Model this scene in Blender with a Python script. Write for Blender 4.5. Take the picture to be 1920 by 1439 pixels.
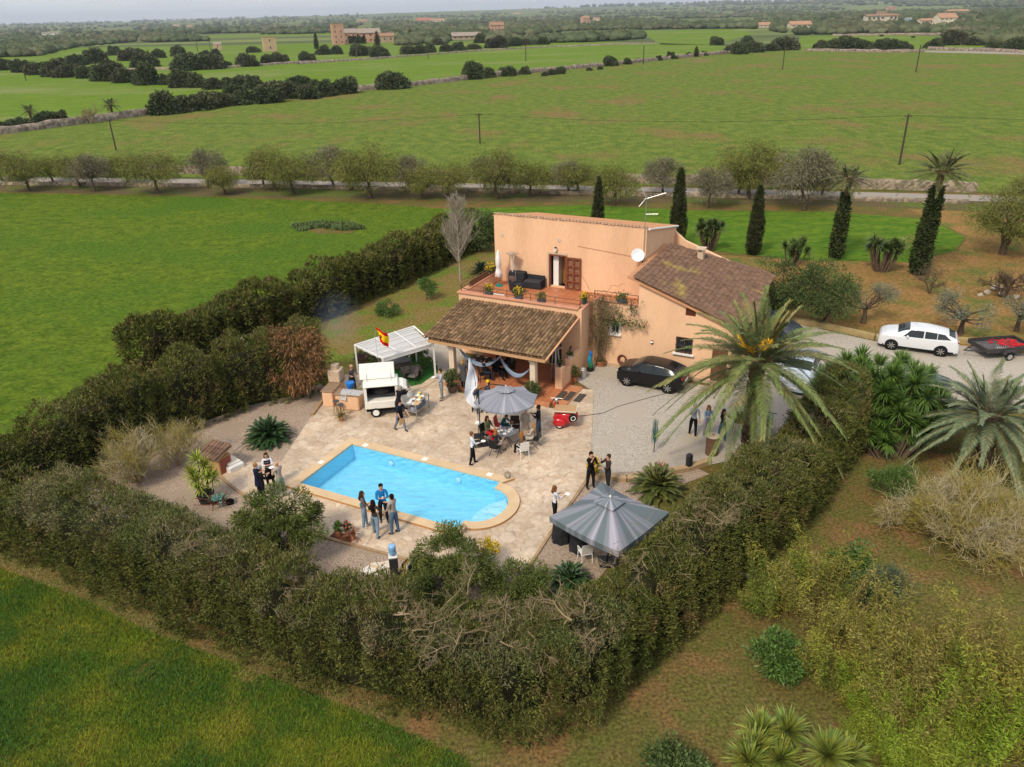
import bpy, bmesh, math, random
import numpy as np
from mathutils import Vector, Matrix, noise as mnoise
S = bpy.context.scene
COL = S.collection
for o in list(bpy.data.objects): bpy.data.objects.remove(o)
rad = math.radians
PI = math.pi
# ---------------------------------------------------------------- camera
CAM_H, FPX, PITCH, ROLL = 18.8, 1460.0, rad(25.35), rad(-1.4)
_f = Vector((0, math.cos(PITCH), -math.sin(PITCH))); _u0 = Vector((0, math.sin(PITCH), math.cos(PITCH))); _x0 = Vector((1, 0, 0))
CX = _x0*math.cos(ROLL)+_u0*math.sin(ROLL); CU = -_x0*math.sin(ROLL)+_u0*math.cos(ROLL); CF = _f
cd = bpy.data.cameras.new('camera'); cam = bpy.data.objects.new('camera', cd); COL.objects.link(cam)
cd.sensor_width = 36; cd.sensor_fit = 'HORIZONTAL'; cd.lens = 36*FPX/1920; cd.clip_start = .5; cd.clip_end = 40000
m = Matrix((CX, CU, -CF)).transposed().to_4x4(); m.translation = (0, 0, CAM_H); cam.matrix_world = m
S.camera = cam
S.render.resolution_x = 1024; S.render.resolution_y = 767
# ---------------------------------------------------------------- light
SUN_EL, SUN_AZ = rad(48), rad(215)     # compass style: direction the light comes from
w = bpy.data.worlds.new('World'); S.world = w; w.use_nodes = True
nt = w.node_tree; nt.nodes.clear()
sky = nt.nodes.new('ShaderNodeTexSky'); sky.sky_type = 'NISHITA'; sky.sun_disc = False
sky.sun_elevation = SUN_EL; sky.sun_rotation = SUN_AZ; sky.air_density = 1.2; sky.dust_density = 2.5
sc = nt.nodes.new('ShaderNodeMix'); sc.data_type = 'RGBA'; sc.blend_type = 'MULTIPLY'; sc.inputs['Factor'].default_value = 1
nt.links.new(sky.outputs[0], sc.inputs['A']); sc.inputs['B'].default_value = (.09, .09, .09, 1)
tc = nt.nodes.new('ShaderNodeTexCoord'); mp = nt.nodes.new('ShaderNodeMapping'); mp.inputs['Scale'].default_value = (1.5, 1.5, 9)
nz = nt.nodes.new('ShaderNodeTexNoise'); nz.inputs['Scale'].default_value = 2.2; nz.inputs['Detail'].default_value = 5
nt.links.new(tc.outputs['Generated'], mp.inputs[0]); nt.links.new(mp.outputs[0], nz.inputs['Vector'])
cr = nt.nodes.new('ShaderNodeValToRGB'); cr.color_ramp.elements[0].position = .3; cr.color_ramp.elements[0].color = (.53, .59, .69, 1)
cr.color_ramp.elements[1].position = .72; cr.color_ramp.elements[1].color = (.78, .79, .80, 1)
nt.links.new(nz.outputs[0], cr.inputs[0])
mx = nt.nodes.new('ShaderNodeMix'); mx.data_type = 'RGBA'; mx.inputs['Factor'].default_value = .82
nt.links.new(sc.outputs['Result'], mx.inputs['A']); nt.links.new(cr.outputs[0], mx.inputs['B'])
bg = nt.nodes.new('ShaderNodeBackground'); bg.inputs['Strength'].default_value = .84
nt.links.new(mx.outputs['Result'], bg.inputs[0])
wo = nt.nodes.new('ShaderNodeOutputWorld'); nt.links.new(bg.outputs[0], wo.inputs[0])
sd = bpy.data.lights.new('sun', 'SUN'); sd.energy = 1.9; sd.angle = rad(11); sd.color = (1, .89, .72)
sun = bpy.data.objects.new('sun', sd); COL.objects.link(sun)
sun.rotation_euler = Vector((math.sin(SUN_AZ)*math.cos(SUN_EL), math.cos(SUN_AZ)*math.cos(SUN_EL), math.sin(SUN_EL))).to_track_quat('Z', 'Y').to_euler()
S.view_settings.view_transform = 'Standard'; S.view_settings.look = 'None'; S.view_settings.gamma = 1; S.view_settings.exposure = 0.67
try: S.cycles.max_bounces = 6; S.cycles.transparent_max_bounces = 8
except Exception: pass
# ---------------------------------------------------------------- placement helpers
def ray(px, py):
    return CX*((px-960)/FPX) - CU*((py-719.5)/FPX) + CF
def at(px, py, z=0.0):
    "ground point (at height z) that stands at a surveyed spot of the photograph"
    d = ray(px, py); t = (z-CAM_H)/d.z
    return Vector((d.x*t, d.y*t, z))
TH = rad(-27); UX = Vector((math.cos(TH), math.sin(TH), 0)); VX = Vector((-math.sin(TH), math.cos(TH), 0))
def uv(u, v, z=0.0): return UX*u+VX*v+Vector((0, 0, z))
# ---------------------------------------------------------------- materials
def nd(t, n, **k):
    x = t.nodes.new(n)
    for a, b in k.items(): setattr(x, a, b)
    return x
def M(name, c1, c2=None, scale=4, rough=.8, bump=0, bscale=None, spec=.3, metal=0, island=0, c3=None, s3=.3, detail=6, lo=.35, hi=.65, lo3=.5, hi3=.62, stretch=None, world=True, trans=0, dist=.02, coat=0, fine=None, famp=.3):
    "principled material: c1/c2 mixed by noise, c3 by a second larger noise, island = per-leaf variation"
    m = bpy.data.materials.new(name); m.use_nodes = True; t = m.node_tree; b = t.nodes['Principled BSDF']; L = t.links.new
    spec = spec*(.08 if rough >= .7 else 1)      # matt surfaces: hardly any sheen
    b.inputs['Roughness'].default_value = rough; b.inputs['Specular IOR Level'].default_value = spec; b.inputs['Metallic'].default_value = metal
    if coat: b.inputs['Coat Weight'].default_value = coat; b.inputs['Coat Roughness'].default_value = .06
    b.inputs['Base Color'].default_value = (*c1, 1)
    if c2 is None and not bump and not island: return m
    if world: g = nd(t, 'ShaderNodeNewGeometry'); vec = g.outputs['Position']
    else: g = nd(t, 'ShaderNodeTexCoord'); vec = g.outputs['Object']
    if stretch:
        mpn = nd(t, 'ShaderNodeMapping'); mpn.inputs['Scale'].default_value = stretch[:3]
        if len(stretch) > 3: mpn.inputs['Rotation'].default_value = (0, 0, stretch[3])
        L(vec, mpn.inputs[0]); vec = mpn.outputs[0]
    def noi(s, d=detail):
        n = nd(t, 'ShaderNodeTexNoise'); n.inputs['Scale'].default_value = s; n.inputs['Detail'].default_value = d; n.inputs['Roughness'].default_value = .6; L(vec, n.inputs['Vector']); return n.outputs[0]
    def ramp(src, a, z):
        r = nd(t, 'ShaderNodeMapRange'); r.inputs[1].default_value = a; r.inputs[2].default_value = z; L(src, r.inputs[0]); return r.outputs[0]
    def mix(f, a, bb):
        x = nd(t, 'ShaderNodeMix', data_type='RGBA'); L(f, x.inputs['Factor'])
        for s_, k in ((a, 'A'), (bb, 'B')):
            if isinstance(s_, tuple): x.inputs[k].default_value = (*s_, 1)
            else: L(s_, x.inputs[k])
        return x.outputs['Result']
    col = c1
    if c2 is not None: col = mix(ramp(noi(scale), lo, hi), c1, c2)
    if c3 is not None: col = mix(ramp(noi(s3, 4), lo3, hi3), col, c3)
    if fine:
        rf = nd(t, 'ShaderNodeMapRange'); rf.inputs[1].default_value = .3; rf.inputs[2].default_value = .7; rf.inputs[3].default_value = 1-famp; rf.inputs[4].default_value = 1+famp; L(noi(fine, 3), rf.inputs[0])
        hf = nd(t, 'ShaderNodeHueSaturation'); L(rf.outputs[0], hf.inputs['Value'])
        if isinstance(col, tuple): hf.inputs['Color'].default_value = (*col, 1)
        else: L(col, hf.inputs['Color'])
        col = hf.outputs[0]
    if island:
        gg = nd(t, 'ShaderNodeNewGeometry'); r = nd(t, 'ShaderNodeMapRange'); r.inputs[3].default_value = 1-island; r.inputs[4].default_value = 1+island
        L(gg.outputs['Random Per Island'], r.inputs[0])
        h = nd(t, 'ShaderNodeHueSaturation'); L(r.outputs[0], h.inputs['Value'])
        if isinstance(col, tuple): h.inputs['Color'].default_value = (*col, 1)
        else: L(col, h.inputs['Color'])
        col = h.outputs[0]
    if not isinstance(col, tuple): L(col, b.inputs['Base Color'])
    if bump:
        bn = nd(t, 'ShaderNodeBump'); bn.inputs['Strength'].default_value = bump; bn.inputs['Distance'].default_value = dist; L(noi(bscale or scale*3), bn.inputs['Height']); L(bn.outputs[0], b.inputs['Normal'])
    if trans:
        tr = nd(t, 'ShaderNodeBsdfTranslucent')
        if isinstance(col, tuple): tr.inputs[0].default_value = (*col, 1)
        else: L(col, tr.inputs[0])
        ms = nd(t, 'ShaderNodeMixShader'); ms.inputs[0].default_value = trans
        L(b.outputs[0], ms.inputs[1]); L(tr.outputs[0], ms.inputs[2]); L(ms.outputs[0], t.nodes['Material Output'].inputs[0])
    return m
# ---------------------------------------------------------------- mesh helpers
def link(name, me, parent=None, mats=()):
    o = bpy.data.objects.new(name, me); COL.objects.link(o)
    for q in (mats if isinstance(mats, (list, tuple)) else [mats]): me.materials.append(q)
    if parent is not None: o.parent = parent
    return o
def mesh_np(name, V, F, mats, parent=None, midx=None, smooth=False):
    me = bpy.data.meshes.new(name); V = np.asarray(V, np.float32); F = np.asarray(F, np.int32); k = F.shape[1]
    me.vertices.add(len(V)); me.vertices.foreach_set('co', V.ravel())
    me.loops.add(F.size); me.loops.foreach_set('vertex_index', F.ravel())
    me.polygons.add(len(F)); me.polygons.foreach_set('loop_start', np.arange(0, F.size, k, dtype=np.int32))
    if midx is not None: me.polygons.foreach_set('material_index', np.asarray(midx, np.int32))
    if smooth: me.polygons.foreach_set('use_smooth', np.ones(len(F), bool))
    me.update(); me.validate()
    return link(name, me, parent, mats)
class MB:
    "collects shapes, builds ONE mesh object"
    def __init__(s): s.v = []; s.f = []; s.m = []; s.cm = 0
    def add(s, vs, fs, mat=None):
        n = len(s.v); s.v += [tuple(v) for v in vs]; s.f += [tuple(i+n for i in f) for f in fs]; s.m += [s.cm if mat is None else mat]*len(fs); return s
    def box(s, c, d, rz=0, ch=0, rot=None, mat=None):
        hx, hy, hz = d[0]/2, d[1]/2, d[2]/2; R = rot if rot is not None else Matrix.Rotation(rz, 3, 'Z'); c = Vector(c)
        if ch:
            k = min(ch, hx*.9, hy*.9, hz*.9); P = []
            rings = []
            for (z, q) in ((-hz, k), (-hz+k, 0), (hz-k, 0), (hz, k)):
                a, b = hx-q, hy-q; e = k
                rings.append([(a-e, b), (a, b-e), (a, -b+e), (a-e, -b), (-a+e, -b), (-a, -b+e), (-a, b-e), (-a+e, b)])
                P += [c+R@Vector((x, y, z)) for x, y in rings[-1]]
            F = [tuple(range(7, -1, -1))[::-1], tuple(range(24, 32))[::-1]]
            for r in range(3):
                for i in range(8): F.append((r*8+i, r*8+(i+1) % 8, (r+1)*8+(i+1) % 8, (r+1)*8+i))
            return s.add(P, F, mat)
        P = [c+R@Vector((x, y, z)) for z in (-hz, hz) for x, y in ((-hx, -hy), (hx, -hy), (hx, hy), (-hx, hy))]
        return s.add(P, [(3, 2, 1, 0), (4, 5, 6, 7), (0, 1, 5, 4), (1, 2, 6, 5), (2, 3, 7, 6), (3, 0, 4, 7)], mat)
    def tube(s, pts, r, n=8, cap=True, mat=None):
        pts = [Vector(p) for p in pts]; rs = r if isinstance(r, (list, tuple)) else [r]*len(pts); P = []; F = []; prev = None
        for i, p in enumerate(pts):
            d = (pts[min(i+1, len(pts)-1)]-pts[max(i-1, 0)])
            d = d.normalized() if d.length > 1e-9 else Vector((0, 0, 1))
            if prev is None: a = d.orthogonal().normalized()
            else: a = (prev-d*prev.dot(d)); a = a.normalized() if a.length > 1e-6 else d.orthogonal().normalized()
            prev = a; b = d.cross(a)
            P += [p+(a*math.cos(2*PI*k/n)+b*math.sin(2*PI*k/n))*rs[i] for k in range(n)]
        for i in range(len(pts)-1):
            for k in range(n): F.append((i*n+k, i*n+(k+1) % n, (i+1)*n+(k+1) % n, (i+1)*n+k))
        if cap: F += [tuple(range(n))[::-1], tuple(range((len(pts)-1)*n, len(pts)*n))]
        return s.add(P, F, mat)
    def lathe(s, c, prof, n=16, mat=None, sx=1, sy=1):
        P = []; F = []; c = Vector(c)
        for (r, z) in prof: P += [c+Vector((r*sx*math.cos(2*PI*k/n), r*sy*math.sin(2*PI*k/n), z)) for k in range(n)]
        for i in range(len(prof)-1):
            for k in range(n): F.append((i*n+k, i*n+(k+1) % n, (i+1)*n+(k+1) % n, (i+1)*n+k))
        F += [tuple(range(n))[::-1], tuple(range((len(prof)-1)*n, len(prof)*n))]
        return s.add(P, F, mat)
    def prism(s, poly, z0, z1, mat=None):
        "poly (x,y) counter clockwise, extruded z0..z1"
        n = len(poly); P = [(x, y, z0) for x, y in poly]+[(x, y, z1) for x, y in poly]
        return s.add(P, [tuple(range(n))[::-1], tuple(range(n, 2*n))]+[(i, (i+1) % n, n+(i+1) % n, n+i) for i in range(n)], mat)
    def slab(s, poly3, th, nrm=(0, 0, 1), mat=None):
        "polygon of 3d points given thickness along -nrm"
        n = len(poly3); P = [Vector(p) for p in poly3]; d = Vector(nrm)*th
        return s.add(P+[p-d for p in P], [tuple(range(n)), tuple(range(n, 2*n))[::-1]]+[((i+1) % n, i, n+i, n+(i+1) % n) for i in range(n)], mat)
    def ell(s, c, r, n=10, m=7, mat=None, R=None):
        P = []; F = []; c = Vector(c); R = R or Matrix.Identity(3)
        for j in range(m+1):
            a = -PI/2+PI*j/m; rr = max(math.cos(a), .001)
            P += [c+R@Vector((r[0]*rr*math.cos(2*PI*k/n), r[1]*rr*math.sin(2*PI*k/n), r[2]*math.sin(a))) for k in range(n)]
        for j in range(m):
            for k in range(n): F.append((j*n+k, j*n+(k+1) % n, (j+1)*n+(k+1) % n, (j+1)*n+k))
        return s.add(P, F, mat)
    def build(s, name, mats, parent=None, smooth=False, recalc=True, loc=None, rz=0):
        me = bpy.data.meshes.new(name); me.from_pydata(s.v, [], s.f)
        me.polygons.foreach_set('material_index', s.m)
        if recalc:
            bm = bmesh.new(); bm.from_mesh(me); bmesh.ops.recalc_face_normals(bm, faces=bm.faces); bm.to_mesh(me); bm.free()
        if smooth: me.polygons.foreach_set('use_smooth', [True]*len(me.polygons))
        me.update(); o = link(name, me, parent, mats)
        if smooth == 'auto':
            try: me.set_sharp_from_angle(angle=rad(40))
            except Exception: pass
        if loc is not None: o.location = loc
        if rz: o.rotation_euler[2] = rz
        return o
def tag(o, label=None, cat=None, group=None, kind=None):
    if label: o['label'] = label
    if cat: o['category'] = cat
    if group: o['group'] = group
    if kind: o['kind'] = kind
    return o
def thing(name, label, cat, loc=(0, 0, 0), rz=0, group=None, scale=1):
    o = bpy.data.objects.new(name, None); COL.objects.link(o); o.location = loc; o.rotation_euler = (0, 0, rz); o.empty_display_size = .2
    if scale != 1: o.scale = (scale,)*3
    return tag(o, label, cat, group)
KIDS = {}
def dup(root, loc, rz=0, scale=1, label=None, group=None):
    r = root.copy(); COL.objects.link(r); r.location = loc; r.rotation_euler = (0, 0, rz)
    r.scale = scale if isinstance(scale, tuple) else (scale,)*3
    if label: r['label'] = label
    if group: r['group'] = group
    for ch in list(root.children):
        c = ch.copy(); COL.objects.link(c); c.parent = r
        for g in list(ch.children):
            d = g.copy(); COL.objects.link(d); d.parent = c
    return r
def sheet(name, pts, z, mat, kind='structure', skirt=0):
    "flat ground sheet from a list of xy points"
    me = bpy.data.meshes.new(name); bm = bmesh.new(); vs = [bm.verts.new((p[0], p[1], z)) for p in pts]
    f = bm.faces.new(vs); bm.normal_update()
    if f.normal.z < 0: f.normal_flip()
    if skirt: 
        pass
    bmesh.ops.triangulate(bm, faces=[f]); bm.to_mesh(me); bm.free()
    return tag(link(name, me, None, mat), kind=kind)
def P2(*px, z=0): return [at(x, y, z).to_2d() for x, y in px]
# ---------------------------------------------------------------- foliage helpers (numpy)
RNG = np.random.default_rng(7)
def rn(*s): return RNG.standard_normal(s)
def unit(a): return a/np.maximum(np.linalg.norm(a, axis=-1, keepdims=True), 1e-9)
def leafquads(P, D, length, width, rng=RNG, sizevar=.35, up=None):
    "one rhombic leaf per point: base P, pointing along D"
    n = len(P); D = unit(D); r = rn(n, 3) if up is None else up+rn(n, 3)*.3
    Sd = unit(np.cross(D, r)); l = length*(1+sizevar*(RNG.random((n, 1))*2-1)); wd = width*(1+sizevar*(RNG.random((n, 1))*2-1))
    mid = P+D*l*.45; V = np.stack([P, mid+Sd*wd*.5, P+D*l, mid-Sd*wd*.5], 1).reshape(-1, 3)
    return V, np.arange(4*n).reshape(n, 4)
def tufts(P, N, k, length, width, spread=.8, droop=0.0, pos=.0, bias=1.0):
    "k leaves fanning out of every site"
    n = len(P); PP = np.repeat(P, k, 0)+rn(n*k, 3)*pos; NN = np.repeat(N, k, 0)*bias+rn(n*k, 3)*spread; NN[:, 2] -= droop
    return leafquads(PP, NN, length, width)
def wave(P, s, seed=0, oct=3):
    r = np.random.default_rng(seed); out = np.zeros(len(P)); a = 1.0
    for o in range(oct):
        for _ in range(4):
            k = r.standard_normal(3)*s*2**o; out += a*np.sin(P@k+r.random()*6.28)*.3
        a *= .55
    return out
def cat(parts):
    V = []; F = []; n = 0
    for v, f in parts: V.append(v); F.append(f+n); n += len(v)
    return np.concatenate(V), np.concatenate(F)
def blades(P, D, length, width, droop=.2, nseg=3, side=None, prof=None):
    "tapering curved strips; arrays P,D (n,3), length,width,droop scalars or (n,)"
    n = len(P); D = unit(D); length = np.broadcast_to(length, (n,)); width = np.broadcast_to(width, (n,)); droop = np.broadcast_to(droop, (n,))
    if side is None: side = unit(np.cross(D, np.array([0, 0, 1.])+rn(n, 3)*.15))
    t = np.linspace(0, 1, nseg+1); pf = prof if prof is not None else np.maximum(np.sin(np.clip(t*.85+.15, 0, 1)*PI), .02)
    V = []
    for i, tt in enumerate(t):
        c = P+D*(length*tt)[:, None]; c[:, 2] -= droop*length*tt*tt
        V += [c+side*(width*pf[i]*.5)[:, None], c-side*(width*pf[i]*.5)[:, None]]
    k = 2*(nseg+1); V = np.stack(V, 1).reshape(-1, 3); b = (np.arange(n)*k)[:, None]
    F = np.concatenate([np.stack([b+2*i, b+2*i+1, b+2*i+3, b+2*i+2], 1).reshape(n, 4) for i in range(nseg)])
    return V, F
def segtube(P0, P1, r0, r1, n=3):
    P0 = np.asarray(P0, float); P1 = np.asarray(P1, float); m = len(P0); D = unit(P1-P0); A = unit(np.cross(D, np.array([.3, .5, .81]))); B = np.cross(D, A)
    r0 = np.broadcast_to(r0, (m,))[:, None]; r1 = np.broadcast_to(r1, (m,))[:, None]; V = []
    for P, r in ((P0, r0), (P1, r1)):
        for k in range(n): V.append(P+(A*math.cos(2*PI*k/n)+B*math.sin(2*PI*k/n))*r)
    V = np.stack(V, 1).reshape(-1, 3); b = (np.arange(m)*2*n)[:, None]
    F = np.concatenate([np.stack([b+k, b+(k+1) % n, b+n+(k+1) % n, b+n+k], 1).reshape(m, 4) for k in range(n)])
    return V, F
def branching(start, dirs, length, r, levels, nchild, spread, shrink=.7, up=.15, seed=1, wig=.12, stop=.004):
    "recursive bare branches -> list of (p0,p1,r0,r1)"
    R = random.Random(seed); out = []
    def go(p, d, l, r, lev):
        ns = 3; pts = [p]
        for i in range(ns):
            d = (d+Vector((R.gauss(0, wig), R.gauss(0, wig), R.gauss(0, wig)+up*.3))).normalized(); pts.append(pts[-1]+d*(l/ns))
        for i in range(ns):
            ra = r*(1-.45*i/ns); rb = r*(1-.45*(i+1)/ns); out.append((tuple(pts[i]), tuple(pts[i+1]), ra, rb))
        if lev <= 0: return
        for c in range(nchild):
            k = R.random()*.75+.25; q = pts[0].lerp(pts[-1], k) if k < .99 else pts[-1]; idx = min(int(k*ns), ns-1); f = k*ns-idx
            q = pts[idx].lerp(pts[idx+1], min(f, 1)); a = d.orthogonal().normalized(); a.rotate(Matrix.Rotation(R.random()*6.28, 3, d))
            nd_ = (d*(1-spread*.5)+a*spread*(.6+.6*R.random())+Vector((0, 0, up))).normalized()
            go(q, nd_, l*shrink*(.7+.5*R.random()), max(r*.55, stop), lev-1)
    for d in dirs: go(Vector(start), Vector(d).normalized(), length, r, levels)
    return out
def segs_mesh(name, segs, mat, parent, n=3):
    P0 = [s[0] for s in segs]; P1 = [s[1] for s in segs]; V, F = segtube(P0, P1, np.array([s[2] for s in segs]), np.array([s[3] for s in segs]), n)
    return mesh_np(name, V, F, mat, parent)
def make_tree(name, label, category, trunk_h, rx, ry, rz, nclump, per, leaf, leafm, bark, clump=.8, droop=.3, lean=(0, 0), seed=1, trunk_r=.16, core=None, flat=0, twigm=None, stems=1, group=None, spread=.9):
    R = random.Random(seed); root = thing(name, label, category, group=group)
    cz = trunk_h+rz*.75; tb = MB(); tops = []
    for s in range(stems):
        a = R.random()*6.28; off = Vector((math.cos(a), math.sin(a), 0))*(.25*trunk_r*8 if stems > 1 else 0)
        tp = Vector((lean[0], lean[1], trunk_h))+off*2
        tb.tube([off*.4, off*.6+Vector((lean[0]*.2, lean[1]*.2, trunk_h*.4))+Vector((R.gauss(0, .06), R.gauss(0, .06), 0)), tp], [trunk_r*1.35, trunk_r, trunk_r*.75], 7, cap=False); tops.append(tp)
    C = []
    for i in range(nclump):
        while True:
            p = Vector((R.uniform(-1, 1), R.uniform(-1, 1), R.uniform(-1, 1)))
            if .35 < p.length < 1 and p.z > -.75: break
        p = Vector((p.x*rx+lean[0], p.y*ry+lean[1], p.z*rz+cz)); C.append(p); t0 = R.choice(tops)
        mid = t0.lerp(p, .5)+Vector((R.gauss(0, .12*rx), R.gauss(0, .12*rx), -.08*rz))
        tb.tube([t0-Vector((0, 0, trunk_h*.1)), mid, p], [trunk_r*.5, trunk_r*.28, trunk_r*.08], 5, cap=False)
        for _ in range(3):
            e = p+Vector((R.gauss(0, clump*.6), R.gauss(0, clump*.6), R.gauss(0, clump*.5))); tb.tube([mid.lerp(p, R.uniform(.3, 1)), e], [trunk_r*.12, trunk_r*.04], 3, cap=False)
    tb.build('trunk', bark, root, smooth=True, recalc=False)
    C = np.array([list(c) for c in C]); n = nclump*per; idx = RNG.integers(0, nclump, n); cs = clump*(.65+.7*RNG.random(nclump))
    d = unit(rn(n, 3)); rr = RNG.random((n, 1))**.45; P = C[idx]+d*rr*cs[idx][:, None]*np.array([1, 1, .8]); N = d+unit(C[idx]-np.array([lean[0], lean[1], cz]))*.6
    N = N+rn(n, 3)*spread*.6; N[:, 2] -= droop
    keep = P[:, 2] > .25
    V, F = leafquads(P[keep], N[keep], leaf[0], leaf[1]); mesh_np('crown', V, F, leafm, root)
    return root
# ---------------------------------------------------------------- materials: ground
soil = M('soil_olive', (.135, .105, .036), (.105, .108, .026), 1.3, .95, .8, 9, c3=(.19, .108, .046), s3=.5, lo3=.48, hi3=.66, fine=9, famp=.55)
gr_left = M('wheat_green', (.062, .108, .011), (.125, .170, .018), .9, .9, .9, 5, c3=(.070, .130, .014), s3=.09, lo3=.45, hi3=.62, stretch=(.9, 1.1, 1, .15), dist=.12, fine=3.2, famp=.38)
gr_far = M('far_meadow_green', (.100, .170, .018), (.140, .205, .026), .12, .95, 0, c3=(.19, .215, .075), s3=.011, lo3=.5, hi3=.7, stretch=(1, 2.2, 1, -.2), fine=.6, famp=.18)
gr_mid = M('weedy_field', (.090, .135, .024), (.155, .190, .036), .42, .95, .8, 1.5, c3=(.20, .130, .055), s3=.05, lo3=.52, hi3=.70, stretch=(1.2, .8, 1, .17), dist=.2, lo=.38, hi=.64, fine=2.2, famp=.32)
gr_strip = M('strip_green', (.055, .13, .013), (.12, .18, .02), .6, .95, .6, 4, stretch=(.5, 1.6, 1, .2), dist=.1, fine=2.5, famp=.35)
far_land = M('far_land', (.085, .105, .045), (.12, .15, .06), .006, .95, 0, c3=(.17, .20, .065), s3=.003, lo3=.48, hi3=.54, stretch=(.45, 1.5, 1, .1))
verge = M('lane_verge_soil', (.135, .092, .052), (.095, .088, .040), .8, .95, .5, 6, c3=(.10, .13, .03), s3=.12, fine=5, famp=.4)
orchard = M('orchard_soil', (.29, .155, .062), (.20, .135, .042), .5, .95, .6, 6, c3=(.12, .135, .035), s3=.3, lo3=.50, hi3=.66, fine=4, famp=.4)
gardenm = M('mossy_lawn', (.165, .140, .032), (.215, .145, .062), .6, .95, .5, 8, c3=(.13, .165, .03), s3=.4, lo3=.5, hi3=.6, fine=6, famp=.4)
gravelm = M('gravel', (.53, .475, .405), (.33, .29, .245), 16, .9, .9, 26, c3=(.43, .375, .31), s3=.4, lo=.40, hi=.60, dist=.03)
gravelb = M('gravel_reddish', (.47, .36, .28), (.27, .20, .15), 15, .9, .9, 26, c3=(.34, .26, .19), s3=.6, lo=.40, hi=.60, dist=.03)
lanem = M('lane_asphalt', (.34, .295, .255), (.28, .245, .21), 2.5, .9, .2, 20)
def paving():
    m = bpy.data.materials.new('crazy_paving'); m.use_nodes = True; t = m.node_tree; b = t.nodes['Principled BSDF']; L = t.links.new
    g = nd(t, 'ShaderNodeNewGeometry'); n = nd(t, 'ShaderNodeTexNoise'); n.inputs['Scale'].default_value = 1.1; n.inputs['Detail'].default_value = 2; L(g.outputs['Position'], n.inputs['Vector'])
    a = nd(t, 'ShaderNodeVectorMath', operation='MULTIPLY_ADD'); L(n.outputs['Color'], a.inputs[0]); a.inputs[1].default_value = (.7, .7, 0); L(g.outputs['Position'], a.inputs[2])
    v = nd(t, 'ShaderNodeTexVoronoi', feature='DISTANCE_TO_EDGE'); v.inputs['Scale'].default_value = 2.35; L(a.outputs[0], v.inputs['Vector'])
    v2 = nd(t, 'ShaderNodeTexVoronoi'); v2.inputs['Scale'].default_value = 2.35; L(a.outputs[0], v2.inputs['Vector'])
    cr = nd(t, 'ShaderNodeValToRGB'); cr.color_ramp.elements[0].color = (.60, .44, .305, 1); cr.color_ramp.elements[1].color = (.72, .575, .43, 1)
    e = cr.color_ramp.elements.new(.5); e.color = (.67, .515, .37, 1)
    sx = nd(t, 'ShaderNodeSeparateColor'); L(v2.outputs['Color'], sx.inputs[0]); L(sx.outputs[0], cr.inputs[0])
    n2 = nd(t, 'ShaderNodeTexNoise'); n2.inputs['Scale'].default_value = 5; n2.inputs['Detail'].default_value = 8; n2.inputs['Roughness'].default_value = .7; L(g.outputs['Position'], n2.inputs['Vector'])
    r2 = nd(t, 'ShaderNodeMapRange'); r2.inputs[1].default_value = .35; r2.inputs[2].default_value = .7; r2.inputs[3].default_value = .78; r2.inputs[4].default_value = 1.1; L(n2.outputs[0], r2.inputs[0])
    n3 = nd(t, 'ShaderNodeTexNoise'); n3.inputs['Scale'].default_value = .45; n3.inputs['Detail'].default_value = 5; L(g.outputs['Position'], n3.inputs['Vector'])
    r3 = nd(t, 'ShaderNodeMapRange'); r3.inputs[1].default_value = .4; r3.inputs[2].default_value = .65; r3.inputs[3].default_value = .8; r3.inputs[4].default_value = 1.05; L(n3.outputs[0], r3.inputs[0])
    mm = nd(t, 'ShaderNodeMath', operation='MULTIPLY'); L(r2.outputs[0], mm.inputs[0]); L(r3.outputs[0], mm.inputs[1])
    h = nd(t, 'ShaderNodeHueSaturation'); L(mm.outputs[0], h.inputs['Value']); L(cr.outputs[0], h.inputs['Color'])
    n4 = nd(t, 'ShaderNodeTexNoise'); n4.inputs['Scale'].default_value = 1.6; L(g.outputs['Position'], n4.inputs['Vector'])
    th = nd(t, 'ShaderNodeMapRange'); th.inputs[1].default_value = .35; th.inputs[2].default_value = .65; th.inputs[3].default_value = .012; th.inputs[4].default_value = .045; L(n4.outputs[0], th.inputs[0])
    r = nd(t, 'ShaderNodeMapRange'); r.inputs[1].default_value = 0; L(th.outputs[0], r.inputs[2]); L(v.outputs['Distance'], r.inputs[0])
    r.inputs[3].default_value = 1; r.inputs[4].default_value = 0
    fm = nd(t, 'ShaderNodeMath', operation='MULTIPLY'); fm.inputs[1].default_value = .62; L(r.outputs[0], fm.inputs[0])
    x = nd(t, 'ShaderNodeMix', data_type='RGBA'); L(fm.outputs[0], x.inputs['Factor']); L(h.outputs[0], x.inputs['A']); x.inputs['B'].default_value = (.27, .19, .12, 1)
    L(x.outputs['Result'], b.inputs['Base Color']); b.inputs['Roughness'].default_value = .75
    bn = nd(t, 'ShaderNodeBump'); bn.inputs['Strength'].default_value = .4; bn.inputs['Distance'].default_value = .02; bn.invert = True; L(r.outputs[0], bn.inputs['Height']); L(bn.outputs[0], b.inputs['Normal'])
    return m
pavem = paving()
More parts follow.
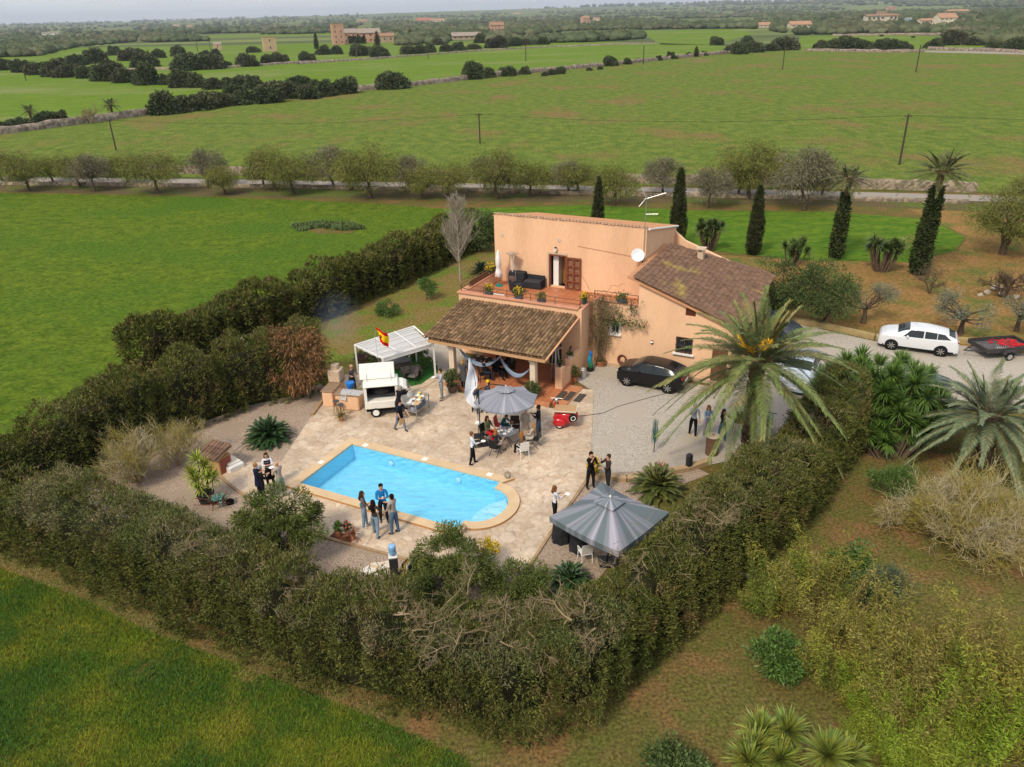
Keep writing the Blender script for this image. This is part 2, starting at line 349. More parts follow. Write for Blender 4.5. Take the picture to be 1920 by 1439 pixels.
def stonem(name, c1, c2, scale=3.0):
    m = M(name, c1, c2, 1.2, .95); t = m.node_tree; b = t.nodes['Principled BSDF']; L = t.links.new
    g = nd(t, 'ShaderNodeNewGeometry'); v = nd(t, 'ShaderNodeTexVoronoi'); v.inputs['Scale'].default_value = scale; L(g.outputs['Position'], v.inputs['Vector'])
    sx = nd(t, 'ShaderNodeSeparateColor'); L(v.outputs['Color'], sx.inputs[0]); r = nd(t, 'ShaderNodeMapRange'); r.inputs[3].default_value = .55; r.inputs[4].default_value = 1.3; L(sx.outputs[0], r.inputs[0])
    h = nd(t, 'ShaderNodeHueSaturation'); L(b.inputs['Base Color'].links[0].from_socket, h.inputs['Color']); L(r.outputs[0], h.inputs['Value']); L(h.outputs[0], b.inputs['Base Color'])
    bn = nd(t, 'ShaderNodeBump'); bn.inputs['Strength'].default_value = .8; bn.inputs['Distance'].default_value = .08; bn.invert = True; L(v.outputs['Distance'], bn.inputs['Height']); L(bn.outputs[0], b.inputs['Normal'])
    return m
wallstone = stonem('dry_stone', (.30, .24, .17), (.22, .175, .13), 3.2)
wallstone_far = stonem('dry_stone_far', (.33, .26, .21), (.22, .18, .145), 1.5)
# ---------------------------------------------------------------- ground sheets
def ground_main():
    "one large sheet, gently rising to low hills far away"
    n = 90; R = [0]+[9*1.115**i for i in range(n)]; A = 96; V = [(0, 0, 0)]; F = []
    P = []
    for r in R[1:]:
        for k in range(A):
            a = 2*PI*k/A; P.append((r*math.cos(a), r*math.sin(a), 0))
    P = np.array(P); rr = np.hypot(P[:, 0], P[:, 1]); az = np.arctan2(P[:, 0], P[:, 1])
    rise = np.clip((rr-2600)/5200, 0, 1)**1.5; east = np.clip((az+.45)/.85, 0, 1.2)
    P[:, 2] = rise*(30+55*east+16*wave(P/2600, 1.0, 3))
    P[:, 2] = np.where(rr > 9000, P[:, 2]*np.clip((15000-rr)/6000, 0, 1), P[:, 2])
    V = np.concatenate([[[0, 0, 0]], P]); F = [(0, 1+k, 1+(k+1) % A, 1+(k+1) % A) for k in range(A)]
    me = bpy.data.meshes.new('ground'); fs = [(0, 1+k, 1+(k+1) % A) for k in range(A)]
    for j in range(n-1):
        for k in range(A): fs.append((1+j*A+k, 1+(j+1)*A+k, 1+(j+1)*A+(k+1) % A, 1+j*A+(k+1) % A))
    me.from_pydata([tuple(v) for v in V], [], fs); me.update()
    return tag(link('ground', me, None, far_land), kind='structure')
ground_main()
sheet('soil', [(-95, 2), (95, 2), (95, 100), (-95, 106)], .006, soil)
sheet('meadow', P2((-200, 275), (280, 215), (650, 172), (870, 150), (1150, 122), (1300, 106), (1420, 95), (1330, 84), (1100, 78), (700, 78), (400, 86), (0, 92), (-500, 98))+[Vector((-420, 260)), Vector((-240, 130))], .03, gr_far)
sheet('weedy_field', P2((-260, 330), (0, 328), (900, 342), (1800, 361), (2200, 372), (2350, 210), (2150, 112), (1700, 95), (1400, 95.5), (1300, 106), (1150, 122), (870, 150), (650, 172), (280, 215), (-200, 275)), .045, gr_mid)
sheet('meadow', P2((1500, 93), (1920, 99), (2050, 97), (1950, 83), (1700, 66), (1500, 68)), .03, gr_far)
sheet('meadow', P2((1240, 84), (1340, 84), (1420, 62), (1370, 55), (1190, 58), (1215, 70)), .03, gr_far)
sheet('farm_track', P2((1733, 95.5), (1733, 98.5), (1920, 103), (2100, 106), (2100, 101)), .06, lanem)
sheet('verge', P2((-260, 345), (0, 344), (900, 354), (1800, 376), (2200, 386), (2200, 430), (1760, 392), (1500, 384), (900, 378), (400, 368), (0, 360), (-260, 356)), .012, verge)
sheet('lane', P2((-260, 332), (0, 333), (450, 338), (900, 345.5), (1400, 356), (1800, 366), (2200, 378), (2200, 391), (1800, 377.5), (1400, 365), (900, 353), (450, 346), (0, 341), (-260, 341)), .05, lanem)
sheet('wheat_field', P2((-300, 362), (0, 362), (400, 370), (700, 382), (840, 392), (838, 440), (760, 480), (600, 560), (230, 680), (215, 730), (0, 850))+[Vector((-30, 27)), Vector((-60, 40)), Vector((-110, 70))], .014, gr_left)
sheet('green_strip', P2((838, 392), (1100, 385), (1300, 395), (1560, 398), (1740, 412), (1810, 445), (1790, 470), (1700, 492), (1500, 488), (1280, 465), (1100, 450), (838, 440)), .016, gr_strip)
sheet('orchard', P2((1290, 475), (1500, 489), (1700, 493), (1795, 471), (1815, 445), (1745, 411), (1700, 392), (2300, 420), (2500, 760), (1920, 668), (1700, 640), (1480, 602), (1300, 560)), .018, orchard)
sheet('lawn', P2((560, 700), (620, 600), (700, 560), (800, 505), (900, 455), (960, 470), (940, 520), (880, 560), (820, 640), (700, 730), (600, 770)), .018, gardenm)
sheet('gravel', P2((360, 860), (470, 770), (600, 745), (655, 740), (650, 800), (560, 900), (420, 990), (600, 1080), (940, 1130), (1120, 1080), (1250, 920), (1330, 890), (1100, 880), (1010, 1000), (960, 960), (500, 900), (430, 880), (300, 960)), .020, gravelb)
from mathutils.geometry import delaunay_2d_cdt
def cdt(poly, holes):
    pts = []; ed = []
    for L_ in [poly]+list(holes):
        k = len(pts); pts += [Vector((p[0], p[1])) for p in L_]; ed += [(k+i, k+(i+1) % len(L_)) for i in range(len(L_))]
    vs, _, fs, *_r = delaunay_2d_cdt(pts, ed, [], 0, 1e-5)
    def ins(q, L_):
        c = False
        for i in range(len(L_)):
            a, b = L_[i], L_[i-1]
            if (a[1] > q[1]) != (b[1] > q[1]) and q[0] < (b[0]-a[0])*(q[1]-a[1])/(b[1]-a[1])+a[0]: c = not c
        return c
    out = []
    for f in fs:
        q = sum((vs[i] for i in f), Vector((0, 0)))/len(f)
        if ins(q, poly) and not any(ins(q, h) for h in holes): out.append(tuple(f))
    return [(v.x, v.y) for v in vs], out
def hsheet(name, pts, holes, z, mat):
    vs, fs = cdt([tuple(p[:2]) for p in pts], holes); me = bpy.data.meshes.new(name); bm = bmesh.new()
    bv = [bm.verts.new((x, y, z)) for x, y in vs]
    for f in fs:
        ff = bm.faces.new([bv[i] for i in f]); ff.normal_update()
        if ff.normal.z < 0: ff.normal_flip()
    bm.to_mesh(me); bm.free(); return tag(link(name, me, None, mat), kind='structure')
def wall(mb, poly, holes, c, th, axis='v', mat=None):
    "upright slab: poly in (a,z); axis 'v' = runs along x at y=c..c+th, axis 'u' = runs along y at x=c..c+th"
    vs, fs = cdt(poly, holes); T = (lambda a, z, d: (a, c+d, z)) if axis == 'v' else (lambda a, z, d: (c+d, a, z))
    n = len(vs); P = [T(a, z, 0) for a, z in vs]+[T(a, z, th) for a, z in vs]; F = list(fs)+[tuple(i+n for i in f)[::-1] for f in fs]
    mb.add(P, F, mat)
    for L_ in [poly]+list(holes):
        for i in range(len(L_)):
            a, b = L_[i], L_[(i+1) % len(L_)]; mb.add([T(*a, 0), T(*b, 0), T(*b, th), T(*a, th)], [(0, 1, 2, 3)], mat)
def rect(a0, a1, z0, z1): return [(a0, z0), (a1, z0), (a1, z1), (a0, z1)]
whitel = M('lamp_white', (.8, .85, .9), rough=.3)
# ---------------------------------------------------------------- pool outline (site frame)
def pool_uv(off=0.0):
    "water outline: rectangle with a half-round stair bay at its east end"
    a, b, c, d = -21.95-off, -13.85+off, 22.02-off, 25.86+off
    cv = 23.93; r = 1.34+off; pts = [(a, c), (b, c)]
    for i in range(19):
        t = -PI/2+PI*i/18; pts.append((-13.85+(off if off else 0)*.0+ (r*.86)*math.cos(t)+ (off if off else 0)*.2, cv+r*math.sin(t)))
    pts += [(b, d), (a, d)]
    if off: pts[1] = (b, c); 
    q = []
    for p in pts:
        if not q or (abs(p[0]-q[-1][0])+abs(p[1]-q[-1][1])) > 1e-4: q.append(p)
    return q
def w2(p): q = uv(p[0], p[1]); return (q.x, q.y)
pool_in = pool_uv(0); pool_out = pool_uv(.46)
hole_in = [w2(p) for p in pool_uv(.2)]
for nm, m_ in (('soil', soil), ('gravel', gravelb)):
    o = bpy.data.objects[nm]; z = o.data.vertices[0].co.z
    if nm == 'soil': pts = [(-95, 2), (95, 2), (95, 100), (-95, 106)]
    else: pts = [tuple(v) for v in P2((150, 880), (290, 850), (370, 785), (470, 742), (600, 722), (655, 740), (650, 800), (560, 900), (590, 960), (900, 1040), (1000, 1000), (1090, 890), (1290, 870), (1330, 890), (1250, 920), (1120, 1090), (940, 1130), (600, 1100), (400, 1060), (120, 1000))]
    bpy.data.objects.remove(o); hsheet(nm, pts, [hole_in] if nm == 'soil' else [[w2(p) for p in pool_uv(.1)]] , z, m_)
g_ = bpy.data.objects['ground']; bm = bmesh.new(); bm.from_mesh(g_.data)
bmesh.ops.delete(bm, geom=[f for f in bm.faces if 22 < f.calc_center_median().to_2d().length < 42 and abs(f.calc_center_median().x+5) < 9], context='FACES'); bm.to_mesh(g_.data); bm.free()
hsheet('parking_gravel', P2((1113, 735), (1108, 868), (1112, 890), (1290, 880), (1480, 845), (1560, 790), (1720, 760), (2200, 800), (2300, 700), (1920, 664), (1820, 650), (1640, 641), (1480, 605), (1440, 640), (1330, 725), (1262, 716), (1160, 688), (1100, 681), (1080, 715)), [], .030, gravelm)
PAT = P2((585, 781), (640, 706), (700, 694), (850, 700), (860, 738), (1010, 762), (1036, 768), (1085, 730), (1113, 733), (1108, 868), (1097, 902), (1040, 985), (983, 1073), (900, 1085), (779, 1052), (617, 1009), (545, 985), (453, 925), (415, 893), (453, 870), (527, 868))
hsheet('stone_patio', [tuple(p) for p in PAT], [hole_in], .055, pavem)
# patio kerb boards
kerbm = M('kerb_concrete', (.42, .29, .17), (.3, .2, .12), 3, .9)
def kerb(name, pts, z0, z1, wd, mat, label, cat_):
    mb = MB()
    for a, b in zip(pts[:-1], pts[1:]):
        a, b = Vector(a), Vector(b); d = b-a; mb.box(((a.x+b.x)/2, (a.y+b.y)/2, (z0+z1)/2), (d.length, wd, z1-z0), rz=math.atan2(d.y, d.x))
    return mb.build(name, mat)
k = kerb('kerb', P2((1101, 902), (1040, 990), (984, 1077)), -.05, .085, .12, kerbm, '', ''); tag(k, 'low stone edging along the right edge of the patio beside the square parasol', 'kerb')
k = kerb('kerb', P2((413, 896), (452, 927), (545, 988), (617, 1012), (779, 1055), (900, 1088)), -.05, .085, .12, kerbm, '', ''); tag(k, 'low stone edging along the near edge of the patio below the pool', 'kerb')
k = kerb('kerb', P2((1104, 892), (1175, 903), (1290, 882), (1330, 868)), -.02, .22, .3, M('kerb_tan', (.46, .33, .19), (.36, .25, .15), 2, .9), '', ''); tag(k, 'tan stone border at the near edge of the gravel yard beside the sago palm', 'kerb')
k = kerb('kerb', P2((1478, 603), (1560, 618), (1640, 637), (1740, 640), (1830, 645), (1925, 655), (2100, 690)), -.02, .32, .35, M('kerb_yellow', (.42, .32, .14), (.32, .24, .14), 2, .9), '', ''); tag(k, 'long yellowish block kerb between the driveway and the olive grove', 'kerb')
k = kerb('kerb', P2((585, 781), (640, 706)), -.02, .16, .2, kerbm, '', ''); tag(k, 'wooden edging beam between left gravel bed and patio by the orange pot', 'kerb')
k = kerb('kerb', P2((812, 640), (775, 662), (720, 690)), -.02, .12, .22, kerbm, '', ''); tag(k, 'pale stone strip between the lawn and the paved side of the house', 'kerb')
sheet('side_paving', [tuple(p) for p in P2((790, 640), (860, 590), (880, 700), (830, 735), (700, 740), (680, 700))], .040, gravelm)
# ---------------------------------------------------------------- pool
prt = thing('swimming_pool', 'turquoise swimming pool with tan stone coping and a rounded stair end', 'swimming pool', uv(-18, 24), TH)
def L_(pts, dx=18, dy=-24): return [(p[0]+dx, p[1]+dy) for p in pts]
copm = M('coping_stone', (.66, .48, .30), (.58, .42, .26), 1.5, .7, .2, 20)
mb = MB(); ZC = .15
vs, fs = cdt(L_(pool_out), [L_(pool_in)])
mb.add([(x, y, ZC) for x, y in vs], fs)
for Lp, zb in ((L_(pool_out), 0.0), (L_(pool_in), .06)):
    for i in range(len(Lp)):
        a, b = Lp[i], Lp[(i+1) % len(Lp)]; mb.add([(*a, zb), (*b, zb), (*b, ZC), (*a, ZC)], [(0, 1, 2, 3)], 1 if zb == 0 else 0)
mb.build('coping', [copm, M('coping_riser', (.50, .27, .11), (.42, .24, .11), 4, .8)], prt)
linerm = M('pool_liner', (.37, .78, .96), (.35, .76, .95), .8, .5)
mb = MB(); pin = L_(pool_in)
vs, fs = cdt(pin, [])
N_ = len(pin)
mb.add([(x, y, -.72) for x, y in vs], fs)
for i in range(N_):
    a, b = pin[i], pin[(i+1) % N_]; mb.add([(*a, -.72), (*b, -.72), (*b, .07), (*a, .07)], [(0, 1, 2, 3)])
mb.build('basin', linerm, prt)
stm = M('pool_step', (.62, .86, .94), None, rough=.5)
mb = MB()
for z, xo, kk in ((-.12, .62, .95), (-.32, .30, .80), (-.52, .0, .62)):
    c = (18-13.85, 23.93-24); outer = [(c[0]+1.32*.86*math.cos(t)*.985, c[1]+1.32*math.sin(t)*.985) for t in np.linspace(-1.35, 1.35, 15)]
    x0 = c[0]+xo; n0 = len(outer); pts = [p for p in outer if p[0] > x0]
    yb = [p[1] for p in pts]; y0, y1 = min(yb), max(yb)
    inner = [(x0-.28*math.sin(PI*k/8), y1+(y0-y1)*k/8) for k in range(1, 8)]
    mb.prism(pts+inner, -.715+.001*kk, z)
mb.build('stair', stm, prt)
wm = bpy.data.materials.new('pool_water'); wm.use_nodes = True; t = wm.node_tree; b = t.nodes['Principled BSDF']; L = t.links.new
t.nodes.remove(b); gl = nd(t, 'ShaderNodeBsdfGlossy'); gl.inputs['Roughness'].default_value = .16; tr = nd(t, 'ShaderNodeBsdfTransparent'); tr.inputs[0].default_value = (.72, .93, .985, 1)
fr = nd(t, 'ShaderNodeFresnel'); fr.inputs[0].default_value = 1.33; ms = nd(t, 'ShaderNodeMixShader'); L(fr.outputs[0], ms.inputs[0]); L(tr.outputs[0], ms.inputs[1]); L(gl.outputs[0], ms.inputs[2]); L(ms.outputs[0], t.nodes['Material Output'].inputs[0])
n = nd(t, 'ShaderNodeTexNoise'); n.inputs['Scale'].default_value = 2.6; n.inputs['Detail'].default_value = 5; n.inputs['Distortion'].default_value = .8
g = nd(t, 'ShaderNodeNewGeometry'); mpn = nd(t, 'ShaderNodeMapping'); mpn.inputs['Rotation'].default_value = (0, 0, .4); mpn.inputs['Scale'].default_value = (.7, 1.9, 1); L(g.outputs['Position'], mpn.inputs[0]); L(mpn.outputs[0], n.inputs['Vector'])
bn = nd(t, 'ShaderNodeBump'); bn.inputs['Strength'].default_value = 1; bn.inputs['Distance'].default_value = .06; L(n.outputs[0], bn.inputs['Height']); L(bn.outputs[0], gl.inputs['Normal']); L(bn.outputs[0], fr.inputs['Normal'])
# refraction-like wobble: the water tint itself varies with wave thickness
r_ = nd(t, 'ShaderNodeValToRGB'); r_.color_ramp.elements[0].position = .38; r_.color_ramp.elements[0].color = (.72, .93, .985, 1); r_.color_ramp.elements[1].position = .62; r_.color_ramp.elements[1].color = (.86, .975, 1, 1); L(n.outputs[0], r_.inputs[0]); L(r_.outputs[0], tr.inputs[0])
vs, fs = cdt(pin, []); mb = MB(); mb.add([(x, y, .07) for x, y in vs], fs); wobj = mb.build('water_surface', wm, prt)
for (px, py) in ((728, 868), (856, 899)):
    mb = MB(); q = at(px, py, -.2); a = (q.dot(UX)+18, q.dot(VX)-24); mb.ell((a[0], 25.80-24-.02, -.35), (.13, .04, .13), 12, 6); mb.build('pool_light', whitel, prt)
for (px, py) in ((685, 835), (797, 861), (918, 890), (602, 867)):
    q = at(px, py, .15); mb = MB(); mb.box((0, 0, .004), (.26, .26, .014), ch=.005); mb.build('skimmer_lid', M('lid_white', (.85, .82, .76), rough=.5) if 'lid_white' not in bpy.data.materials else bpy.data.materials['lid_white'], prt, loc=(q.dot(UX)+18, q.dot(VX)-24, .151))
# ladder / nozzle at the left edge
# ---------------------------------------------------------------- house
stucco = M('peach_stucco', (.80, .51, .32), (.76, .47, .285), .8, .92, .12, 14, c3=(.66, .40, .25), s3=.5, lo3=.5, hi3=.78, stretch=(1, 1, .35), fine=9, famp=.05)
stucco_d = M('peach_stucco_trim', (.60, .30, .16), (.52, .26, .14), 2, .9)
stone_trim = M('stone_trim', (.62, .48, .34), (.54, .42, .30), 3, .85)
terracotta = M('terracotta_rail_top', (.62, .30, .19), (.52, .25, .16), 2, .8)
tile1 = M('old_roof_tile', (.27, .17, .095), (.15, .098, .058), 2.5, .9, .3, 20, island=.38, c3=(.30, .235, .085), s3=.9, lo3=.60, hi3=.78)
tile2 = M('brown_roof_tile', (.215, .13, .088), (.145, .09, .065), 3, .9, .3, 20, island=.2, c3=(.33, .25, .08), s3=.35, lo3=.60, hi3=.72)
darkwood = M('dark_wood', (.16, .07, .035), (.11, .05, .025), 6, .6, world=False)
wood = M('beam_wood', (.34, .20, .10), (.26, .15, .07), 5, .7, world=False)
shutterm = M('shutter_brown', (.20, .062, .03), None, rough=.6)
ironm = M('iron_brown', (.16, .07, .045), None, rough=.6)
blackm = M('black_metal', (.015, .015, .017), None, rough=.45)
whitep = M('white_paint', (.80, .79, .76), None, rough=.4)
glassm = M('window_glass', (.02, .025, .03), None, rough=.05, spec=.8)
steel = M('brushed_steel', (.55, .55, .54), None, rough=.35, metal=.8)
interior = M('dim_room', (.10, .075, .055), None, rough=.9)
def tilefloor(name, c1, c2, mortar, s=3.0, rot=-TH):
    m = bpy.data.materials.new(name); m.use_nodes = True; t = m.node_tree; b = t.nodes['Principled BSDF']; L = t.links.new
    g = nd(t, 'ShaderNodeNewGeometry'); mp_ = nd(t, 'ShaderNodeMapping'); mp_.inputs['Rotation'].default_value = (0, 0, rot); L(g.outputs['Position'], mp_.inputs[0])
    br = nd(t, 'ShaderNodeTexBrick'); br.offset = 0; br.inputs['Scale'].default_value = s; br.inputs['Brick Width'].default_value = .9; br.inputs['Row Height'].default_value = .9; br.inputs['Mortar Size'].default_value = .03
    br.inputs['Color1'].default_value = (*c1, 1); br.inputs['Color2'].default_value = (*c2, 1); br.inputs['Mortar'].default_value = (*mortar, 1); L(mp_.outputs[0], br.inputs['Vector']); L(br.outputs[0], b.inputs['Base Color']); b.inputs['Roughness'].default_value = .45; return m
tfloor = tilefloor('terracotta_tiles', (.50, .17, .07), (.42, .13, .05), (.50, .30, .18), 2.6)
HX, HY = -15.0, 38.2
house = thing('farmhouse', 'peach rendered two storey house with tiled porch roof and terracotta roof terrace', 'house', uv(HX, HY), TH)
def hp(u, v, z=0): return (u-HX, v-HY, z)
class HB(MB):
    def bx(s, u0, u1, v0, v1, z0, z1, ch=0, mat=None): return s.box(((u0+u1)/2-HX, (v0+v1)/2-HY, (z0+z1)/2), (abs(u1-u0), abs(v1-v0), abs(z1-z0)), ch=ch, mat=mat)
def sh(poly): return poly
# walls
mb = HB()
def W(poly, holes, c, th, axis): wall(mb, [(a-(HX if axis == 'v' else HY), z) for a, z in poly], [[(a-(HX if axis == 'v' else HY), z) for a, z in h] for h in holes], c-(HY if axis == 'v' else HX), th, axis)
W([(-22.9, -.1), (-15.3, -.1), (-15.3, 3.85), (-22.9, 3.85)], [rect(-20.2, -18.0, .24, 2.3), rect(-17.2, -16.2, .24, 2.25)], 38.2, .3, 'v')      # wall behind the porch, up to the terrace parapet
W([(38.2, -.1), (39.8, -.1), (39.8, 3.85), (38.2, 3.85)], [], -15.3, .3, 'u')
W([(38.5, -.1), (49.5, -.1), (49.5, 6.2), (43.1, 7.4), (43.1, 3.85), (38.5, 3.85)], [], -22.9, .3, 'u')
W([(-15.3+.3, -.1), (-12.25, -.1), (-12.25, 3.95), (-15.0, 3.95)], [rect(-13.8, -13.3, 2.1, 2.72)], 39.8, .3, 'v')
W([(-12.25, -.1), (-6.95, -.1), (-6.95, 3.56), (-12.25, 5.46)], [rect(-9.58, -9.02, 3.78, 4.22), rect(-10.0, -9.05, 1.55, 2.5), rect(-7.95, -7.1, .0, 2.1)], 39.8, .3, 'v')
W([(40.1, -.1), (49.5, -.1), (49.5, 3.54), (40.1, 3.54)], [rect(42.2, 43.4, .0, 2.1), rect(45.5, 46.5, 1.0, 2.1)], -7.25, .3, 'u')
W([(40.1, 3.9), (43.0, 3.9), (43.0, 5.36), (40.1, 5.36)], [], -12.25, .3, 'u')
W([(-22.9, 3.2), (-12.95, 3.2), (-12.95, 7.5), (-22.9, 7.5)], [rect(-19.1, -17.95, 3.3, 5.3)], 43.0, .3, 'v')
W([(43.3, 3.0), (49.5, 3.0), (49.5, 6.2), (43.3, 7.42)], [], -13.25, .3, 'u')
W([(-22.6, -.1), (-7.25, -.1), (-7.25, 3.5), (-12.25, 5.3), (-13.25, 6.1), (-22.6, 6.1)], [], 49.2, .3, 'v')
mb.build('wall', stucco, house)
# low wall and pier at the right end of the porch
mb = HB(); mb.bx(-15.3, -15.0, 36.6, 38.2, .23, 1.45); mb.bx(-15.33, -14.97, 35.35, 36.6, .23, 1.1); mb.bx(-15.36, -14.94, 35.3, 35.7, .23, 1.5, ch=.02)
mb.build('side_wall', stucco, house)
# porch floor + steps
mb = HB(); mb.bx(-21.3, -14.9, 33.55, 38.2, -.1, .235); mb.build('porch_floor', [tfloor], house)
mb = HB(); mb.bx(-21.33, -14.88, 33.44, 33.55, -.1, .22); mb.bx(-14.9, -14.1, 33.9, 36.3, -.1, .12); mb.build('step', [M('step_tiles', (.55, .24, .12), (.46, .19, .09), 3, .6)], house)
mb = HB(); mb.bx(-14.87, -14.57, 34.2, 35.2, .235, .25); mb.bx(-14.5, -14.15, 34.4, 35.5, .122, .14); mb.bx(-14.0, -13.6, 34.6, 35.6, .06, .075)
o = mb.build('door_mat', M('mat_dark', (.06, .05, .045), (.10, .085, .07), 20, .95), None); 
o.matrix_world = Matrix.Translation(uv(HX, HY))@Matrix.Rotation(TH, 4, 'Z'); tag(o, 'dark rubber mats laid on the tiled side steps of the porch', 'door mat')
# columns, beam, soffit
for u in (-21.12, -16.12):
    mb = HB(); mb.bx(u-.16, u+.16, 34.05, 34.37, .235, 2.18, ch=.015); mb.bx(u-.2, u+.2, 34.0, 34.42, 2.18, 2.24); mb.build('column', M('column_stone', (.72, .60, .46), (.66, .54, .4), 4, .8) if 'column_stone' not in bpy.data.materials else bpy.data.materials['column_stone'], house)
mb = HB(); mb.bx(-22.2, -15.25, 34.08, 34.34, 2.24, 2.46); mb.build('beam', wood, house)
mb = HB(); sl = (3.34-2.56)/(38.2-33.7)
a = math.atan(sl)
for u in np.arange(-22.1, -15.3, .62):
    mb.box(hp(u, 35.95, 2.52+sl*2.2), (.09, 4.6, .12), rot=Matrix.Rotation(a, 3, 'X'))
mb.build('rafter', wood, house)
mb = HB(); mb.slab([hp(-22.35, 33.7, 2.62), hp(-15.25, 33.7, 2.62), hp(-15.25, 38.2, 3.40), hp(-22.75, 38.2, 3.40)], .05); mb.build('porch_ceiling', wood, house)
mb = HB(); mb.bx(-22.35, -15.2, 33.66, 33.70, 2.44, 2.60); mb.build('fascia', M('fascia_orange', (.5, .3, .16), None, rough=.8), house)
mb = HB(); p0, p1 = hp(-15.17, 33.68, 2.6), hp(-15.17, 38.2, 3.38); mb.tube([p0, p1], .06, 6); mb.build('verge_board', M('verge_peach', (.72, .40, .22), None, rough=.8), house)
def tiles(name, o, eave, down, ncol, nrow, w, l, mat, parent, r=.5, pan=True, skip=None):
    "rows of half round roof tiles; each tile an island"
    o, eave, down = Vector(o), Vector(eave).normalized(), Vector(down).normalized(); up = eave.cross(down); up = up if up.z > 0 else -up
    V = []; F = []; n = 0; R = random.Random(3); k = 6
    for i in range(ncol):
        for j in range(nrow):
            if skip and skip(i, j): continue
            for typ in ((0, 1) if pan else (0,)):
                cx = (i+(.5 if typ else 0))*w+R.gauss(0, .006); c = o+eave*cx+down*(j*l+R.gauss(0, .012)); tl = l*1.16; h0 = .05+R.random()*.012; rot = R.gauss(0, .02)
                for e, (tt, rr) in enumerate(((0, .40), (tl, .50))):
                    for q in range(k+1):
                        ph = PI*q/k; x = -math.cos(ph)*w*rr*(1 if not typ else .8); z = math.sin(ph)*w*rr*r*1.3
                        if typ: z = .02-z*.5
                        V.append(c+eave*(x+rot*tt)+down*tt+up*(z+(h0 if not typ else .0)+.035-(.035 if e else 0)*-.6))
                for q in range(k): F.append((n+q, n+q+1, n+k+1+q+1, n+k+1+q))
                n += 2*(k+1)
    return mesh_np(name, [tuple(v) for v in V], F, mat, parent)
d = Vector((0, -4.6, -.80)); L0 = d.length
tiles('roof', hp(-22.55, 38.2, 3.44), (1, 0, 0), (0, -4.55, -.79), 34, 13, .216, .352, tile1, house)
wd_ = Vector((5.9, 0, -2.12))
tiles('roof', hp(-12.6, 39.62, 5.62), (0, 1, 0), tuple(wd_), 51, 23, .2, .28, tile2, house, r=.4, skip=lambda i, j: i*.2+39.62 > 47.0+j*.259*.52)
mb = HB(); mb.slab([hp(-12.9, 39.62, 5.66), hp(-6.6, 39.62, 3.40), hp(-6.6, 49.85, 3.40), hp(-12.2, 46.95, 5.41), hp(-12.9, 46.95, 5.66)], .12); mb.slab([hp(-22.98, 43.02, 7.50), hp(-12.9, 43.02, 7.50), hp(-12.9, 49.7, 6.17), hp(-22.98, 49.7, 6.17)], .1); mb.build('roof_deck', stucco_d, house)
tiles('ridge_cap', hp(-22.85, 43.18, 7.48), (1, 0, 0), (0, -1, -.02), 46, 1, .218, .26, M('cap_tile', (.48, .33, .22), (.34, .23, .15), 3, .9, island=.25), house, r=.36, pan=False)
# gutter at the right end of the upper roof
mb = HB(); mb.tube([hp(-12.85, 43.1, 7.44), hp(-12.85, 49.5, 6.16)], .06, 6); mb.build('gutter', whitep, house)
# terrace: floor, parapet coping, railing
mb = HB(); mb.bx(-22.6, -15.3, 38.5, 43.0, 3.05, 3.25); mb.bx(-15.3, -12.25, 40.1, 43.0, 3.05, 3.25); mb.build('terrace_floor', tfloor, house)
mb = HB(); mb.bx(-22.98, -15.2, 38.1, 38.55, 3.85, 3.93, ch=.01); mb.bx(-22.98, -22.56, 38.553, 43.0, 3.85, 3.93, ch=.01); mb.bx(-15.36, -14.94, 38.553, 39.72, 3.85, 3.93, ch=.01); mb.bx(-14.93, -12.25, 39.74, 40.14, 3.95, 4.02, ch=.01); mb.build('parapet_coping', terracotta, house)
mb = HB()
def rail(pts, zs, z0):
    for z in zs: mb.tube([hp(u, v, z) for u, v in pts], .022, 5)
    for (a_, b_) in zip(pts[:-1], pts[1:]):
        k = max(1, round(math.dist(a_, b_)/1.6))
        for i in range(k+1): u = a_[0]+(b_[0]-a_[0])*i/k; v = a_[1]+(b_[1]-a_[1])*i/k; mb.tube([hp(u, v, z0-.04), hp(u, v, zs[-1])], .022, 5)
rail([(-22.77, 42.9), (-22.77, 38.32), (-15.15, 38.32), (-15.15, 39.7)], (4.12, 4.36), 3.9)
rail([(-14.9, 39.9), (-12.3, 39.9)], (4.25, 4.5), 4.0)
mb.build('railing', ironm, house)
mb = HB()   # bamboo screen on the left rail
mb.bx(-22.72, -22.68, 39.2, 42.9, 3.3, 4.28); mb.build('reed_screen', M('reed', (.22, .11, .06), (.15, .08, .04), 9, .9, stretch=(1, 1, .1)), house)
# upper door with open shutter
mb = HB()
for (u0, u1, z0, z1) in ((-19.12, -19.03, 3.25, 5.38), (-18.02, -17.93, 3.25, 5.38), (-19.03, -18.02, 5.29, 5.38)): mb.bx(u0, u1, 42.95, 43.1, z0, z1)
dr = mb.build('door_frame', shutterm, house)
mb = HB(); mb.bx(-19.25, -19.12, 42.96, 43.02, 3.25, 5.46); mb.bx(-19.12, -17.9, 42.96, 43.02, 5.382, 5.52); mb.build('door_surround', stone_trim, house)
sh_ = HB(); u0, u1, z0, z1 = -17.9, -16.95, 3.28, 5.32
for k_ in ((u0, u0+.09), (u1-.09, u1), ((u0+u1)/2-.04, (u0+u1)/2+.04)): sh_.bx(k_[0], k_[1], 42.84, 42.92, z0, z1)
for z in np.linspace(z0, z1-.09, 5): sh_.bx(u0+.002, u1-.002, 42.843, 42.917, z, z+.08)
for z in np.arange(z0+.1, z1-.08, .075): sh_.box(hp((u0+u1)/2, 42.885, z), (u1-u0-.14, .012, .06), rot=Matrix.Rotation(.6, 3, 'X'))
sh_.build('shutter', shutterm, house)
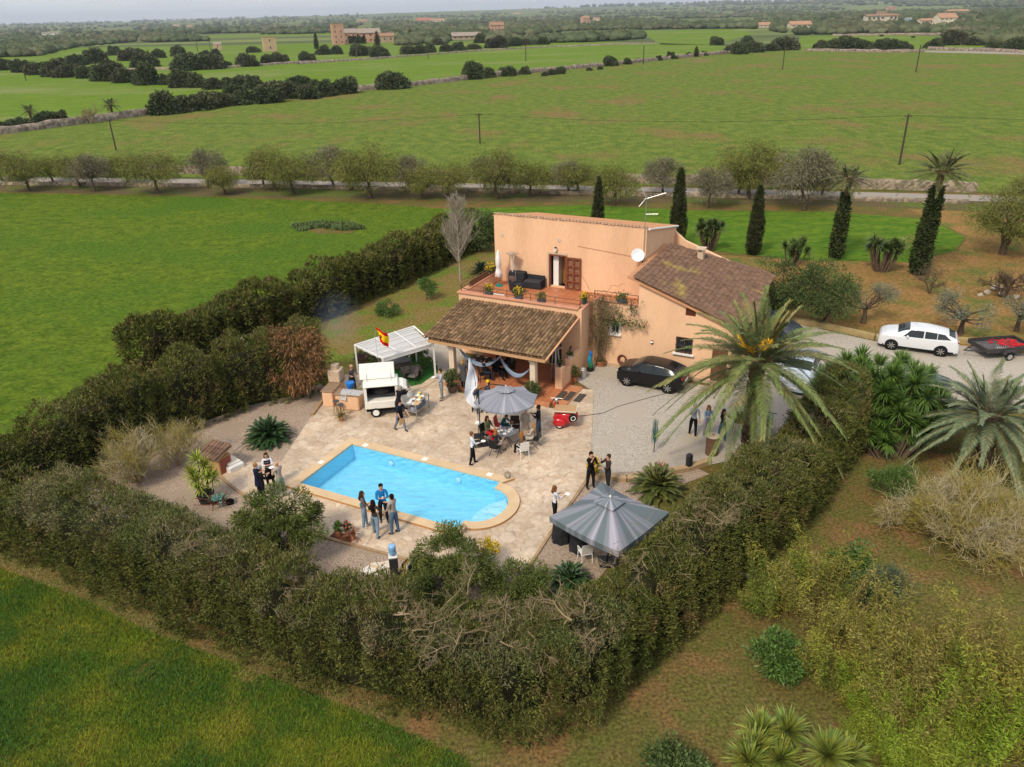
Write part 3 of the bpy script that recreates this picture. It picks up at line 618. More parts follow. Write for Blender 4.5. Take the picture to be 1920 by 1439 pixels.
mb = HB(); mb.bx(-19.03, -18.02, 43.9, 43.93, 3.25, 5.3); mb.build('room', M('ochre_room', (.32, .17, .05), None, rough=.9), house)
mb = HB(); mb.bx(-18.95, -18.6, 43.3, 43.9, 3.25, 5.2); mb.build('curtain', whitep, house)
def window(u0, u1, z0, z1, v, bars=0, sill=None, frame=whitep, pane=glassm, cross=True):
    f = HB(); t_ = .06
    for (a_, b_, c_, d_) in ((u0, u0+t_, z0, z1), (u1-t_, u1, z0, z1), (u0+t_, u1-t_, z0, z0+t_), (u0+t_, u1-t_, z1-t_, z1)): f.bx(a_, b_, v+.02, v+.12, c_, d_)
    if cross: f.bx((u0+u1)/2-.02, (u0+u1)/2+.02, v+.03, v+.11, z0+t_, z1-t_)
    o = f.build('window', frame, house); p = HB(); p.bx(u0+t_, u1-t_, v+.14, v+.16, z0+t_, z1-t_); p.build('pane', pane, o)
    if bars:
        b_ = HB()
        for i in range(bars): x = u0+(u1-u0)*(i+.5)/bars; b_.tube([hp(x, v-.05, z0), hp(x, v-.05, z1)], .013, 5)
        for z in (z0+.12, (z0+z1)/2, z1-.12): b_.tube([hp(u0-.03, v-.05, z), hp(u1+.03, v-.05, z)], .013, 5)
        b_.build('bars', blackm, o)
    if sill: s_ = HB(); s_.bx(u0-.12, u1+.12, v-.16, v+.1, z0-.07, z0-.001); s_.build('sill', sill, o)
    return o
window(-13.8, -13.3, 2.1, 2.72, 39.8, 3, whitep); window(-10.0, -9.05, 1.55, 2.5, 39.8, 4, whitep, darkwood)
mb = HB(); mb.bx(-13.92, -13.8, 39.76, 39.8, 2.05, 2.8); mb.bx(-13.3, -13.2, 39.76, 39.8, 2.05, 2.8); mb.bx(-13.8, -13.3, 39.76, 39.8, 2.72, 2.8); mb.build('window_surround', whitep, house)
mb = HB()
for z in np.arange(3.79, 4.22, .06): mb.box(hp(-9.3, 39.83, z+.03), (.56, .012, .07), rot=Matrix.Rotation(.7, 3, 'X'))
mb.bx(-9.58, -9.02, 39.88, 39.9, 3.78, 4.22); mb.build('vent_shutter', shutterm, house)
for q_ in ((-7.95, -7.1, 39.86, 39.92, 0, 2.1), (-7.19, -7.13, 42.2, 43.4, 0, 2.1)): mb = HB(); mb.bx(*q_); mb.build('door', darkwood, house)
mb = HB(); mb.bx(-7.19, -7.13, 45.5, 46.5, 1.0, 2.1); mb.build('side_window', darkwood, house)
mb = HB(); mb.bx(-20.2, -18.0, 38.36, 38.4, .24, 2.3); mb.bx(-17.2, -16.2, 38.36, 38.4, .24, 2.25)
mb.build('porch_door', glassm, house)
mb = HB()
for u in (-20.18, -19.1, -18.03, -17.18, -16.22): mb.bx(u-.04, u+.04, 38.27, 38.35, .24, 2.25)
mb.build('porch_door_frame', darkwood, house)
# chimney, antenna, dish, wall lamp, vents
mb = HB(); mb.bx(-10.75, -10.4, 46.5, 46.9, 4.5, 5.45); mb.bx(-10.85, -10.3, 46.4, 47.0, 5.6, 5.68); mb.bx(-10.76, -10.70, 46.45, 46.95, 5.45, 5.6); mb.bx(-10.45, -10.39, 46.45, 46.95, 5.45, 5.6); mb.build('chimney', stone_trim, house)
ant = thing('antenna', 'grey television antenna on a tall mast fixed to the upper wall', 'antenna', uv(-13.05, 42.9, 6.2), TH)
mb = MB(); mb.tube([(0, 0, 0), (0, 0, 3.3)], .022, 6); mb.build('mast', steel, ant)
mb = MB()
mb.tube([(-.1, .0, 3.0), (1.0, .4, 3.35)], .014, 5)
for i in range(9): x = i*.11; mb.tube([(x, .38*x-.22, 3.02+.33*x), (x, .38*x+.22, 3.02+.33*x)], .010, 4); 
for s in (-1, 1):
    for k_ in range(3): mb.tube([(.0, 0, 3.05), (-.1-.12*k_, .25*s, 3.05+.22*s*k_)], .009, 4)
mb.tube([(0, 0, 2.15), (.7, .1, 2.2)], .012, 5)
for i in range(4): mb.tube([(.15+.16*i, -.18, 2.17), (.15+.16*i, .24, 2.19)], .009, 4)
mb.build('aerial', steel, ant)
dish = thing('satellite_dish', 'white satellite dish on the upper right of the terrace wall', 'satellite dish', uv(-13.25, 42.95, 5.9), TH)
mb = MB(); Rr = Matrix.Rotation(rad(62), 3, 'X'); R2 = Matrix.Rotation(rad(28), 3, 'Z'); prof = [(.02, .0), (.15, .012), (.28, .05), (.38, .10), (.39, .10), (.28, .035), (.15, -.005), (.02, -.02)]
P_ = len(mb.v); mb.lathe((0, 0, 0), prof, 20); mb.v = [tuple(R2@(Rr@Vector(v))+Vector((0, -.55, .15))) for v in mb.v]; mb.build('reflector', M('dish_white', (.74, .76, .78), rough=.5), dish, smooth=True)
mb = MB(); mb.tube([(0, 0, -.25), (0, -.3, -.2), (.02, -.5, .1)], .022, 6); mb.tube([(.02, -.5, -.1), (.42, -.85, -.1)], .014, 5); mb.box((.42, -.87, -.08), (.1, .14, .1), ch=.02); mb.build('bracket', blackm, dish)
lm = thing('wall_lamp', 'small glass wall lamp above the open terrace door', 'wall lamp', uv(-18.62, 42.98, 5.62), TH)
mb = MB(); mb.lathe((0, -.12, 0), [(.03, -.02), (.09, 0), (.1, .16), (.03, .2)], 10); mb.build('lamp_shade', M('lamp_glass', (.75, .72, .62), rough=.2), lm); mb = MB(); mb.tube([(0, .02, .22), (0, -.12, .24), (0, -.12, .19)], .012, 5); mb.lathe((0, -.12, .2), [(.1, 0), (.02, .07)], 10); mb.build('bracket', blackm, lm)
lm = thing('wall_lamp', 'small pale bulkhead lamp on the gable wall under the shuttered vent', 'wall lamp', uv(-11.35, 39.75, 1.95), TH)
mb = MB(); mb.lathe((0, -.04, 0), [(.04, -.06), (.09, 0), (.04, .07)], 10); mb.build('lamp_shade', whitep, lm)
mb = MB(); mb.box((0, -.01, 0), (.14, .04, .2)); mb.build('back_plate', blackm, lm)
mb = HB(); 
for (px, py) in ((938, 444), (1051, 457)): 
    q = at(px, py, 5); 
mb.ell(hp(-22.35, 42.99, 6.25), (.11, .02, .16), 10, 6); mb.ell(hp(-18.45, 42.99, 6.28), (.14, .02, .16), 10, 6); mb.build('plaster_patch', M('plaster', (.62, .46, .34), rough=.9), house)
mb = HB(); mb.tube([hp(-17.2, 42.98, 6.05), hp(-12.98, 42.98, 5.72), hp(-12.98, 42.98, 4.2)], .014, 4); mb.tube([hp(-13.1, 42.97, 6.2), hp(-13.15, 42.97, 3.6)], .012, 4); mb.build('wall_cable', M('cable_tan', (.45, .22, .12), rough=.8), house)
mb = HB(); mb.bx(-15.31, -15.29, 37.2, 37.5, 1.75, 1.95); mb.build('wall_plaque', blackm, house)
# patches on garden wall: house side plinth
mb = HB(); mb.bx(-15.0, -7.0, 39.74, 39.80, -.05, .22); mb.build('plinth', M('plinth_grey', (.50, .36, .24), None, rough=.9), house)
# ================================================================ vegetation
def dist_at(p): return (Vector(p)-Vector((0, 0, CAM_H))).dot(CF)
def mpp(px, py, z=0): return dist_at(at(px, py, z))/FPX      # metres per photo pixel at that ground point
def hz(px, yb, yt, z0=0):
    b = at(px, yb, z0)
    for i in range(400):
        z = z0+i*.05; q = b.copy(); q.z = z; d = q-Vector((0, 0, CAM_H)); y = 719.5-FPX*d.dot(CU)/d.dot(CF)
        if y < yt: return z
    return 20
ORD = ['first', 'second', 'third', 'fourth', 'fifth', 'sixth', 'seventh', 'eighth', 'ninth', 'tenth', 'eleventh', 'twelfth', 'thirteenth', 'fourteenth', 'fifteenth', 'sixteenth', 'seventeenth', 'eighteenth', 'nineteenth', 'twentieth']
def ordn(i):
    if i < 20: return ORD[i]
    t = {20: 'twenty', 30: 'thirty', 40: 'forty'}; i += 1
    if i % 10 == 0: return {30: 'thirtieth', 40: 'fortieth'}[i]
    return t[i//10*10]+' '+ORD[i % 10-1]
conifer = M('cypress_leaf', (.074, .090, .022), (.140, .142, .038), .9, .85, island=.45, spec=.06, c3=(.165, .115, .05), s3=.8, lo3=.56, hi3=.68)
conifer_dry = M('cypress_dry', (.185, .185, .085), (.235, .18, .10), 1.2, .9, island=.45, spec=.1, c3=(.12, .14, .045), s3=.6, lo3=.46, hi3=.56)
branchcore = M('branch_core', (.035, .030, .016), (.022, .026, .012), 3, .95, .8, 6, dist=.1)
bark = M('bark', (.14, .10, .07), (.085, .06, .042), 6, .9, .6, 12, world=False)
palebark = M('pale_twig', (.27, .205, .13), (.20, .155, .08), 2, .95, island=.35, spec=.05)
deadleaf = M('dead_cypress', (.26, .135, .062), (.15, .085, .042), 1.5, .9, island=.5, spec=.1)
def outline(t, w, h):
    a = t*PI; c, s = np.cos(a), np.sin(a)
    return np.sign(c)*np.abs(c)**.42*w/2, h*np.abs(s)**.38, c, s
def hedge(label, path, h, w, dens=55, k=7, leaf=(.17, .05), seed=1, dry=.5, lump=.38, ends=True):
    root = thing('hedge', label, 'hedge', (path[0][0], path[0][1], 0)); o = np.array([path[0][0], path[0][1], 0.])
    pts = np.array([[*p] for p in path], float); seg = np.linalg.norm(np.diff(pts, axis=0), axis=1); L = seg.sum(); cum = np.r_[0, np.cumsum(seg)]
    n = int(L*(2*h+w)*dens); s = RNG.random(n)*(L+w*.8)-w*.4; t = RNG.random(n)*1.0
    ov = np.clip(np.maximum(-s, s-L)/(w*.4), 0, 1); sc = np.sqrt(1-ov**2*.98)          # rounded ends
    sx = np.clip(s, 0, L); X = np.interp(sx, cum, pts[:, 0]); Y = np.interp(sx, cum, pts[:, 1])
    i = np.clip(np.searchsorted(cum, sx, 'right')-1, 0, len(seg)-1); T = (pts[i+1]-pts[i])/seg[i][:, None]; Nn = np.stack([T[:, 1], -T[:, 0]], 1)
    zu = RNG.random(n)**.9; sdm = RNG.random(n) < .66; t = np.where(sdm, np.arcsin(np.clip(zu, .001, 1)**(1/.38))/PI, t); xu = RNG.random(n)*2-1; t = np.where(sdm, t, np.arccos(np.sign(xu)*np.abs(xu)**(1/.42))/PI); t = np.where(sdm & (RNG.random(n) < .5), 1-t, t)
    x, z, c, s_ = outline(t, w, h); B = np.stack([X, Y, z*.7], 1); f = 1+lump/ (w/2)*wave(B, .75, seed, 3)*.45
    x = x*sc*f; pl = np.floor(s/1.25).astype(int)%64; ph_ = np.random.default_rng(seed).random((64, 3)); x = x*(1+.09*np.cos(2*PI*s/1.25))*(.92+.16*ph_[pl, 0]); z = z*(1+.13*wave(B*np.array([1, 1, 0]), 1.0, seed+5, 3))*(.9+.1*sc)*(.84+.30*ph_[pl, 1]*np.clip(1.4-np.abs(s/1.25-np.floor(s/1.25)-.5)*1.4, 0, 1))
    P = np.stack([X+Nn[:, 0]*x+T[:, 0]*(s-sx), Y+Nn[:, 1]*x+T[:, 1]*(s-sx), z], 1); N = np.stack([Nn[:, 0]*c, Nn[:, 1]*c, s_*.9+.25], 1)
    N[:, :2] += T*(np.sign(s-sx)*(ov > 0)*1.0)[:, None]; P -= unit(N)*(RNG.random((n, 1))**1.6*.42-.12*(RNG.random((n, 1)) < .12)); P[:, 2] = np.maximum(P[:, 2], .06)
    topm = (z > h*.86) & (RNG.random(n) < dry*(.35+.75*(wave(P, .7, seed+9) > .05)))
    kp = RNG.random(n) > .72*(wave(P, 1.7, seed+21, 2) > .38); P = P[kp]; N = N[kp]; topm = topm[kp]
    P -= o
    V, F = tufts(P[~topm], unit(N[~topm]), k, leaf[0], leaf[1], .62, -.12, .05); mesh_np('foliage', V, F, conifer, root)
    if topm.any(): V, F = tufts(P[topm], unit(N[topm]), k, leaf[0]*1.05, leaf[1]*.7, .7, -.1, .07); mesh_np('dry_foliage', V, F, conifer_dry, root)
    # inner mass of branches
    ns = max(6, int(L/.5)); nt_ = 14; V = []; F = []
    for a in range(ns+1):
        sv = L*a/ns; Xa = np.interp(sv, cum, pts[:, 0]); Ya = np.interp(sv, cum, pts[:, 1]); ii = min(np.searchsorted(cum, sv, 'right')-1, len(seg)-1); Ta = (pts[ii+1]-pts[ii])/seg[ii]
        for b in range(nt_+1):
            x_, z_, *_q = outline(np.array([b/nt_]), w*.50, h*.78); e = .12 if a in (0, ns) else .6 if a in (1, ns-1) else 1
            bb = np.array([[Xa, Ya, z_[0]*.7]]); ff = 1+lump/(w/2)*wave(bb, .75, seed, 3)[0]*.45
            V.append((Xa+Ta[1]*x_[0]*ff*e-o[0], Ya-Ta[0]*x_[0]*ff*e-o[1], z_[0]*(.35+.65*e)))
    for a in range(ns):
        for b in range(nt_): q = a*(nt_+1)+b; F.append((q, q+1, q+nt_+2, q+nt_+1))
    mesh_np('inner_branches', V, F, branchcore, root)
    # cut twigs along the top
    m_ = int(L*w*5*max(dry, .2)); sv = RNG.random(m_)*L; X = np.interp(sv, cum, pts[:, 0])-o[0]; Y = np.interp(sv, cum, pts[:, 1])-o[1]; off = (RNG.random((m_, 2))-.5)*w*.85
    P0 = np.stack([X+off[:, 0], Y+off[:, 1], h*(.93+.1*RNG.random(m_))], 1); D = rn(m_, 3)*np.array([1, 1, .35])+np.array([0, 0, .25]); D = unit(D)
    V, F = segtube(P0-D*.15, P0+D*(.18+.35*RNG.random((m_, 1))), .009, .004); mesh_np('cut_twigs', V, F, palebark, root)['kind'] = 'stuff'
    return root
hF = hedge('tall dark conifer hedge running along the near side of the pool garden', [(-31, 33.0), (-21.6, 27.1), (-13.1, 23.0), (-6.4, 19.1), (.4, 16.7)], 2.9, 2.65, 95, 11, (.115, .034), 3, .85, .5)
hR = hedge('tall conifer hedge on the right side of the garden beside the square parasol', [(1.3, 16.9), (6.2, 22.0), (11, 26.8), (15.2, 32.0)], 3.2, 2.6, 95, 11, (.115, .034), 11, .8, .4)
hL = hedge('dark conifer hedge left of the gravel bed behind the sago palm', [(-22.2, 27.6), (-20.4, 30.6), (-18.3, 34.4), (-15.0, 38.0), (-11.6, 39.9)], 3.6, 2.7, 80, 9, (.14, .042), 17, .3, .4)
hB = hedge('long dark conifer hedge between the wheat field and the lawn behind the pergola', [(-21.6, 42.0), (-17.2, 47.2), (-13.2, 52.0), (-9.6, 57.5), (-6.2, 64.0), (-3.4, 69.0)], 3.1, 2.6, 50, 7, (.21, .07), 23, .15, .4)
# big tangle of cut limbs on the near corner
def limb_tangle(parent, px, py, z, n, seed, scale=1.0, r=.045):
    c = at(px, py, z)-parent.location; R = random.Random(seed); segs = []
    for i in range(n):
        a = R.random()*6.28; s0 = Vector((R.gauss(0, .55*scale), R.gauss(0, .45*scale), R.uniform(-.35, .05))); d = Vector((math.cos(a), math.sin(a), R.uniform(-.05, .55)))
        segs += branching(c+s0, [d], R.uniform(.55, 1.0)*scale, r*R.uniform(.5, 1), 3, 4, .75, .60, .02, seed+i, .2, .004)
    segs_mesh('bare_branches', segs, palebark, parent, 4)
limb_tangle(hF, 850, 1172, 3.1, 13, 5, 1.05, .03); limb_tangle(hF, 960, 1165, 3.15, 11, 50, .95, .035); limb_tangle(hF, 560, 1085, 3.1, 5, 250, .8, .025); limb_tangle(hF, 760, 1140, 3.1, 6, 80, .8); limb_tangle(hF, 350, 1015, 3.1, 6, 180, .8, .03)
limb_tangle(hR, 1060, 1160, 3.4, 5, 90, .8, .045); limb_tangle(hR, 1330, 960, 3.6, 7, 120, .8, .03); limb_tangle(hR, 1180, 1060, 3.6, 5, 130, .7, .03)
# dead brown cypress at the end of the left hedge
q = at(588, 752); dead = make_tree('dead_cypress', 'rust brown dead cypress at the end of the hedge by the grill counter', 'tree', .75, 1.55, 1.3, 1.95, 64, 120, (.26, .05), deadleaf, bark, .55, 1.5, seed=5, trunk_r=.07, stems=4)
dead.location = q+Vector((-.75, .5, 0))
# ---------------------------------------------------------------- cypress columns
def cypress(label, px, py, ytop, wpx, ivy=False):
    b = at(px, py); h = hz(px, py, ytop); r = wpx*mpp(px, py)*.5; root = thing('cypress_tree', label, 'cypress', b, group=None)
    n = int(h*r*6.28*42); t = RNG.random(n); a = RNG.random(n)*6.28; prof = np.minimum(1, (1-t)**.55*1.25)*np.minimum(1, .75+t*2); rr = r*prof*(1+.16*wave(np.stack([np.cos(a)*1.5, np.sin(a)*1.5, t*h], 1), 1.4, int(px)))
    P = np.stack([rr*np.cos(a), rr*np.sin(a), .1+t*(h-.1)], 1); N = np.stack([np.cos(a), np.sin(a), np.full(n, .9)], 1)
    V, F = tufts(P-unit(N)*RNG.random((n, 1))*.15, unit(N), 6, .24, .07, .45, -.3, .04); mesh_np('crown', V, F, cypm, root)
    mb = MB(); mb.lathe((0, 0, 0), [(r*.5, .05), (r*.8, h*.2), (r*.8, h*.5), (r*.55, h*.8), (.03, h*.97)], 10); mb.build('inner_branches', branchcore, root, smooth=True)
    mb = MB(); mb.tube([(0, 0, -.05), (0, 0, .5)], [.14, .11], 7); mb.build('trunk', bark, root)
    return root
cypm = M('dark_cypress_leaf', (.045, .062, .024), (.070, .082, .030), 1.2, .8, island=.45, spec=.15)
cypress('slim dark cypress column just left of the house roof middle', 1120, 452, 334, 20)
cypress('tall dark cypress column rising behind the right end of the upper wall', 1268, 462, 318, 27)
cypress('dark cypress column between the roof chimney and the leaning palm', 1412, 478, 350, 27)
# ---------------------------------------------------------------- palms
palmleaf = M('palm_leaf', (.105, .155, .040), (.155, .190, .055), 1.2, .65, island=.4, spec=.3, c3=(.26, .21, .075), s3=.7, lo3=.5, hi3=.7)
palmblue = M('palm_leaf_blue', (.125, .170, .085), (.19, .225, .12), 1.2, .6, island=.35, spec=.35, c3=(.22, .21, .11), s3=.7, lo3=.56, hi3=.7)
palmdark = M('palm_leaf_dark', (.085, .105, .035), (.12, .13, .045), 1.2, .65, island=.4)
cycm = M('cycad_leaf', (.030, .075, .024), (.050, .095, .028), 1.5, .45, island=.3, spec=.4)
cycy = M('cycad_leaf_yellow', (.075, .105, .024), (.14, .135, .03), 1.5, .5, island=.35, spec=.4)
rachism = M('palm_stalk', (.27, .21, .085), (.22, .14, .06), 3, .7, world=False)
bootm = M('palm_boots', (.16, .115, .075), (.085, .06, .04), 5, .9, .8, 9, island=.4, world=False)
def frond_set(n, flen, lo, hi, base_r, nl, ll, lw, droop, z0, seed, jit=.1, dead=0, vee=.25, azs=None, stemr=.022, lenvar=.12, bare=.12):
    R = random.Random(seed); LP = []; LD = []; LL = []; LW = []; segs = []
    for i in range(n):
        t = (i+.5)/n; az = i*2.39996+R.gauss(0, .12); el = hi+(lo-hi)*t+R.gauss(0, jit); fl = flen*(1-lenvar+R.random()*2*lenvar)*(1 if t > .15 else .75)
        d = Vector((math.cos(az)*math.cos(el), math.sin(az)*math.cos(el), math.sin(el))); hd = Vector((math.cos(az), math.sin(az), 0)); sag = droop*(.55+.6*math.cos(el)); side0 = Vector((-math.sin(az), math.cos(az), 0))
        b = hd*base_r+Vector((0, 0, z0-(t)*base_r*.8)); J = 14; pts = []; tw = R.gauss(0, .12)
        for j in range(J+1):
            s = j/J; p = b+d*fl*s+Vector((0, 0, -1))*sag*fl*s*s+side0*tw*fl*s*s*.5; pts.append(p)
        for j in range(J): segs.append((tuple(pts[j]), tuple(pts[j+1]), stemr*(1-j/J*.85), stemr*(1-(j+1)/J*.85)))
        for k in range(nl):
            s = bare+(1-bare)*(k+.5)/nl; x = s*J; j = min(int(x), J-1); p = pts[j].lerp(pts[j+1], x-j); tg = (pts[j+1]-pts[j]).normalized(); sd = tg.cross(Vector((0, 0, 1))); sd = sd.normalized() if sd.length > .1 else side0; upv = sd.cross(tg)
            l = ll*max(.25, math.sin(min(1, s*1.15+.12)*PI*.93)**.6)
            for sg in (-1, 1):
                LP.append(tuple(p)); LD.append(tuple(tg*(.55+.5*s)+sd*sg*(1.0-.35*s)+upv*(vee+R.gauss(0, .08)))); LL.append(l*(.85+.3*R.random())); LW.append(lw)
    LP, LD, LL, LW = map(np.array, (LP, LD, LL, LW))
    V, F = blades(LP, LD, LL, LW, .22, 2); return (V, F), segs
def palm(label, loc, th, tr, n, flen, nl, ll, lw, lo, hi, droop, mat, seed, crown_r=.28, flowers=0, boots=True, name='palm_tree', group=None, lean=(0, 0), bend=0):
    root = thing(name, label, 'palm', loc, group=group); (V, F), segs = frond_set(n, flen, lo, hi, crown_r, nl, ll, lw, droop, th, seed)
    o = np.array([lean[0], lean[1], 0]); mesh_np('fronds', V+o, F, mat, root); s2 = [(tuple(np.array(a)+o), tuple(np.array(b)+o), c, d) for a, b, c, d in segs]; segs_mesh('stalks', s2, rachism, root, 4)
    mb = MB(); k = 9; pts = [Vector((lean[0]*(i/k)**1.5, lean[1]*(i/k)**1.5, -.05+(th+.1)*i/k)) for i in range(k+1)]; mb.tube(pts, [tr*(1.15-.25*min(i/k*2, 1)+(.35 if i >= k-1 else 0)) for i in range(k+1)], 12); mb.build('trunk', bootm, root, smooth=True)
    if boots:
        m_ = int(th*tr*260); t = RNG.random(m_); a = RNG.random(m_)*6.28; P = np.stack([np.cos(a)*tr+lean[0]*t**1.5, np.sin(a)*tr+lean[1]*t**1.5, t*th], 1); D = np.stack([np.cos(a)*.55, np.sin(a)*.55, np.full(m_, 1.)], 1)
        V, F = blades(P, D, .22, .13, -.1, 2); mesh_np('leaf_bases', V, F, bootm, root)
    if flowers:
        R = random.Random(seed); P = []; D = []
        for i in range(flowers):
            az = R.random()*6.28; e = R.uniform(.9, 1.35); b = Vector((math.cos(az)*.3+lean[0], math.sin(az)*.3+lean[1], th+.1)); d = Vector((math.cos(az)*math.cos(e), math.sin(az)*math.cos(e), math.sin(e)))
            for k in range(60): P.append(tuple(b+d*(.5+.5*R.random())+Vector((R.gauss(0, .05), R.gauss(0, .05), 0)))); D.append(tuple(d+Vector((R.gauss(0, .4), R.gauss(0, .4), R.gauss(0, .3)))))
        V, F = leafquads(np.array(P), np.array(D), .28, .05); mesh_np('flower_stalks', V, F, M('palm_flower', (.80, .47, .03), (.7, .38, .04), 5, .7, island=.2), root)
    return root
bp = palm('huge feathery date palm towering over the gravel parking yard', at(1398, 868), 5.1, .27, 76, 4.25, 96, .52, .035, -.52, 1.5, .42, palmleaf, 6, .22, flowers=5)
palm('blue green date palm with thick trunk at the right beside the driveway', at(1832, 872), 2.6, .42, 62, 3.1, 96, .46, .028, -.3, 1.45, .42, palmblue, 9, .28)
ivym = M('ivy_leaf', (.038, .055, .020), (.060, .075, .026), 1.5, .7, island=.5)
def ivy_palm(label, px, py, yc, wpx, ytop_ivy, n, fl, mat, seed, lean):
    b = at(px, py); h = hz(px, py, yc); root = palm(label, b, h, .2, n, fl, 26, .5, .06, -.25, 1.3, .35, mat, seed, .2, lean=lean, boots=False)
    hi_ = hz(px, py, ytop_ivy); r = wpx*mpp(px, py)*.5; m_ = int(hi_*r*6.28*45); t = RNG.random(m_); a = RNG.random(m_)*6.28; rr = r*(1.08-.55*t)*(1+.14*wave(np.stack([np.cos(a), np.sin(a), t*h], 1), 1.6, seed))*np.minimum(1, .5+t*4)
    k = t*hi_/h; P = np.stack([rr*np.cos(a)+lean[0]*k**1.5, rr*np.sin(a)+lean[1]*k**1.5, .1+t*hi_], 1); N = np.stack([np.cos(a), np.sin(a), np.full(m_, .1)], 1)
    V, F = tufts(P, unit(N), 6, .2, .1, .8, .2, .08); mesh_np('ivy', V, F, ivym, root)
    mb = MB(); mb.tube([Vector((lean[0]*(hi_/h*i/5)**1.5, lean[1]*(hi_/h*i/5)**1.5, .1+hi_*.96*i/5)) for i in range(6)], [r*.55, r*.85, r*.75, r*.65, r*.55, r*.3], 10); mb.build('ivy_stems', branchcore, root, smooth=True); return root
ivy_palm('palm with ivy covered trunk, the tallest and rightmost behind the driveway', 1720, 515, 322, 29, 352, 46, 2.6, palmdark, 21, (.25, 0))
ivy_palm('palm with a scruffy crown and ivy covered trunk behind the round shrub', 1566, 485, 336, 22, 366, 30, 2.0, palmdark, 22, (.15, 0))
palm('small dark fan palm standing in the bright meadow beyond the far stone wall', at(213, 224), hz(213, 224, 196), .3, 26, 2.2, 12, .7, .16, -.5, 1.3, .3, palmdark, 31, .2, boots=False)
palm('short bushy palm beside the dark bushes at the far left wall', at(62, 236), 3, .3, 20, 2.0, 12, .7, .16, -.4, 1.3, .3, palmdark, 33, .2, boots=False)
def cycad(label, px, py, rpx, mat, seed, z0=.25, n=60):
    r = rpx*mpp(px, py); root = thing('sago_palm', label, 'cycad', at(px, py)); (V, F), segs = frond_set(n, r*1.1, -.05, 1.5, .06, 56, r*.26, .028, .34, z0, seed, .06, vee=.35, stemr=.012, lenvar=.05, bare=.08)
    mesh_np('fronds', V, F, mat, root); segs_mesh('stalks', segs, mat, root, 3); mb = MB(); mb.lathe((0, 0, 0), [(.18, -.02), (.22, .15), (.12, z0+.1)], 10); mb.build('trunk', bootm, root); return root
cycad('round dark green sago palm on the left gravel bed', 505, 826, 42, cycm, 3, .3, 120)
cycad('spiky sago palm with yellow tipped fronds beside the square parasol', 1232, 925, 50, cycy, 4, .35, 85)
cycad('half hidden sago palm behind the near hedge below the square parasol', 1068, 1098, 38, cycm, 5, .3, 70)
cycad('small sago palm sprawling beside the upper lawn next to the terrace rail', 902, 512, 20, cycm, 6, .3, 30)
# ---------------------------------------------------------------- yuccas
yucm = M('yucca_leaf', (.065, .135, .020), (.105, .180, .028), 1.5, .5, island=.4, spec=.4)
yucy = M('yucca_leaf_yellow', (.11, .18, .03), (.25, .25, .04), 2.2, .5, island=.35, spec=.4)
yucd = M('yucca_leaf_dark', (.065, .11, .026), (.11, .145, .036), 1.5, .5, island=.4, spec=.35)
def rosettes(name, label, base, cs, length, width, n, mat, stem=True, category='yucca', group=None, trunk_r=.07):
    "cs: rosette centres (local) each with an outward axis"
    root = thing(name, label, category, base, group=group); P = []; D = []; Ln = []; Dr = []
    for (c, ax) in cs:
        c = Vector(c); ax = Vector(ax).normalized()
        d = unit(rn(n, 3)+np.array(ax)*1.1); keep = (d@np.array(ax)) > -.35; d = d[keep]
        P.append(np.array(c)+d*.05); D.append(d); Ln.append(length*(.75+.4*RNG.random(len(d)))); Dr.append(.04+.26*np.clip(1-d@np.array(ax), 0, 1))
    P, D = np.concatenate(P), np.concatenate(D); V, F = blades(P, D, np.concatenate(Ln), width, np.concatenate(Dr), 3, prof=np.array([.6, 1., .75, .03])); mesh_np('leaves', V, F, mat, root)
    if stem:
        mb = MB()
        for (c, ax) in cs: c = Vector(c); mb.tube([Vector((c.x*.35, c.y*.35, -.05)), Vector((c.x*.8, c.y*.8, c.z*.5)), c], [trunk_r, trunk_r*.8, trunk_r*.7], 6)
        mb.build('stem', bark, root)
    return root
R = random.Random(12); cs = []; b0 = at(1668, 868); poly = [(1570, 775), (1640, 765), (1720, 790), (1765, 850), (1720, 890), (1640, 880), (1575, 830)]
while len(cs) < 140:
    p = at(R.uniform(1500, 1780), R.uniform(700, 900)); e = (p-b0); 
    q = Vector((e.x/2.7, e.y/4.2)); 
    ctr = (at(1640, 800)-b0); q = Vector(((e.x-ctr.x)/3.0, (e.y-ctr.y)/3.1))
    if q.length > 1: continue
    z = 3.3*math.sqrt(max(0, 1-q.length**2*.85))*R.uniform(.12, 1.0)+.4; cs.append(((e.x, e.y, z), (q.x*.8, q.y*.8-.25, .9)))
rosettes('yucca', 'large dense clump of bright green yuccas between driveway and right hedge', b0, cs, .74, .058, 120, yucm, trunk_r=.045)
cs = [((R.gauss(0, .45), R.gauss(0, .45), R.uniform(1.4, 2.6)), (R.gauss(0, .5), R.gauss(0, .5), 1)) for _ in range(9)]
rosettes('yucca', 'multi headed yucca tree on the green strip right of the chimney cypress', at(1650, 510), [((R.uniform(-1.1, 1.1), R.uniform(-.7, .7), R.uniform(1.2, 2.5)), (R.gauss(0, .6), R.gauss(0, .6), 1)) for _ in range(17)], .62, .085, 90, yucd, trunk_r=.10)
rosettes('yucca', 'dark yucca tree behind the house roof next to the tall cypress', at(1328, 470), [((R.uniform(-.9, .9), R.uniform(-.6, .6), R.uniform(1.1, 2.5)), (R.gauss(0, .6), R.gauss(0, .6), 1)) for _ in range(16)], .62, .085, 85, yucd, trunk_r=.10)
rosettes('yucca', 'low dark yucca just above the big rounded shrub behind the roof', at(1482, 500), [((R.uniform(-1, 1), R.uniform(-.5, .5), R.uniform(.9, 1.9)), (R.gauss(0, .6), R.gauss(0, .6), 1)) for _ in range(13)], .62, .085, 85, yucd)
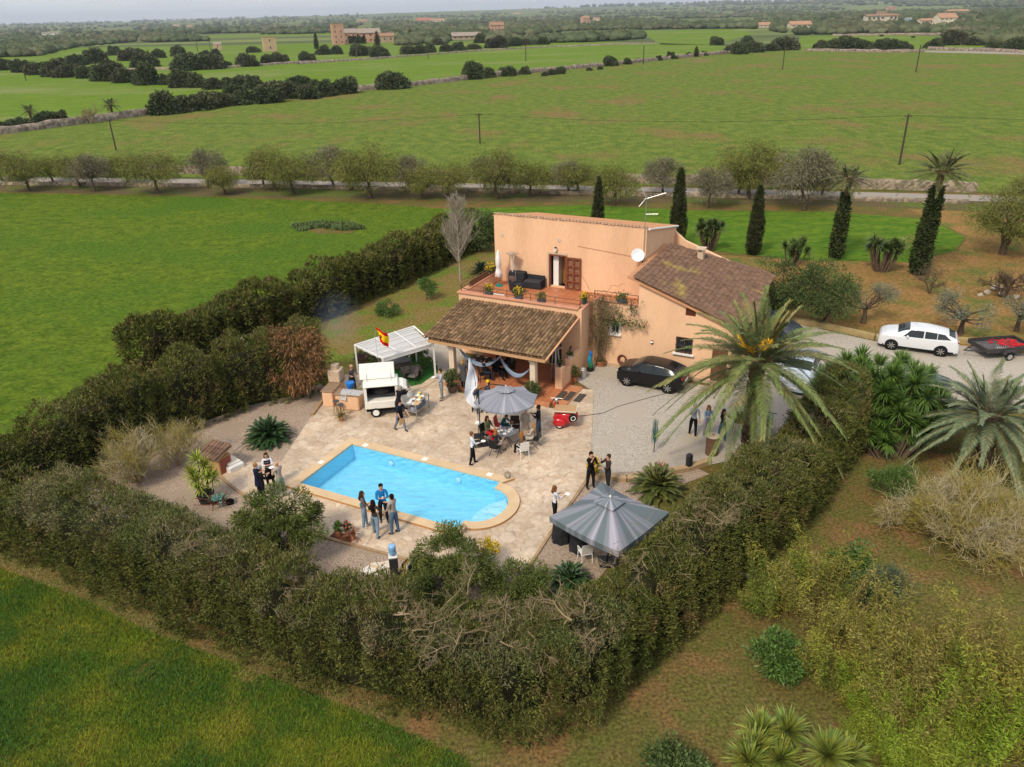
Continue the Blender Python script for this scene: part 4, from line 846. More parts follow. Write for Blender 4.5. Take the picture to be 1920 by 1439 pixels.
def yc(label, pts, n=120, L_=.75):
    b = at(*pts[0][:2]); rosettes('yucca', label, b, [(tuple(at(x, y, z)-b-Vector((0, 0, 0))), (R.gauss(0, .25), R.gauss(0, .25)-.15, 1)) for x, y, z in pts], L_, .07, n, yucy)
yc('yellow edged yucca with several heads at the bottom edge, left of its neighbour', [(1425, 1375, 1.0), (1475, 1372, 1.1), (1410, 1405, .9), (1405, 1430, .9), (1460, 1425, .8)], 150, .72)
yc('yellow edged yucca at the bottom edge, the rightmost of the two', [(1550, 1418, 1.1), (1588, 1425, .8)], 190, .8)
# ---------------------------------------------------------------- broadleaf trees and shrubs
olm = M('olive_leaf', (.155, .175, .115), (.20, .215, .155), 1.5, .7, island=.4)
pepm = M('pepper_leaf', (.130, .148, .036), (.185, .190, .052), .25, .8, island=.45, c3=(.17, .15, .08), s3=.12, lo3=.55, hi3=.75)
shrm = M('shrub_leaf', (.065, .10, .032), (.10, .13, .045), 1, .7, island=.45)
shrm2 = M('shrub_leaf_olive', (.085, .115, .030), (.135, .155, .042), 1, .7, island=.45)
citm = M('citrus_leaf', (.06, .125, .02), (.09, .155, .03), 2, .5, island=.4)
bamm = M('bamboo_leaf', (.19, .205, .032), (.27, .235, .045), .8, .7, island=.45, c3=(.13, .17, .03), s3=.35, lo3=.5, hi3=.6)
bamg = M('bamboo_leaf_green', (.15, .23, .022), (.23, .27, .035), .8, .7, island=.4)
bamd = M('bamboo_leaf_dry', (.26, .215, .06), (.175, .175, .04), .8, .7, island=.45)
def put(o, px, py, rz=0, s=1):
    o.location = at(px, py); o.rotation_euler[2] = rz; o.scale = (s,)*3; return o
big = make_tree('shrub', 'large rounded green shrub behind the house and dark parked car, left half', 'shrub', .9, 2.0, 1.8, 1.7, 46, 230, (.16, .06), shrm, bark, .75, .1, seed=3, trunk_r=.1, stems=3); put(big, 1450, 600)
o = dup(big, at(1538, 612), 2.0, (1.0, 1.0, 1.08), label='large rounded green shrub left of the olive trees at the driveway bend')
ol = make_tree('olive_tree', 'gnarled olive tree behind the kerb left of the white hatchback', 'olive tree', 1.1, 1.9, 1.4, .95, 17, 210, (.13, .035), olm, bark, .5, .1, seed=8, trunk_r=.15); put(ol, 1618, 607)
dup(ol, at(1800, 628), 2.1, 1.0, label='grey green olive tree right behind the rear of the white hatchback')
dup(ol, at(1905, 622), 4.0, .9, label='olive tree at the right edge behind the trailer')
dup(ol, at(1735, 660), 4.0, .01, label='x').name = 'x'
bpy.data.objects.remove(bpy.data.objects['x'])
for o_ in [o for o in bpy.data.objects if o.parent is None and o.type == 'MESH' and o.name.startswith(('trunk', 'crown'))]: bpy.data.objects.remove(o_)
# lane trees
pa = [make_tree('pepper_tree', 'x', 'tree', 1.7, 3.1, 2.6, 1.6, 34, 300, (.36, .036), pepm, bark, 1.2, 1.0, seed=s, trunk_r=.17, lean=(R.uniform(-.6, .6), 0)) for s in (11, 12)]
pepb = M('pepper_bare', (.19, .165, .115), (.15, .145, .08), .5, .8, island=.4)
pa += [make_tree('pepper_tree', 'x', 'tree', 1.8, 2.1, 2.0, 1.5, 22, 330, (.32, .045), pepb, bark, 1.1, .7, seed=14, trunk_r=.13, lean=(.5, 0)), make_tree('pepper_tree', 'x', 'tree', 1.7, 2.4, 2.2, 1.3, 30, 320, (.34, .042), pepm, bark, 1.1, 1.0, seed=15, trunk_r=.15, lean=(-.5, 0))]
lane_trees = [(7, 342, 0, .9), (55, 358, 0, .95), (100, 344, 3, .8), (150, 350, 1, .9), (177, 360, 2, 1.05), (240, 346, 3, .9), (297, 363, 1, 1.1), (390, 353, 2, 1.05), (422, 364, 3, .85), (495, 352, 3, .9), (515, 356, 0, 1.05), (551, 364, 1, 1.0), (627, 354, 2, 1.1), (655, 358, 0, .95), (695, 372, 1, 1.3), (767, 357, 2, .95), (790, 372, 3, .85), (838, 372, 1, .95), (908, 360, 2, .85), (933, 374, 0, 1.1), (993, 370, 3, 1.0), (1067, 361, 2, .8), (1082, 364, 1, .85), (1152, 386, 3, .95), (1243, 364, 2, .95), (1325, 391, 2, .9), (1384, 369, 3, 1.0), (1405, 372, 0, 1.25), (1507, 395, 2, 1.3), (1540, 372, 3, .9)]
for i, (x, y, k, s) in enumerate(lane_trees):
    lb = 'feathery %s tree lining the country lane, %s from the left' % ('bare twiggy' if k == 2 else 'grey green', ordn(i))
    dup(pa[k], at(x, y), R.random()*6.28, (s*R.uniform(.9, 1.1), s*R.uniform(.9, 1.1), s*R.uniform(.88, 1.0)), label=lb, group='trees lining the lane')
for o in pa:
    for c in list(o.children): bpy.data.objects.remove(c)
    bpy.data.objects.remove(o)
rt = make_tree('pepper_tree', 'broad olive green tree at the right edge beyond the orchard', 'tree', 1.9, 3.0, 2.7, 1.8, 40, 330, (.26, .04), pepm, bark, .95, .6, seed=31, trunk_r=.17, stems=3); put(rt, 1878, 478)
o = dup(rt, at(1940, 395), 1.1, (1.1, 1.1, .62), label='low spreading bush at the right end of the lane wall')
put(make_tree('citrus_tree', 'small orange tree on the lawn below the bare poplar', 'tree', .5, .62, .6, .55, 11, 150, (.14, .06), citm, bark, .32, .1, seed=41, trunk_r=.05), 800, 562)
put(make_tree('citrus_tree', 'low round lemon bush on the lawn beside the long hedge', 'tree', .2, .75, .7, .45, 12, 150, (.14, .06), citm, bark, .32, .1, seed=42, trunk_r=.05), 728, 592)
put(make_tree('shrub', 'dark evergreen shrub at the corner behind the bare poplar and the house', 'shrub', .6, 1.6, 1.6, 1.5, 30, 170, (.2, .08), shrm, bark, .7, .1, seed=43, trunk_r=.08, stems=2), 905, 470)
# loose shrubs inside the near hedge
def shrub(label, px, py, wpx, hpx, mat, seed, leaf=(.12, .028), per=230, ncl=24, droop=.1, clump=.36, nm='shrub', th=.3):
    s = mpp(px, py); rx = wpx*s/2; rz = hpx*s/2*1.05
    return put(make_tree(nm, label, 'shrub', th, rx*.85, rx*.8, rz*.85, ncl, per, leaf, mat, bark, clump, droop, seed=seed, trunk_r=.035, stems=4, spread=1.2), px, py)
shrub('feathery olive green shrub left of the pool at the standing trio', 525, 1040, 200, 150, shrm2, 51, per=520, ncl=44, leaf=(.14, .034))
shrub('airy green shrub behind the near hedge below the pool stairs', 840, 1105, 180, 135, shrm2, 52, per=480, ncl=38, leaf=(.14, .032))
shrub('airy green shrub with pale twigs next to the half hidden sago palm', 975, 1122, 150, 62, shrm2, 53, per=380, ncl=26, leaf=(.14, .032))
shrub('green shrub growing through the hedge by the bottles', 790, 1135, 80, 40, shrm, 54, per=200)
shrub('small leafy green bush beside the large bare bush on the right', 1665, 935, 90, 75, citm, 55, per=200, ncl=20)
shrub('dark green leafy bush above the bamboo thicket', 1595, 1085, 90, 70, citm, 56, leaf=(.16, .07), per=110, ncl=22)
shrub('blue grey needle shrub in the middle of the bamboo thicket', 1640, 1145, 110, 90, M('rosemary', (.06, .095, .06), (.09, .12, .075), 1, .8, island=.4), 57, leaf=(.2, .02), per=260, ncl=24)
shrub('bright green leafy bush left of the bamboo thicket', 1450, 1265, 100, 90, citm, 58, leaf=(.13, .05), per=170, ncl=24)
shrub('dark leafy bush cut by the bottom edge left of the yellow yuccas', 1265, 1462, 110, 60, shrm, 59, leaf=(.13, .06), per=200, ncl=24)
bam = []
for s, (mt, lf) in enumerate(((bamm, (.12, .024)), (bamd, (.11, .022)), (bamg, (.13, .026)))):
    root = thing('bamboo', 'x', 'shrub'); segs = []; R2_ = random.Random(60+s); P = []; D = []
    for i in range(30):
        a = R2_.random()*6.28; r = R2_.random()**.6*.8; b = Vector((math.cos(a)*r, math.sin(a)*r, 0)); l = Vector((math.cos(a)*R2_.random()*.5, math.sin(a)*R2_.random()*.5, 1)).normalized(); h = R2_.uniform(1.0, 2.6)
        p = b.copy()
        for j in range(5):
            p2 = b+l*h*(j+1)/5+Vector((l.x, l.y, 0))*.25*((j+1)/5)**2*h; segs.append((tuple(p), tuple(p2), .012, .009)); 
            if j > 0:
                for _ in range(62): P.append(tuple(p.lerp(p2, R2_.random())+Vector((R2_.gauss(0, .075), R2_.gauss(0, .075), R2_.gauss(0, .10))))); D.append((R2_.gauss(0, .8)+l.x, R2_.gauss(0, .8)+l.y, R2_.gauss(.1, .5)))
            p = p2
    segs_mesh('stems', segs, rachism, root); V, F = leafquads(np.array(P), np.array(D), lf[0], lf[1]); mesh_np('foliage', V, F, mt, root); bam.append(root)
spots = [(1450, 1150, 0, 1.1), (1530, 1115, 0, 1.0), (1545, 1180, 1, 1.15), (1560, 1290, 0, .95), (1640, 1230, 0, 1.0), (1680, 1290, 1, 1.2), (1640, 1340, 2, .8), (1745, 1290, 1, 1.2), (1710, 1380, 1, 1.0), (1825, 1310, 0, 1.25), (1900, 1300, 1, 1.2), (1880, 1380, 0, 1.2), (1800, 1430, 2, 1.1), (1700, 1450, 2, .9), (1610, 1400, 2, .45), (1600, 1320, 2, .5), (1670, 1420, 2, .7), (1940, 1420, 0, 1.1), (1750, 1480, 2, .9)]
spots.sort()
for i, (x, y, k, s) in enumerate(spots): dup(bam[k], at(x, y), R.random()*6.28, (s, s, s*R.uniform(.9, 1.15)), label='%s bamboo clump in the thicket at lower right, %s from the left' % (('yellow green', 'dry yellowish', 'bright green')[k], ordn(i)), group='bamboo clumps in the thicket')
for o in bam:
    for c in list(o.children): bpy.data.objects.remove(c)
    bpy.data.objects.remove(o)
# bare trees and bushes
def bare(label, px, py, dirs, length, r, lev, nch, spread, seed, mat=palebark, up=.15, shrink=.7, name='bare_tree', extra=None, stop=.004, scale=None):
    root = thing(name, label, 'bush' if name == 'bare_bush' else 'tree', at(px, py)); segs = branching((0, 0, 0), dirs, length, r, lev, nch, spread, shrink, up, seed, stop=stop); segs_mesh('branches', segs, mat, root, 4)
    if extra: P = np.array([s[1] for s in segs if s[2] < r*.5]); P = P[RNG.random(len(P)) < extra[1]]; V, F = tufts(P, rn(len(P), 3), 3, extra[2], extra[2]*.3, 1); mesh_np('buds', V, F, extra[0], root)
    return root
lich = M('lichen_yellow', (.32, .26, .045), (.24, .22, .07), 2, .9, island=.4)
greytwig = M('grey_twig', (.46, .40, .29), (.44, .36, .16), 1.2, .9, island=.3, c3=(.30, .25, .05), s3=.9, lo3=.45, hi3=.6)
def ring(n, e, seed=0): rr_ = random.Random(seed); return [(math.cos(a)*math.cos(e2), math.sin(a)*math.cos(e2), math.sin(e2)) for a, e2 in ((rr_.random()*6.28, e+rr_.uniform(-.35, .3)) for _ in range(n))]
bare('wide bare bush with yellow lichened twigs on the right lawn', 1800, 1025, ring(26, .75, 1), 1.6, .045, 4, 4, .75, 5, greytwig, .12, .72, 'bare_bush', (lich, .22, .05), stop=.0055)
bare('second bare twiggy bush left of the wide lichened one', 1420+260, 985, ring(7, .9, 2), .8, .03, 3, 4, .7, 6, greytwig, .12, .72, 'bare_bush', (lich, .3, .05))
bare('pale leafless bush with yellowish twigs left of the pump house', 262, 905, ring(16, 1.0, 3), 1.25, .035, 4, 4, .75, 7, greytwig, .2, .7, 'bare_bush', (lich, .12, .05))
bare('slender pale leafless bush between the hedge and the pump house', 338, 872, ring(10, 1.15, 4), 1.15, .03, 4, 4, .7, 8, greytwig, .25, .7, 'bare_bush', (lich, .15, .05))
# bare poplar
root = thing('bare_tree', 'leafless pale poplar with upright branches left of the house', 'tree', at(863, 528)); h = hz(863, 528, 372); Rp = random.Random(4); segs = []
N_ = 16
for i in range(N_): segs.append(((0, 0, h*i/N_), (.03*math.sin(i), .03*math.cos(i*1.3), h*(i+1)/N_), .10*(1-i/N_)+.015, .10*(1-(i+1)/N_)+.012))
for i in range(78):
    z = h*(.2+.75*Rp.random()**1.1); a = Rp.random()*6.28; rr_ = (1-z/h); segs += branching((0, 0, z), [(math.cos(a)*.85, math.sin(a)*.85, 1)], .45+1.7*min(1, rr_*1.3)*min(1, (z/h)*2.4), .022, 2, 5, .5, .6, .35, i, .08, .006)
segs_mesh('branches', segs, M('poplar_twig', (.42, .36, .30), (.34, .30, .22), 2, .9, island=.25), root, 3)
bare('small bare tree in front of the rightmost ivy palm', 1742, 552, [(-.2, 0, 1), (.3, .1, .9)], 1.1, .06, 4, 4, .8, 12, bark, .1, .7, extra=(olm, .2, .06))
bare('gnarled bare tree on the reddish ground at the right edge', 1882, 560, [(-.5, 0, 1), (.5, .2, .8), (0, -.2, 1)], 1.3, .10, 4, 4, .8, 13, bark, .05, .7)
bare('low bare tree behind the olive trees on the reddish ground', 1700, 470, [(-.3, 0, 1), (.4, 0, .8)], .8, .05, 3, 4, .8, 14, greytwig, .1, .7)
bare('thin bare tree among the dark bushes along the far left wall', 172, 233, [(-.3, 0, 1), (.4, 0, .8), (0, .3, 1)], 2.2, .14, 3, 4, .8, 15, palebark, .1, .7, stop=.03)
# ---------------------------------------------------------------- round bushes of the hedgerows
farm = M('wild_olive_leaf', (.075, .098, .046), (.115, .135, .064), .12, .9, island=.4, spec=.1, c3=(.105, .105, .060), s3=.03)
protos = []
for s in range(4):
    rr_ = np.random.default_rng(s+70); root = thing('bush', 'x', 'bush'); n = 1500; d = unit(rr_.standard_normal((n, 3))); d[:, 2] = np.abs(d[:, 2])*1.0-.12; d = unit(d)
    rad_ = 1+.30*wave(d*1.8, 1.2, s+3, 3); P = d*rad_[:, None]*np.array([.5, .5, .72]); P[:, 2] += .06; P *= (.86+.14*rr_.random((n, 1))); V, F = tufts(P, d+np.array([0, 0, .2]), 3, .10, .055, .8, 0, .02); mesh_np('foliage', V, F, farm, root)
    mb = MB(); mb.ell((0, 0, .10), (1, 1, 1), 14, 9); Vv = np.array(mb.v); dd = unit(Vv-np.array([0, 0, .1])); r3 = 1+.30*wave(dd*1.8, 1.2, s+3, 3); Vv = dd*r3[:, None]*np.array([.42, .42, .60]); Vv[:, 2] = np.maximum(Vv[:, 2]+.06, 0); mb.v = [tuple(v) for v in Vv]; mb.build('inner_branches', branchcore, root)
    protos.append(root)
rows = {
 'dark round bush in the left meadow hedgerow, %s from the left': [(10, 131, 34), (42, 135, 36), (72, 139, 36), (105, 143, 42), (135, 144, 44), (165, 146, 38), (205, 151, 54), (240, 154, 44), (280, 158, 54), (315, 158, 30), (345, 163, 48), (372, 163, 38), (402, 166, 38), (430, 163, 32), (450, 163, 34), (478, 166, 38)],
 'dark bush in the hedgerow left of the ruined tower, %s from left': [(110, 118, 20), (145, 122, 32), (180, 118, 38), (215, 103, 26), (240, 113, 34), (270, 125, 46), (262, 108, 24), (298, 108, 24), (335, 105, 30), (350, 131, 48), (398, 129, 42), (425, 125, 20), (463, 124, 40), (500, 120, 24), (525, 119, 34), (577, 116, 30), (385, 104, 18), (405, 103, 18), (475, 98, 20)],
 'dark bush in the row below the farm complex, %s from left': [(607, 102, 26), (632, 101, 26), (680, 104, 38), (712, 106, 34), (765, 101, 28), (785, 100, 28), (805, 98, 24), (837, 96, 26), (860, 94, 26), (888, 92, 20), (930, 89, 40), (965, 86, 24), (985, 84, 20), (1017, 83, 26), (820, 84, 22), (900, 80, 24)],
 'large bush beyond the diagonal stone wall, %s from the left': [(8, 246, 30), (38, 243, 44), (84, 237, 44), (112, 234, 42), (310, 213, 60), (345, 209, 48), (376, 205, 54), (420, 199, 50), (455, 195, 44), (500, 192, 56), (545, 183, 50), (580, 184, 44), (608, 180, 42), (645, 175, 50), (440, 178, 34), (560, 165, 40), (530, 170, 36), (590, 166, 30)],
 'small bush beside the diagonal stone wall, %s from the left': [(735, 166, 56), (888, 148, 46), (915, 145, 32), (952, 142, 28), (983, 139, 22), (1022, 142, 13), (1035, 140, 15), (1050, 138, 20), (1145, 123, 28), (1175, 120, 18), (1105, 132, 10), (1125, 130, 10), (1196, 116, 12), (1258, 110, 20), (1235, 113, 14), (1290, 106, 12), (1320, 104, 14)],
 'dark bush above the weedy field end, %s from left': [(1365, 99, 20), (1385, 101, 32), (1410, 98, 32), (1445, 95, 26), (1470, 93, 40), (1540, 91, 28), (1568, 92, 34), (1595, 93, 42), (1622, 93, 34), (1650, 94, 38), (1678, 95, 38), (1697, 95, 26), (1750, 90, 28), (1860, 93, 24), (1785, 84, 40), (1900, 92, 40), (1830, 84, 40), (1345, 84, 26), (1400, 85, 26)],
}
for lb, L2 in rows.items():
    L2 = sorted(L2)
    for i, (x, y, wd) in enumerate(L2):
        s = wd*mpp(x, y)*.98; dup(R.choice(protos), at(x, y+1), R.random()*6.28, (s*R.uniform(.85, 1.15), s*R.uniform(.85, 1.15), s*R.uniform(.62, .85)), label=lb % ordn(i), group='hedgerow bushes in the fields')
for o in protos:
    for c in list(o.children): bpy.data.objects.remove(c)
    bpy.data.objects.remove(o)
# ---------------------------------------------------------------- far woodland (one mass)
def inpoly(x, y, L_):
    c = False
    for i in range(len(L_)):
        a, b = L_[i], L_[i-1]
        if (a[1] > y) != (b[1] > y) and x < (b[0]-a[0])*(y-a[1])/(b[1]-a[1])+a[0]: c = not c
    return c
FARMS = ((635, 84, 26), (665, 82, 60), (700, 80, 70), (507, 97, 23), (931, 58, 28), (874, 74, 54), (969, 34, 14), (1097, 44, 16), (1118, 40, 14), (1498, 52, 42), (1432, 52, 24), (1650, 40, 60), (1770, 46, 36), (1736, 46, 34), (1702, 42, 12), (1793, 27, 40), (97, 66, 32), (795, 42, 30), (822, 42, 24), (332, 52, 14), (357, 53, 12), (680, 44, 18), (1669, 22, 16), (474, 44, 16))
def woodland(name, label, poly, n, size, seed, thr=-9):
    R3 = random.Random(seed); us = []; x0 = min(p[0] for p in poly); x1 = max(p[0] for p in poly); y0 = min(p[1] for p in poly); y1 = max(p[1] for p in poly)
    pts = []
    tries = 0
    while len(pts) < n and tries < n*40:
        tries += 1; x, y = R3.uniform(x0, x1), R3.uniform(y0, y1)
        if inpoly(x, y, poly):
            p = at(x, y)
            if any(abs(x-fx) < fw_*.6+3 and fy-3 < y < fy+5.0/mpp(x, y) for fx, fy, fw_ in FARMS): continue
            if thr > -9 and mnoise.noise(Vector((p.x/260, p.y/420, seed))) < thr: continue
            pts.append((p.x, p.y))
    P = np.array(pts); m_ = len(P); sz = size*(.6+.8*RNG.random(m_))*(1+np.hypot(P[:, 0], P[:, 1])/9000)
    mb = MB(); mb.ell((0, 0, .25), (.55, .55, .34), 9, 6); B = np.array(mb.v); Fb = np.array(mb.f)
    V = B[None]*(1+.17*rn(m_, len(B), 3))*sz[:, None, None]; V[..., 2] = np.maximum(V[..., 2], 0); rr_ = np.hypot(P[:, 0], P[:, 1]); 
    V[..., 0] += P[:, 0, None]; V[..., 1] += P[:, 1, None]; az = np.arctan2(P[:, 0], P[:, 1])
    zg = np.clip((rr_-2600)/5200, 0, 1)**1.5*(30+55*np.clip((az+.45)/.85, 0, 1.2)+16*wave(np.c_[P, P[:, 0]*0]/2600, 1, 3)); V[..., 2] += zg[:, None]
    F = (Fb[None]+(np.arange(m_)*len(B))[:, None, None]).reshape(-1, 4)
    o = mesh_np(name, V.reshape(-1, 3), F, woodm, None); tag(o, label, 'woodland', kind='stuff')
woodm = M('woodland_leaf', (.062, .082, .042), (.095, .112, .058), .02, .95, island=.35, spec=.05, c3=(.13, .125, .075), s3=.006)
woodland('woodland', 'dark evergreen wood at the far left edge of the meadows', [(-80, 110), (70, 106), (140, 90), (255, 79), (260, 68), (-80, 74)], 1300, 6, 1)
woodland('woodland', 'belt of dark trees between far fields left of the farm complex', [(270, 80), (480, 76), (640, 72), (700, 60), (480, 60), (270, 70)], 500, 7, 2, -.05)
woodland('woodland', 'scattered dark trees on the hazy plain at the left horizon', [(-80, 75), (640, 58), (700, 42), (640, 34), (-80, 58)], 1700, 8.5, 3, .06)
woodland('woodland', 'wide dark wood behind the farm complex in the middle distance', [(690, 74), (810, 84), (1000, 82), (1120, 79), (1200, 74), (1240, 55), (1400, 54), (1500, 66), (1520, 42), (960, 44), (700, 56)], 3000, 6.3, 4, -.12)
woodland('woodland', 'dark wood on the rising plain to the right of the middle', [(700, 56), (960, 45), (1520, 43), (1980, 50), (1980, 18), (1500, 22), (960, 33), (700, 40)], 4200, 8, 5, -.06)
woodland('woodland', 'dark trees at the top right beyond the small field', [(1500, 66), (1700, 64), (1775, 66), (1790, 84), (1980, 88), (1980, 48), (1500, 44)], 1500, 6.5, 6)
woodland('woodland', 'trees between the farm courtyard and the big meadow', [(740, 86), (1000, 82), (1000, 77), (760, 79)], 90, 6, 7)
for q_ in (((280, 75), (620, 66), (620, 62), (300, 70)), ((700, 52), (960, 50), (940, 46), (720, 48)), ((1190, 58), (1370, 56), (1360, 60), (1200, 62)), ((60, 70), (240, 66), (230, 62), (60, 66)), ((1500, 58), (1690, 56), (1680, 53), (1520, 54)), ((350, 58), (560, 50), (560, 48), (340, 55))): sheet('far_field', P2(*q_), .05, gr_far)
woodland('woodland', 'distant tree covered ridges on the horizon', [(-80, 57), (640, 38), (960, 31), (1500, 21), (1980, 16), (1980, 8), (1400, 16), (960, 29.5), (500, 40), (-80, 54.5)], 2200, 15, 8, -.1)
# ---------------------------------------------------------------- stone walls
def stone_wall(label, pxs, h, wd, mat, step=2.0, seed=1):
    P = [at(x, y) for x, y in pxs]; root = None; mb = MB(); R4 = random.Random(seed); pts = []
    for a, b in zip(P[:-1], P[1:]):
        k = max(1, int((b-a).length/step)); pts += [a.lerp(b, i/k) for i in range(k)]
    pts.append(P[-1]); V = []; F = []; o = pts[0].copy()
    for i, p in enumerate(pts):
        t = (pts[min(i+1, len(pts)-1)]-pts[max(i-1, 0)]).normalized(); nn = Vector((t.y, -t.x, 0)); hh = h*(1+R4.gauss(0, .09))
        if R4.random() < .04: hh *= .6
        for (x, z) in ((-.5, -.05), (-.44, hh*.5), (-.36, hh*.94), (.0, hh), (.36, hh*.94), (.44, hh*.5), (.5, -.05)): V.append(tuple(p-o+nn*(x*wd+R4.gauss(0, .03))+Vector((0, 0, z))))
    for i in range(len(pts)-1):
        for j in range(6): q = i*7+j; F.append((q, q+1, q+8, q+7))
    ob = mesh_np('stone_wall', V, F, mat); ob.location = o; tag(ob, label, 'stone wall'); return ob
stone_wall('long dry stone wall crossing diagonally between the weedy field and the meadow', [(-150, 267), (0, 253), (140, 235), (280, 216), (440, 195), (650, 173), (740, 166), (870, 151), (1000, 137), (1150, 123), (1300, 107), (1420, 96)], 1.5, 1.3, wallstone_far, 2.5, 2)
stone_wall('dry stone wall behind the lane beyond the row of trees', [(-200, 318), (0, 322), (300, 325), (600, 332), (900, 338), (1200, 344), (1490, 350), (1830, 361)], 1.15, .8, wallstone, 1.2, 3)
stone_wall('low dry stone wall on the near side of the lane', [(-100, 345), (200, 349), (500, 352), (760, 357), (1000, 363), (1280, 369), (1560, 375), (1815, 382)], .42, .6, wallstone, 1.0, 4)
stone_wall('low stone wall under the row of trees at the top right field', [(1510, 96), (1600, 98), (1700, 99), (1733, 97)], 1.2, 1.2, wallstone_far, 3, 5)
stone_wall('stone wall along the farm track at the top right', [(1740, 94), (1820, 96), (1920, 100), (2050, 104)], 1.4, 1.2, wallstone_far, 3, 6)
stone_wall('low far field wall between the two meadow hedgerows', [(230, 133), (420, 128), (560, 119), (700, 112), (740, 108)], 1.0, 1.2, wallstone_far, 4, 7)
stone_wall('thin stone wall below the farm complex', [(560, 121), (760, 107), (900, 96), (1050, 88), (1230, 82)], .8, 1.0, wallstone_far, 4, 8)
stone_wall('far stone wall behind the small field at the top right', [(1560, 68), (1760, 66), (1790, 65)], 1.5, 1.2, wallstone_far, 4, 9)
# ---------------------------------------------------------------- rocks
rockm = M('limestone', (.50, .44, .36), (.38, .33, .26), 3, .9, .5)
def rock(label, px, py, s, seed):
    mb = MB(); mb.ell((0, 0, s*.25), (s*.5, s*.38, s*.3), 9, 6); rr_ = random.Random(seed); mb.v = [(x*(1+rr_.gauss(0, .12)), y*(1+rr_.gauss(0, .12)), max(-.02, z*(1+rr_.gauss(0, .12)))) for x, y, z in mb.v]; o = mb.build('rock', rockm); o.location = at(px, py); o.rotation_euler[2] = seed; tag(o, label, 'rock', 'pale rocks')
for i, (x, y, s, lb) in enumerate(((1399, 1083, .28, 'pale rock beside the right hedge, nearest the bottom'), (1411, 1068, .26, 'pale rock beside the right hedge, the topmost of three'), (1388, 1075, .22, 'pale rock beside the right hedge, closest to the leaves'), (1866, 545, .9, 'large pale boulder among the olive trees'), (1850, 552, .6, 'mid sized stone left of the large boulder'), (1880, 556, .7, 'flat stone right of the large boulder'), (1838, 556, .4, 'small stone at the left end of the stone heap'), (1905, 560, .5, 'stone at the right end of the stone heap'), (356, 1164, .2, 'tan stone at the foot of the near hedge'))): rock(lb, x, y, s, i)
# ---------------------------------------------------------------- near grass (nobody could count it)
grm = M('grass_blade', (.125, .185, .015), (.215, .225, .026), .5, .8, island=.5, c3=(.075, .145, .018), s3=.35, lo3=.45, hi3=.58)
grdry = M('dry_grass', (.36, .29, .14), (.24, .20, .08), 1, .9, island=.4)
weedm = M('weed_leaf', (.10, .135, .035), (.15, .15, .05), 1, .8, island=.4)
def grass(name, label, poly, n, length, width, mat, droop=.25, z=.0, spread=.5, thr=None, s=.5, seed=3):
    Q = np.array([[*p] for p in poly]); lo, hi = Q.min(0), Q.max(0); X = RNG.random((n*2, 2))*(hi-lo)+lo; L_ = [tuple(q) for q in Q]
    ins = np.zeros(len(X), bool)
    for i in range(len(L_)):
        a, b = L_[i], L_[i-1]; c = ((a[1] > X[:, 1]) != (b[1] > X[:, 1])) & (X[:, 0] < (b[0]-a[0])*(X[:, 1]-a[1])/(b[1]-a[1]+1e-9)+a[0]); ins ^= c
    X = X[ins]
    if thr is not None: wv = wave(np.c_[X, X[:, 0]*0], s, seed); X = X[wv+RNG.standard_normal(len(wv))*.25 > thr]
    X = X[:n]; P = np.c_[X, np.full(len(X), z)]; D = rn(len(X), 3)*spread+np.array([0, 0, 1.]); V, F = blades(P, D, length*(.6+.8*RNG.random(len(X))), width, droop, 2, prof=np.array([.8, .7, .05]))
    o = mesh_np(name, V, F, mat); tag(o, label, 'grass', kind='stuff')
A_ = P2((-60, 1045), (120, 1112), (300, 1195), (480, 1262), (700, 1348), (860, 1420), (930, 1480), (-80, 1500))
grass('grass', 'green and yellowish grass field below the near hedge', A_, 190000, .19, .018, grm, .35, 0, .6, -1.0, 1.1, 12)
grass('grass', 'tall dark green grass tufts near the foot of the hedge', A_, 45000, .27, .018, M('grass_dark', (.045, .105, .022), (.07, .13, .03), .5, .8, island=.4), .3, 0, .5, .15, .55, 8)
grass('dry_grass', 'strip of dry straw coloured grass between hedge and green field', P2((-20, 1020), (300, 1140), (500, 1225), (700, 1320), (930, 1430), (860, 1450), (600, 1330), (400, 1250), (200, 1160), (0, 1080)), 26000, .17, .016, grdry, .6, 0, .8, .05, .9, 4)
grass('grass', 'sparse green weeds on the brown ground right of the hedge', P2((1100, 1380), (1300, 1160), (1500, 980), (1620, 860), (1960, 850), (1960, 1460), (1050, 1460)), 42000, .10, .02, weedm, .5, 0, .9, .1, .5, 5)
grass('grass', 'short moss and weeds on the lawn behind the pergola', P2((560, 700), (700, 562), (900, 460), (940, 520), (820, 640), (700, 720)), 20000, .10, .03, weedm, .5, 0, .9, .1, .4, 6)
grass('grass', 'sparse weeds among the olive trees', P2((1400, 520), (1920, 440), (1960, 640), (1700, 630), (1480, 600)), 24000, .14, .04, weedm, .5, 0, .9, .1, .3, 7)
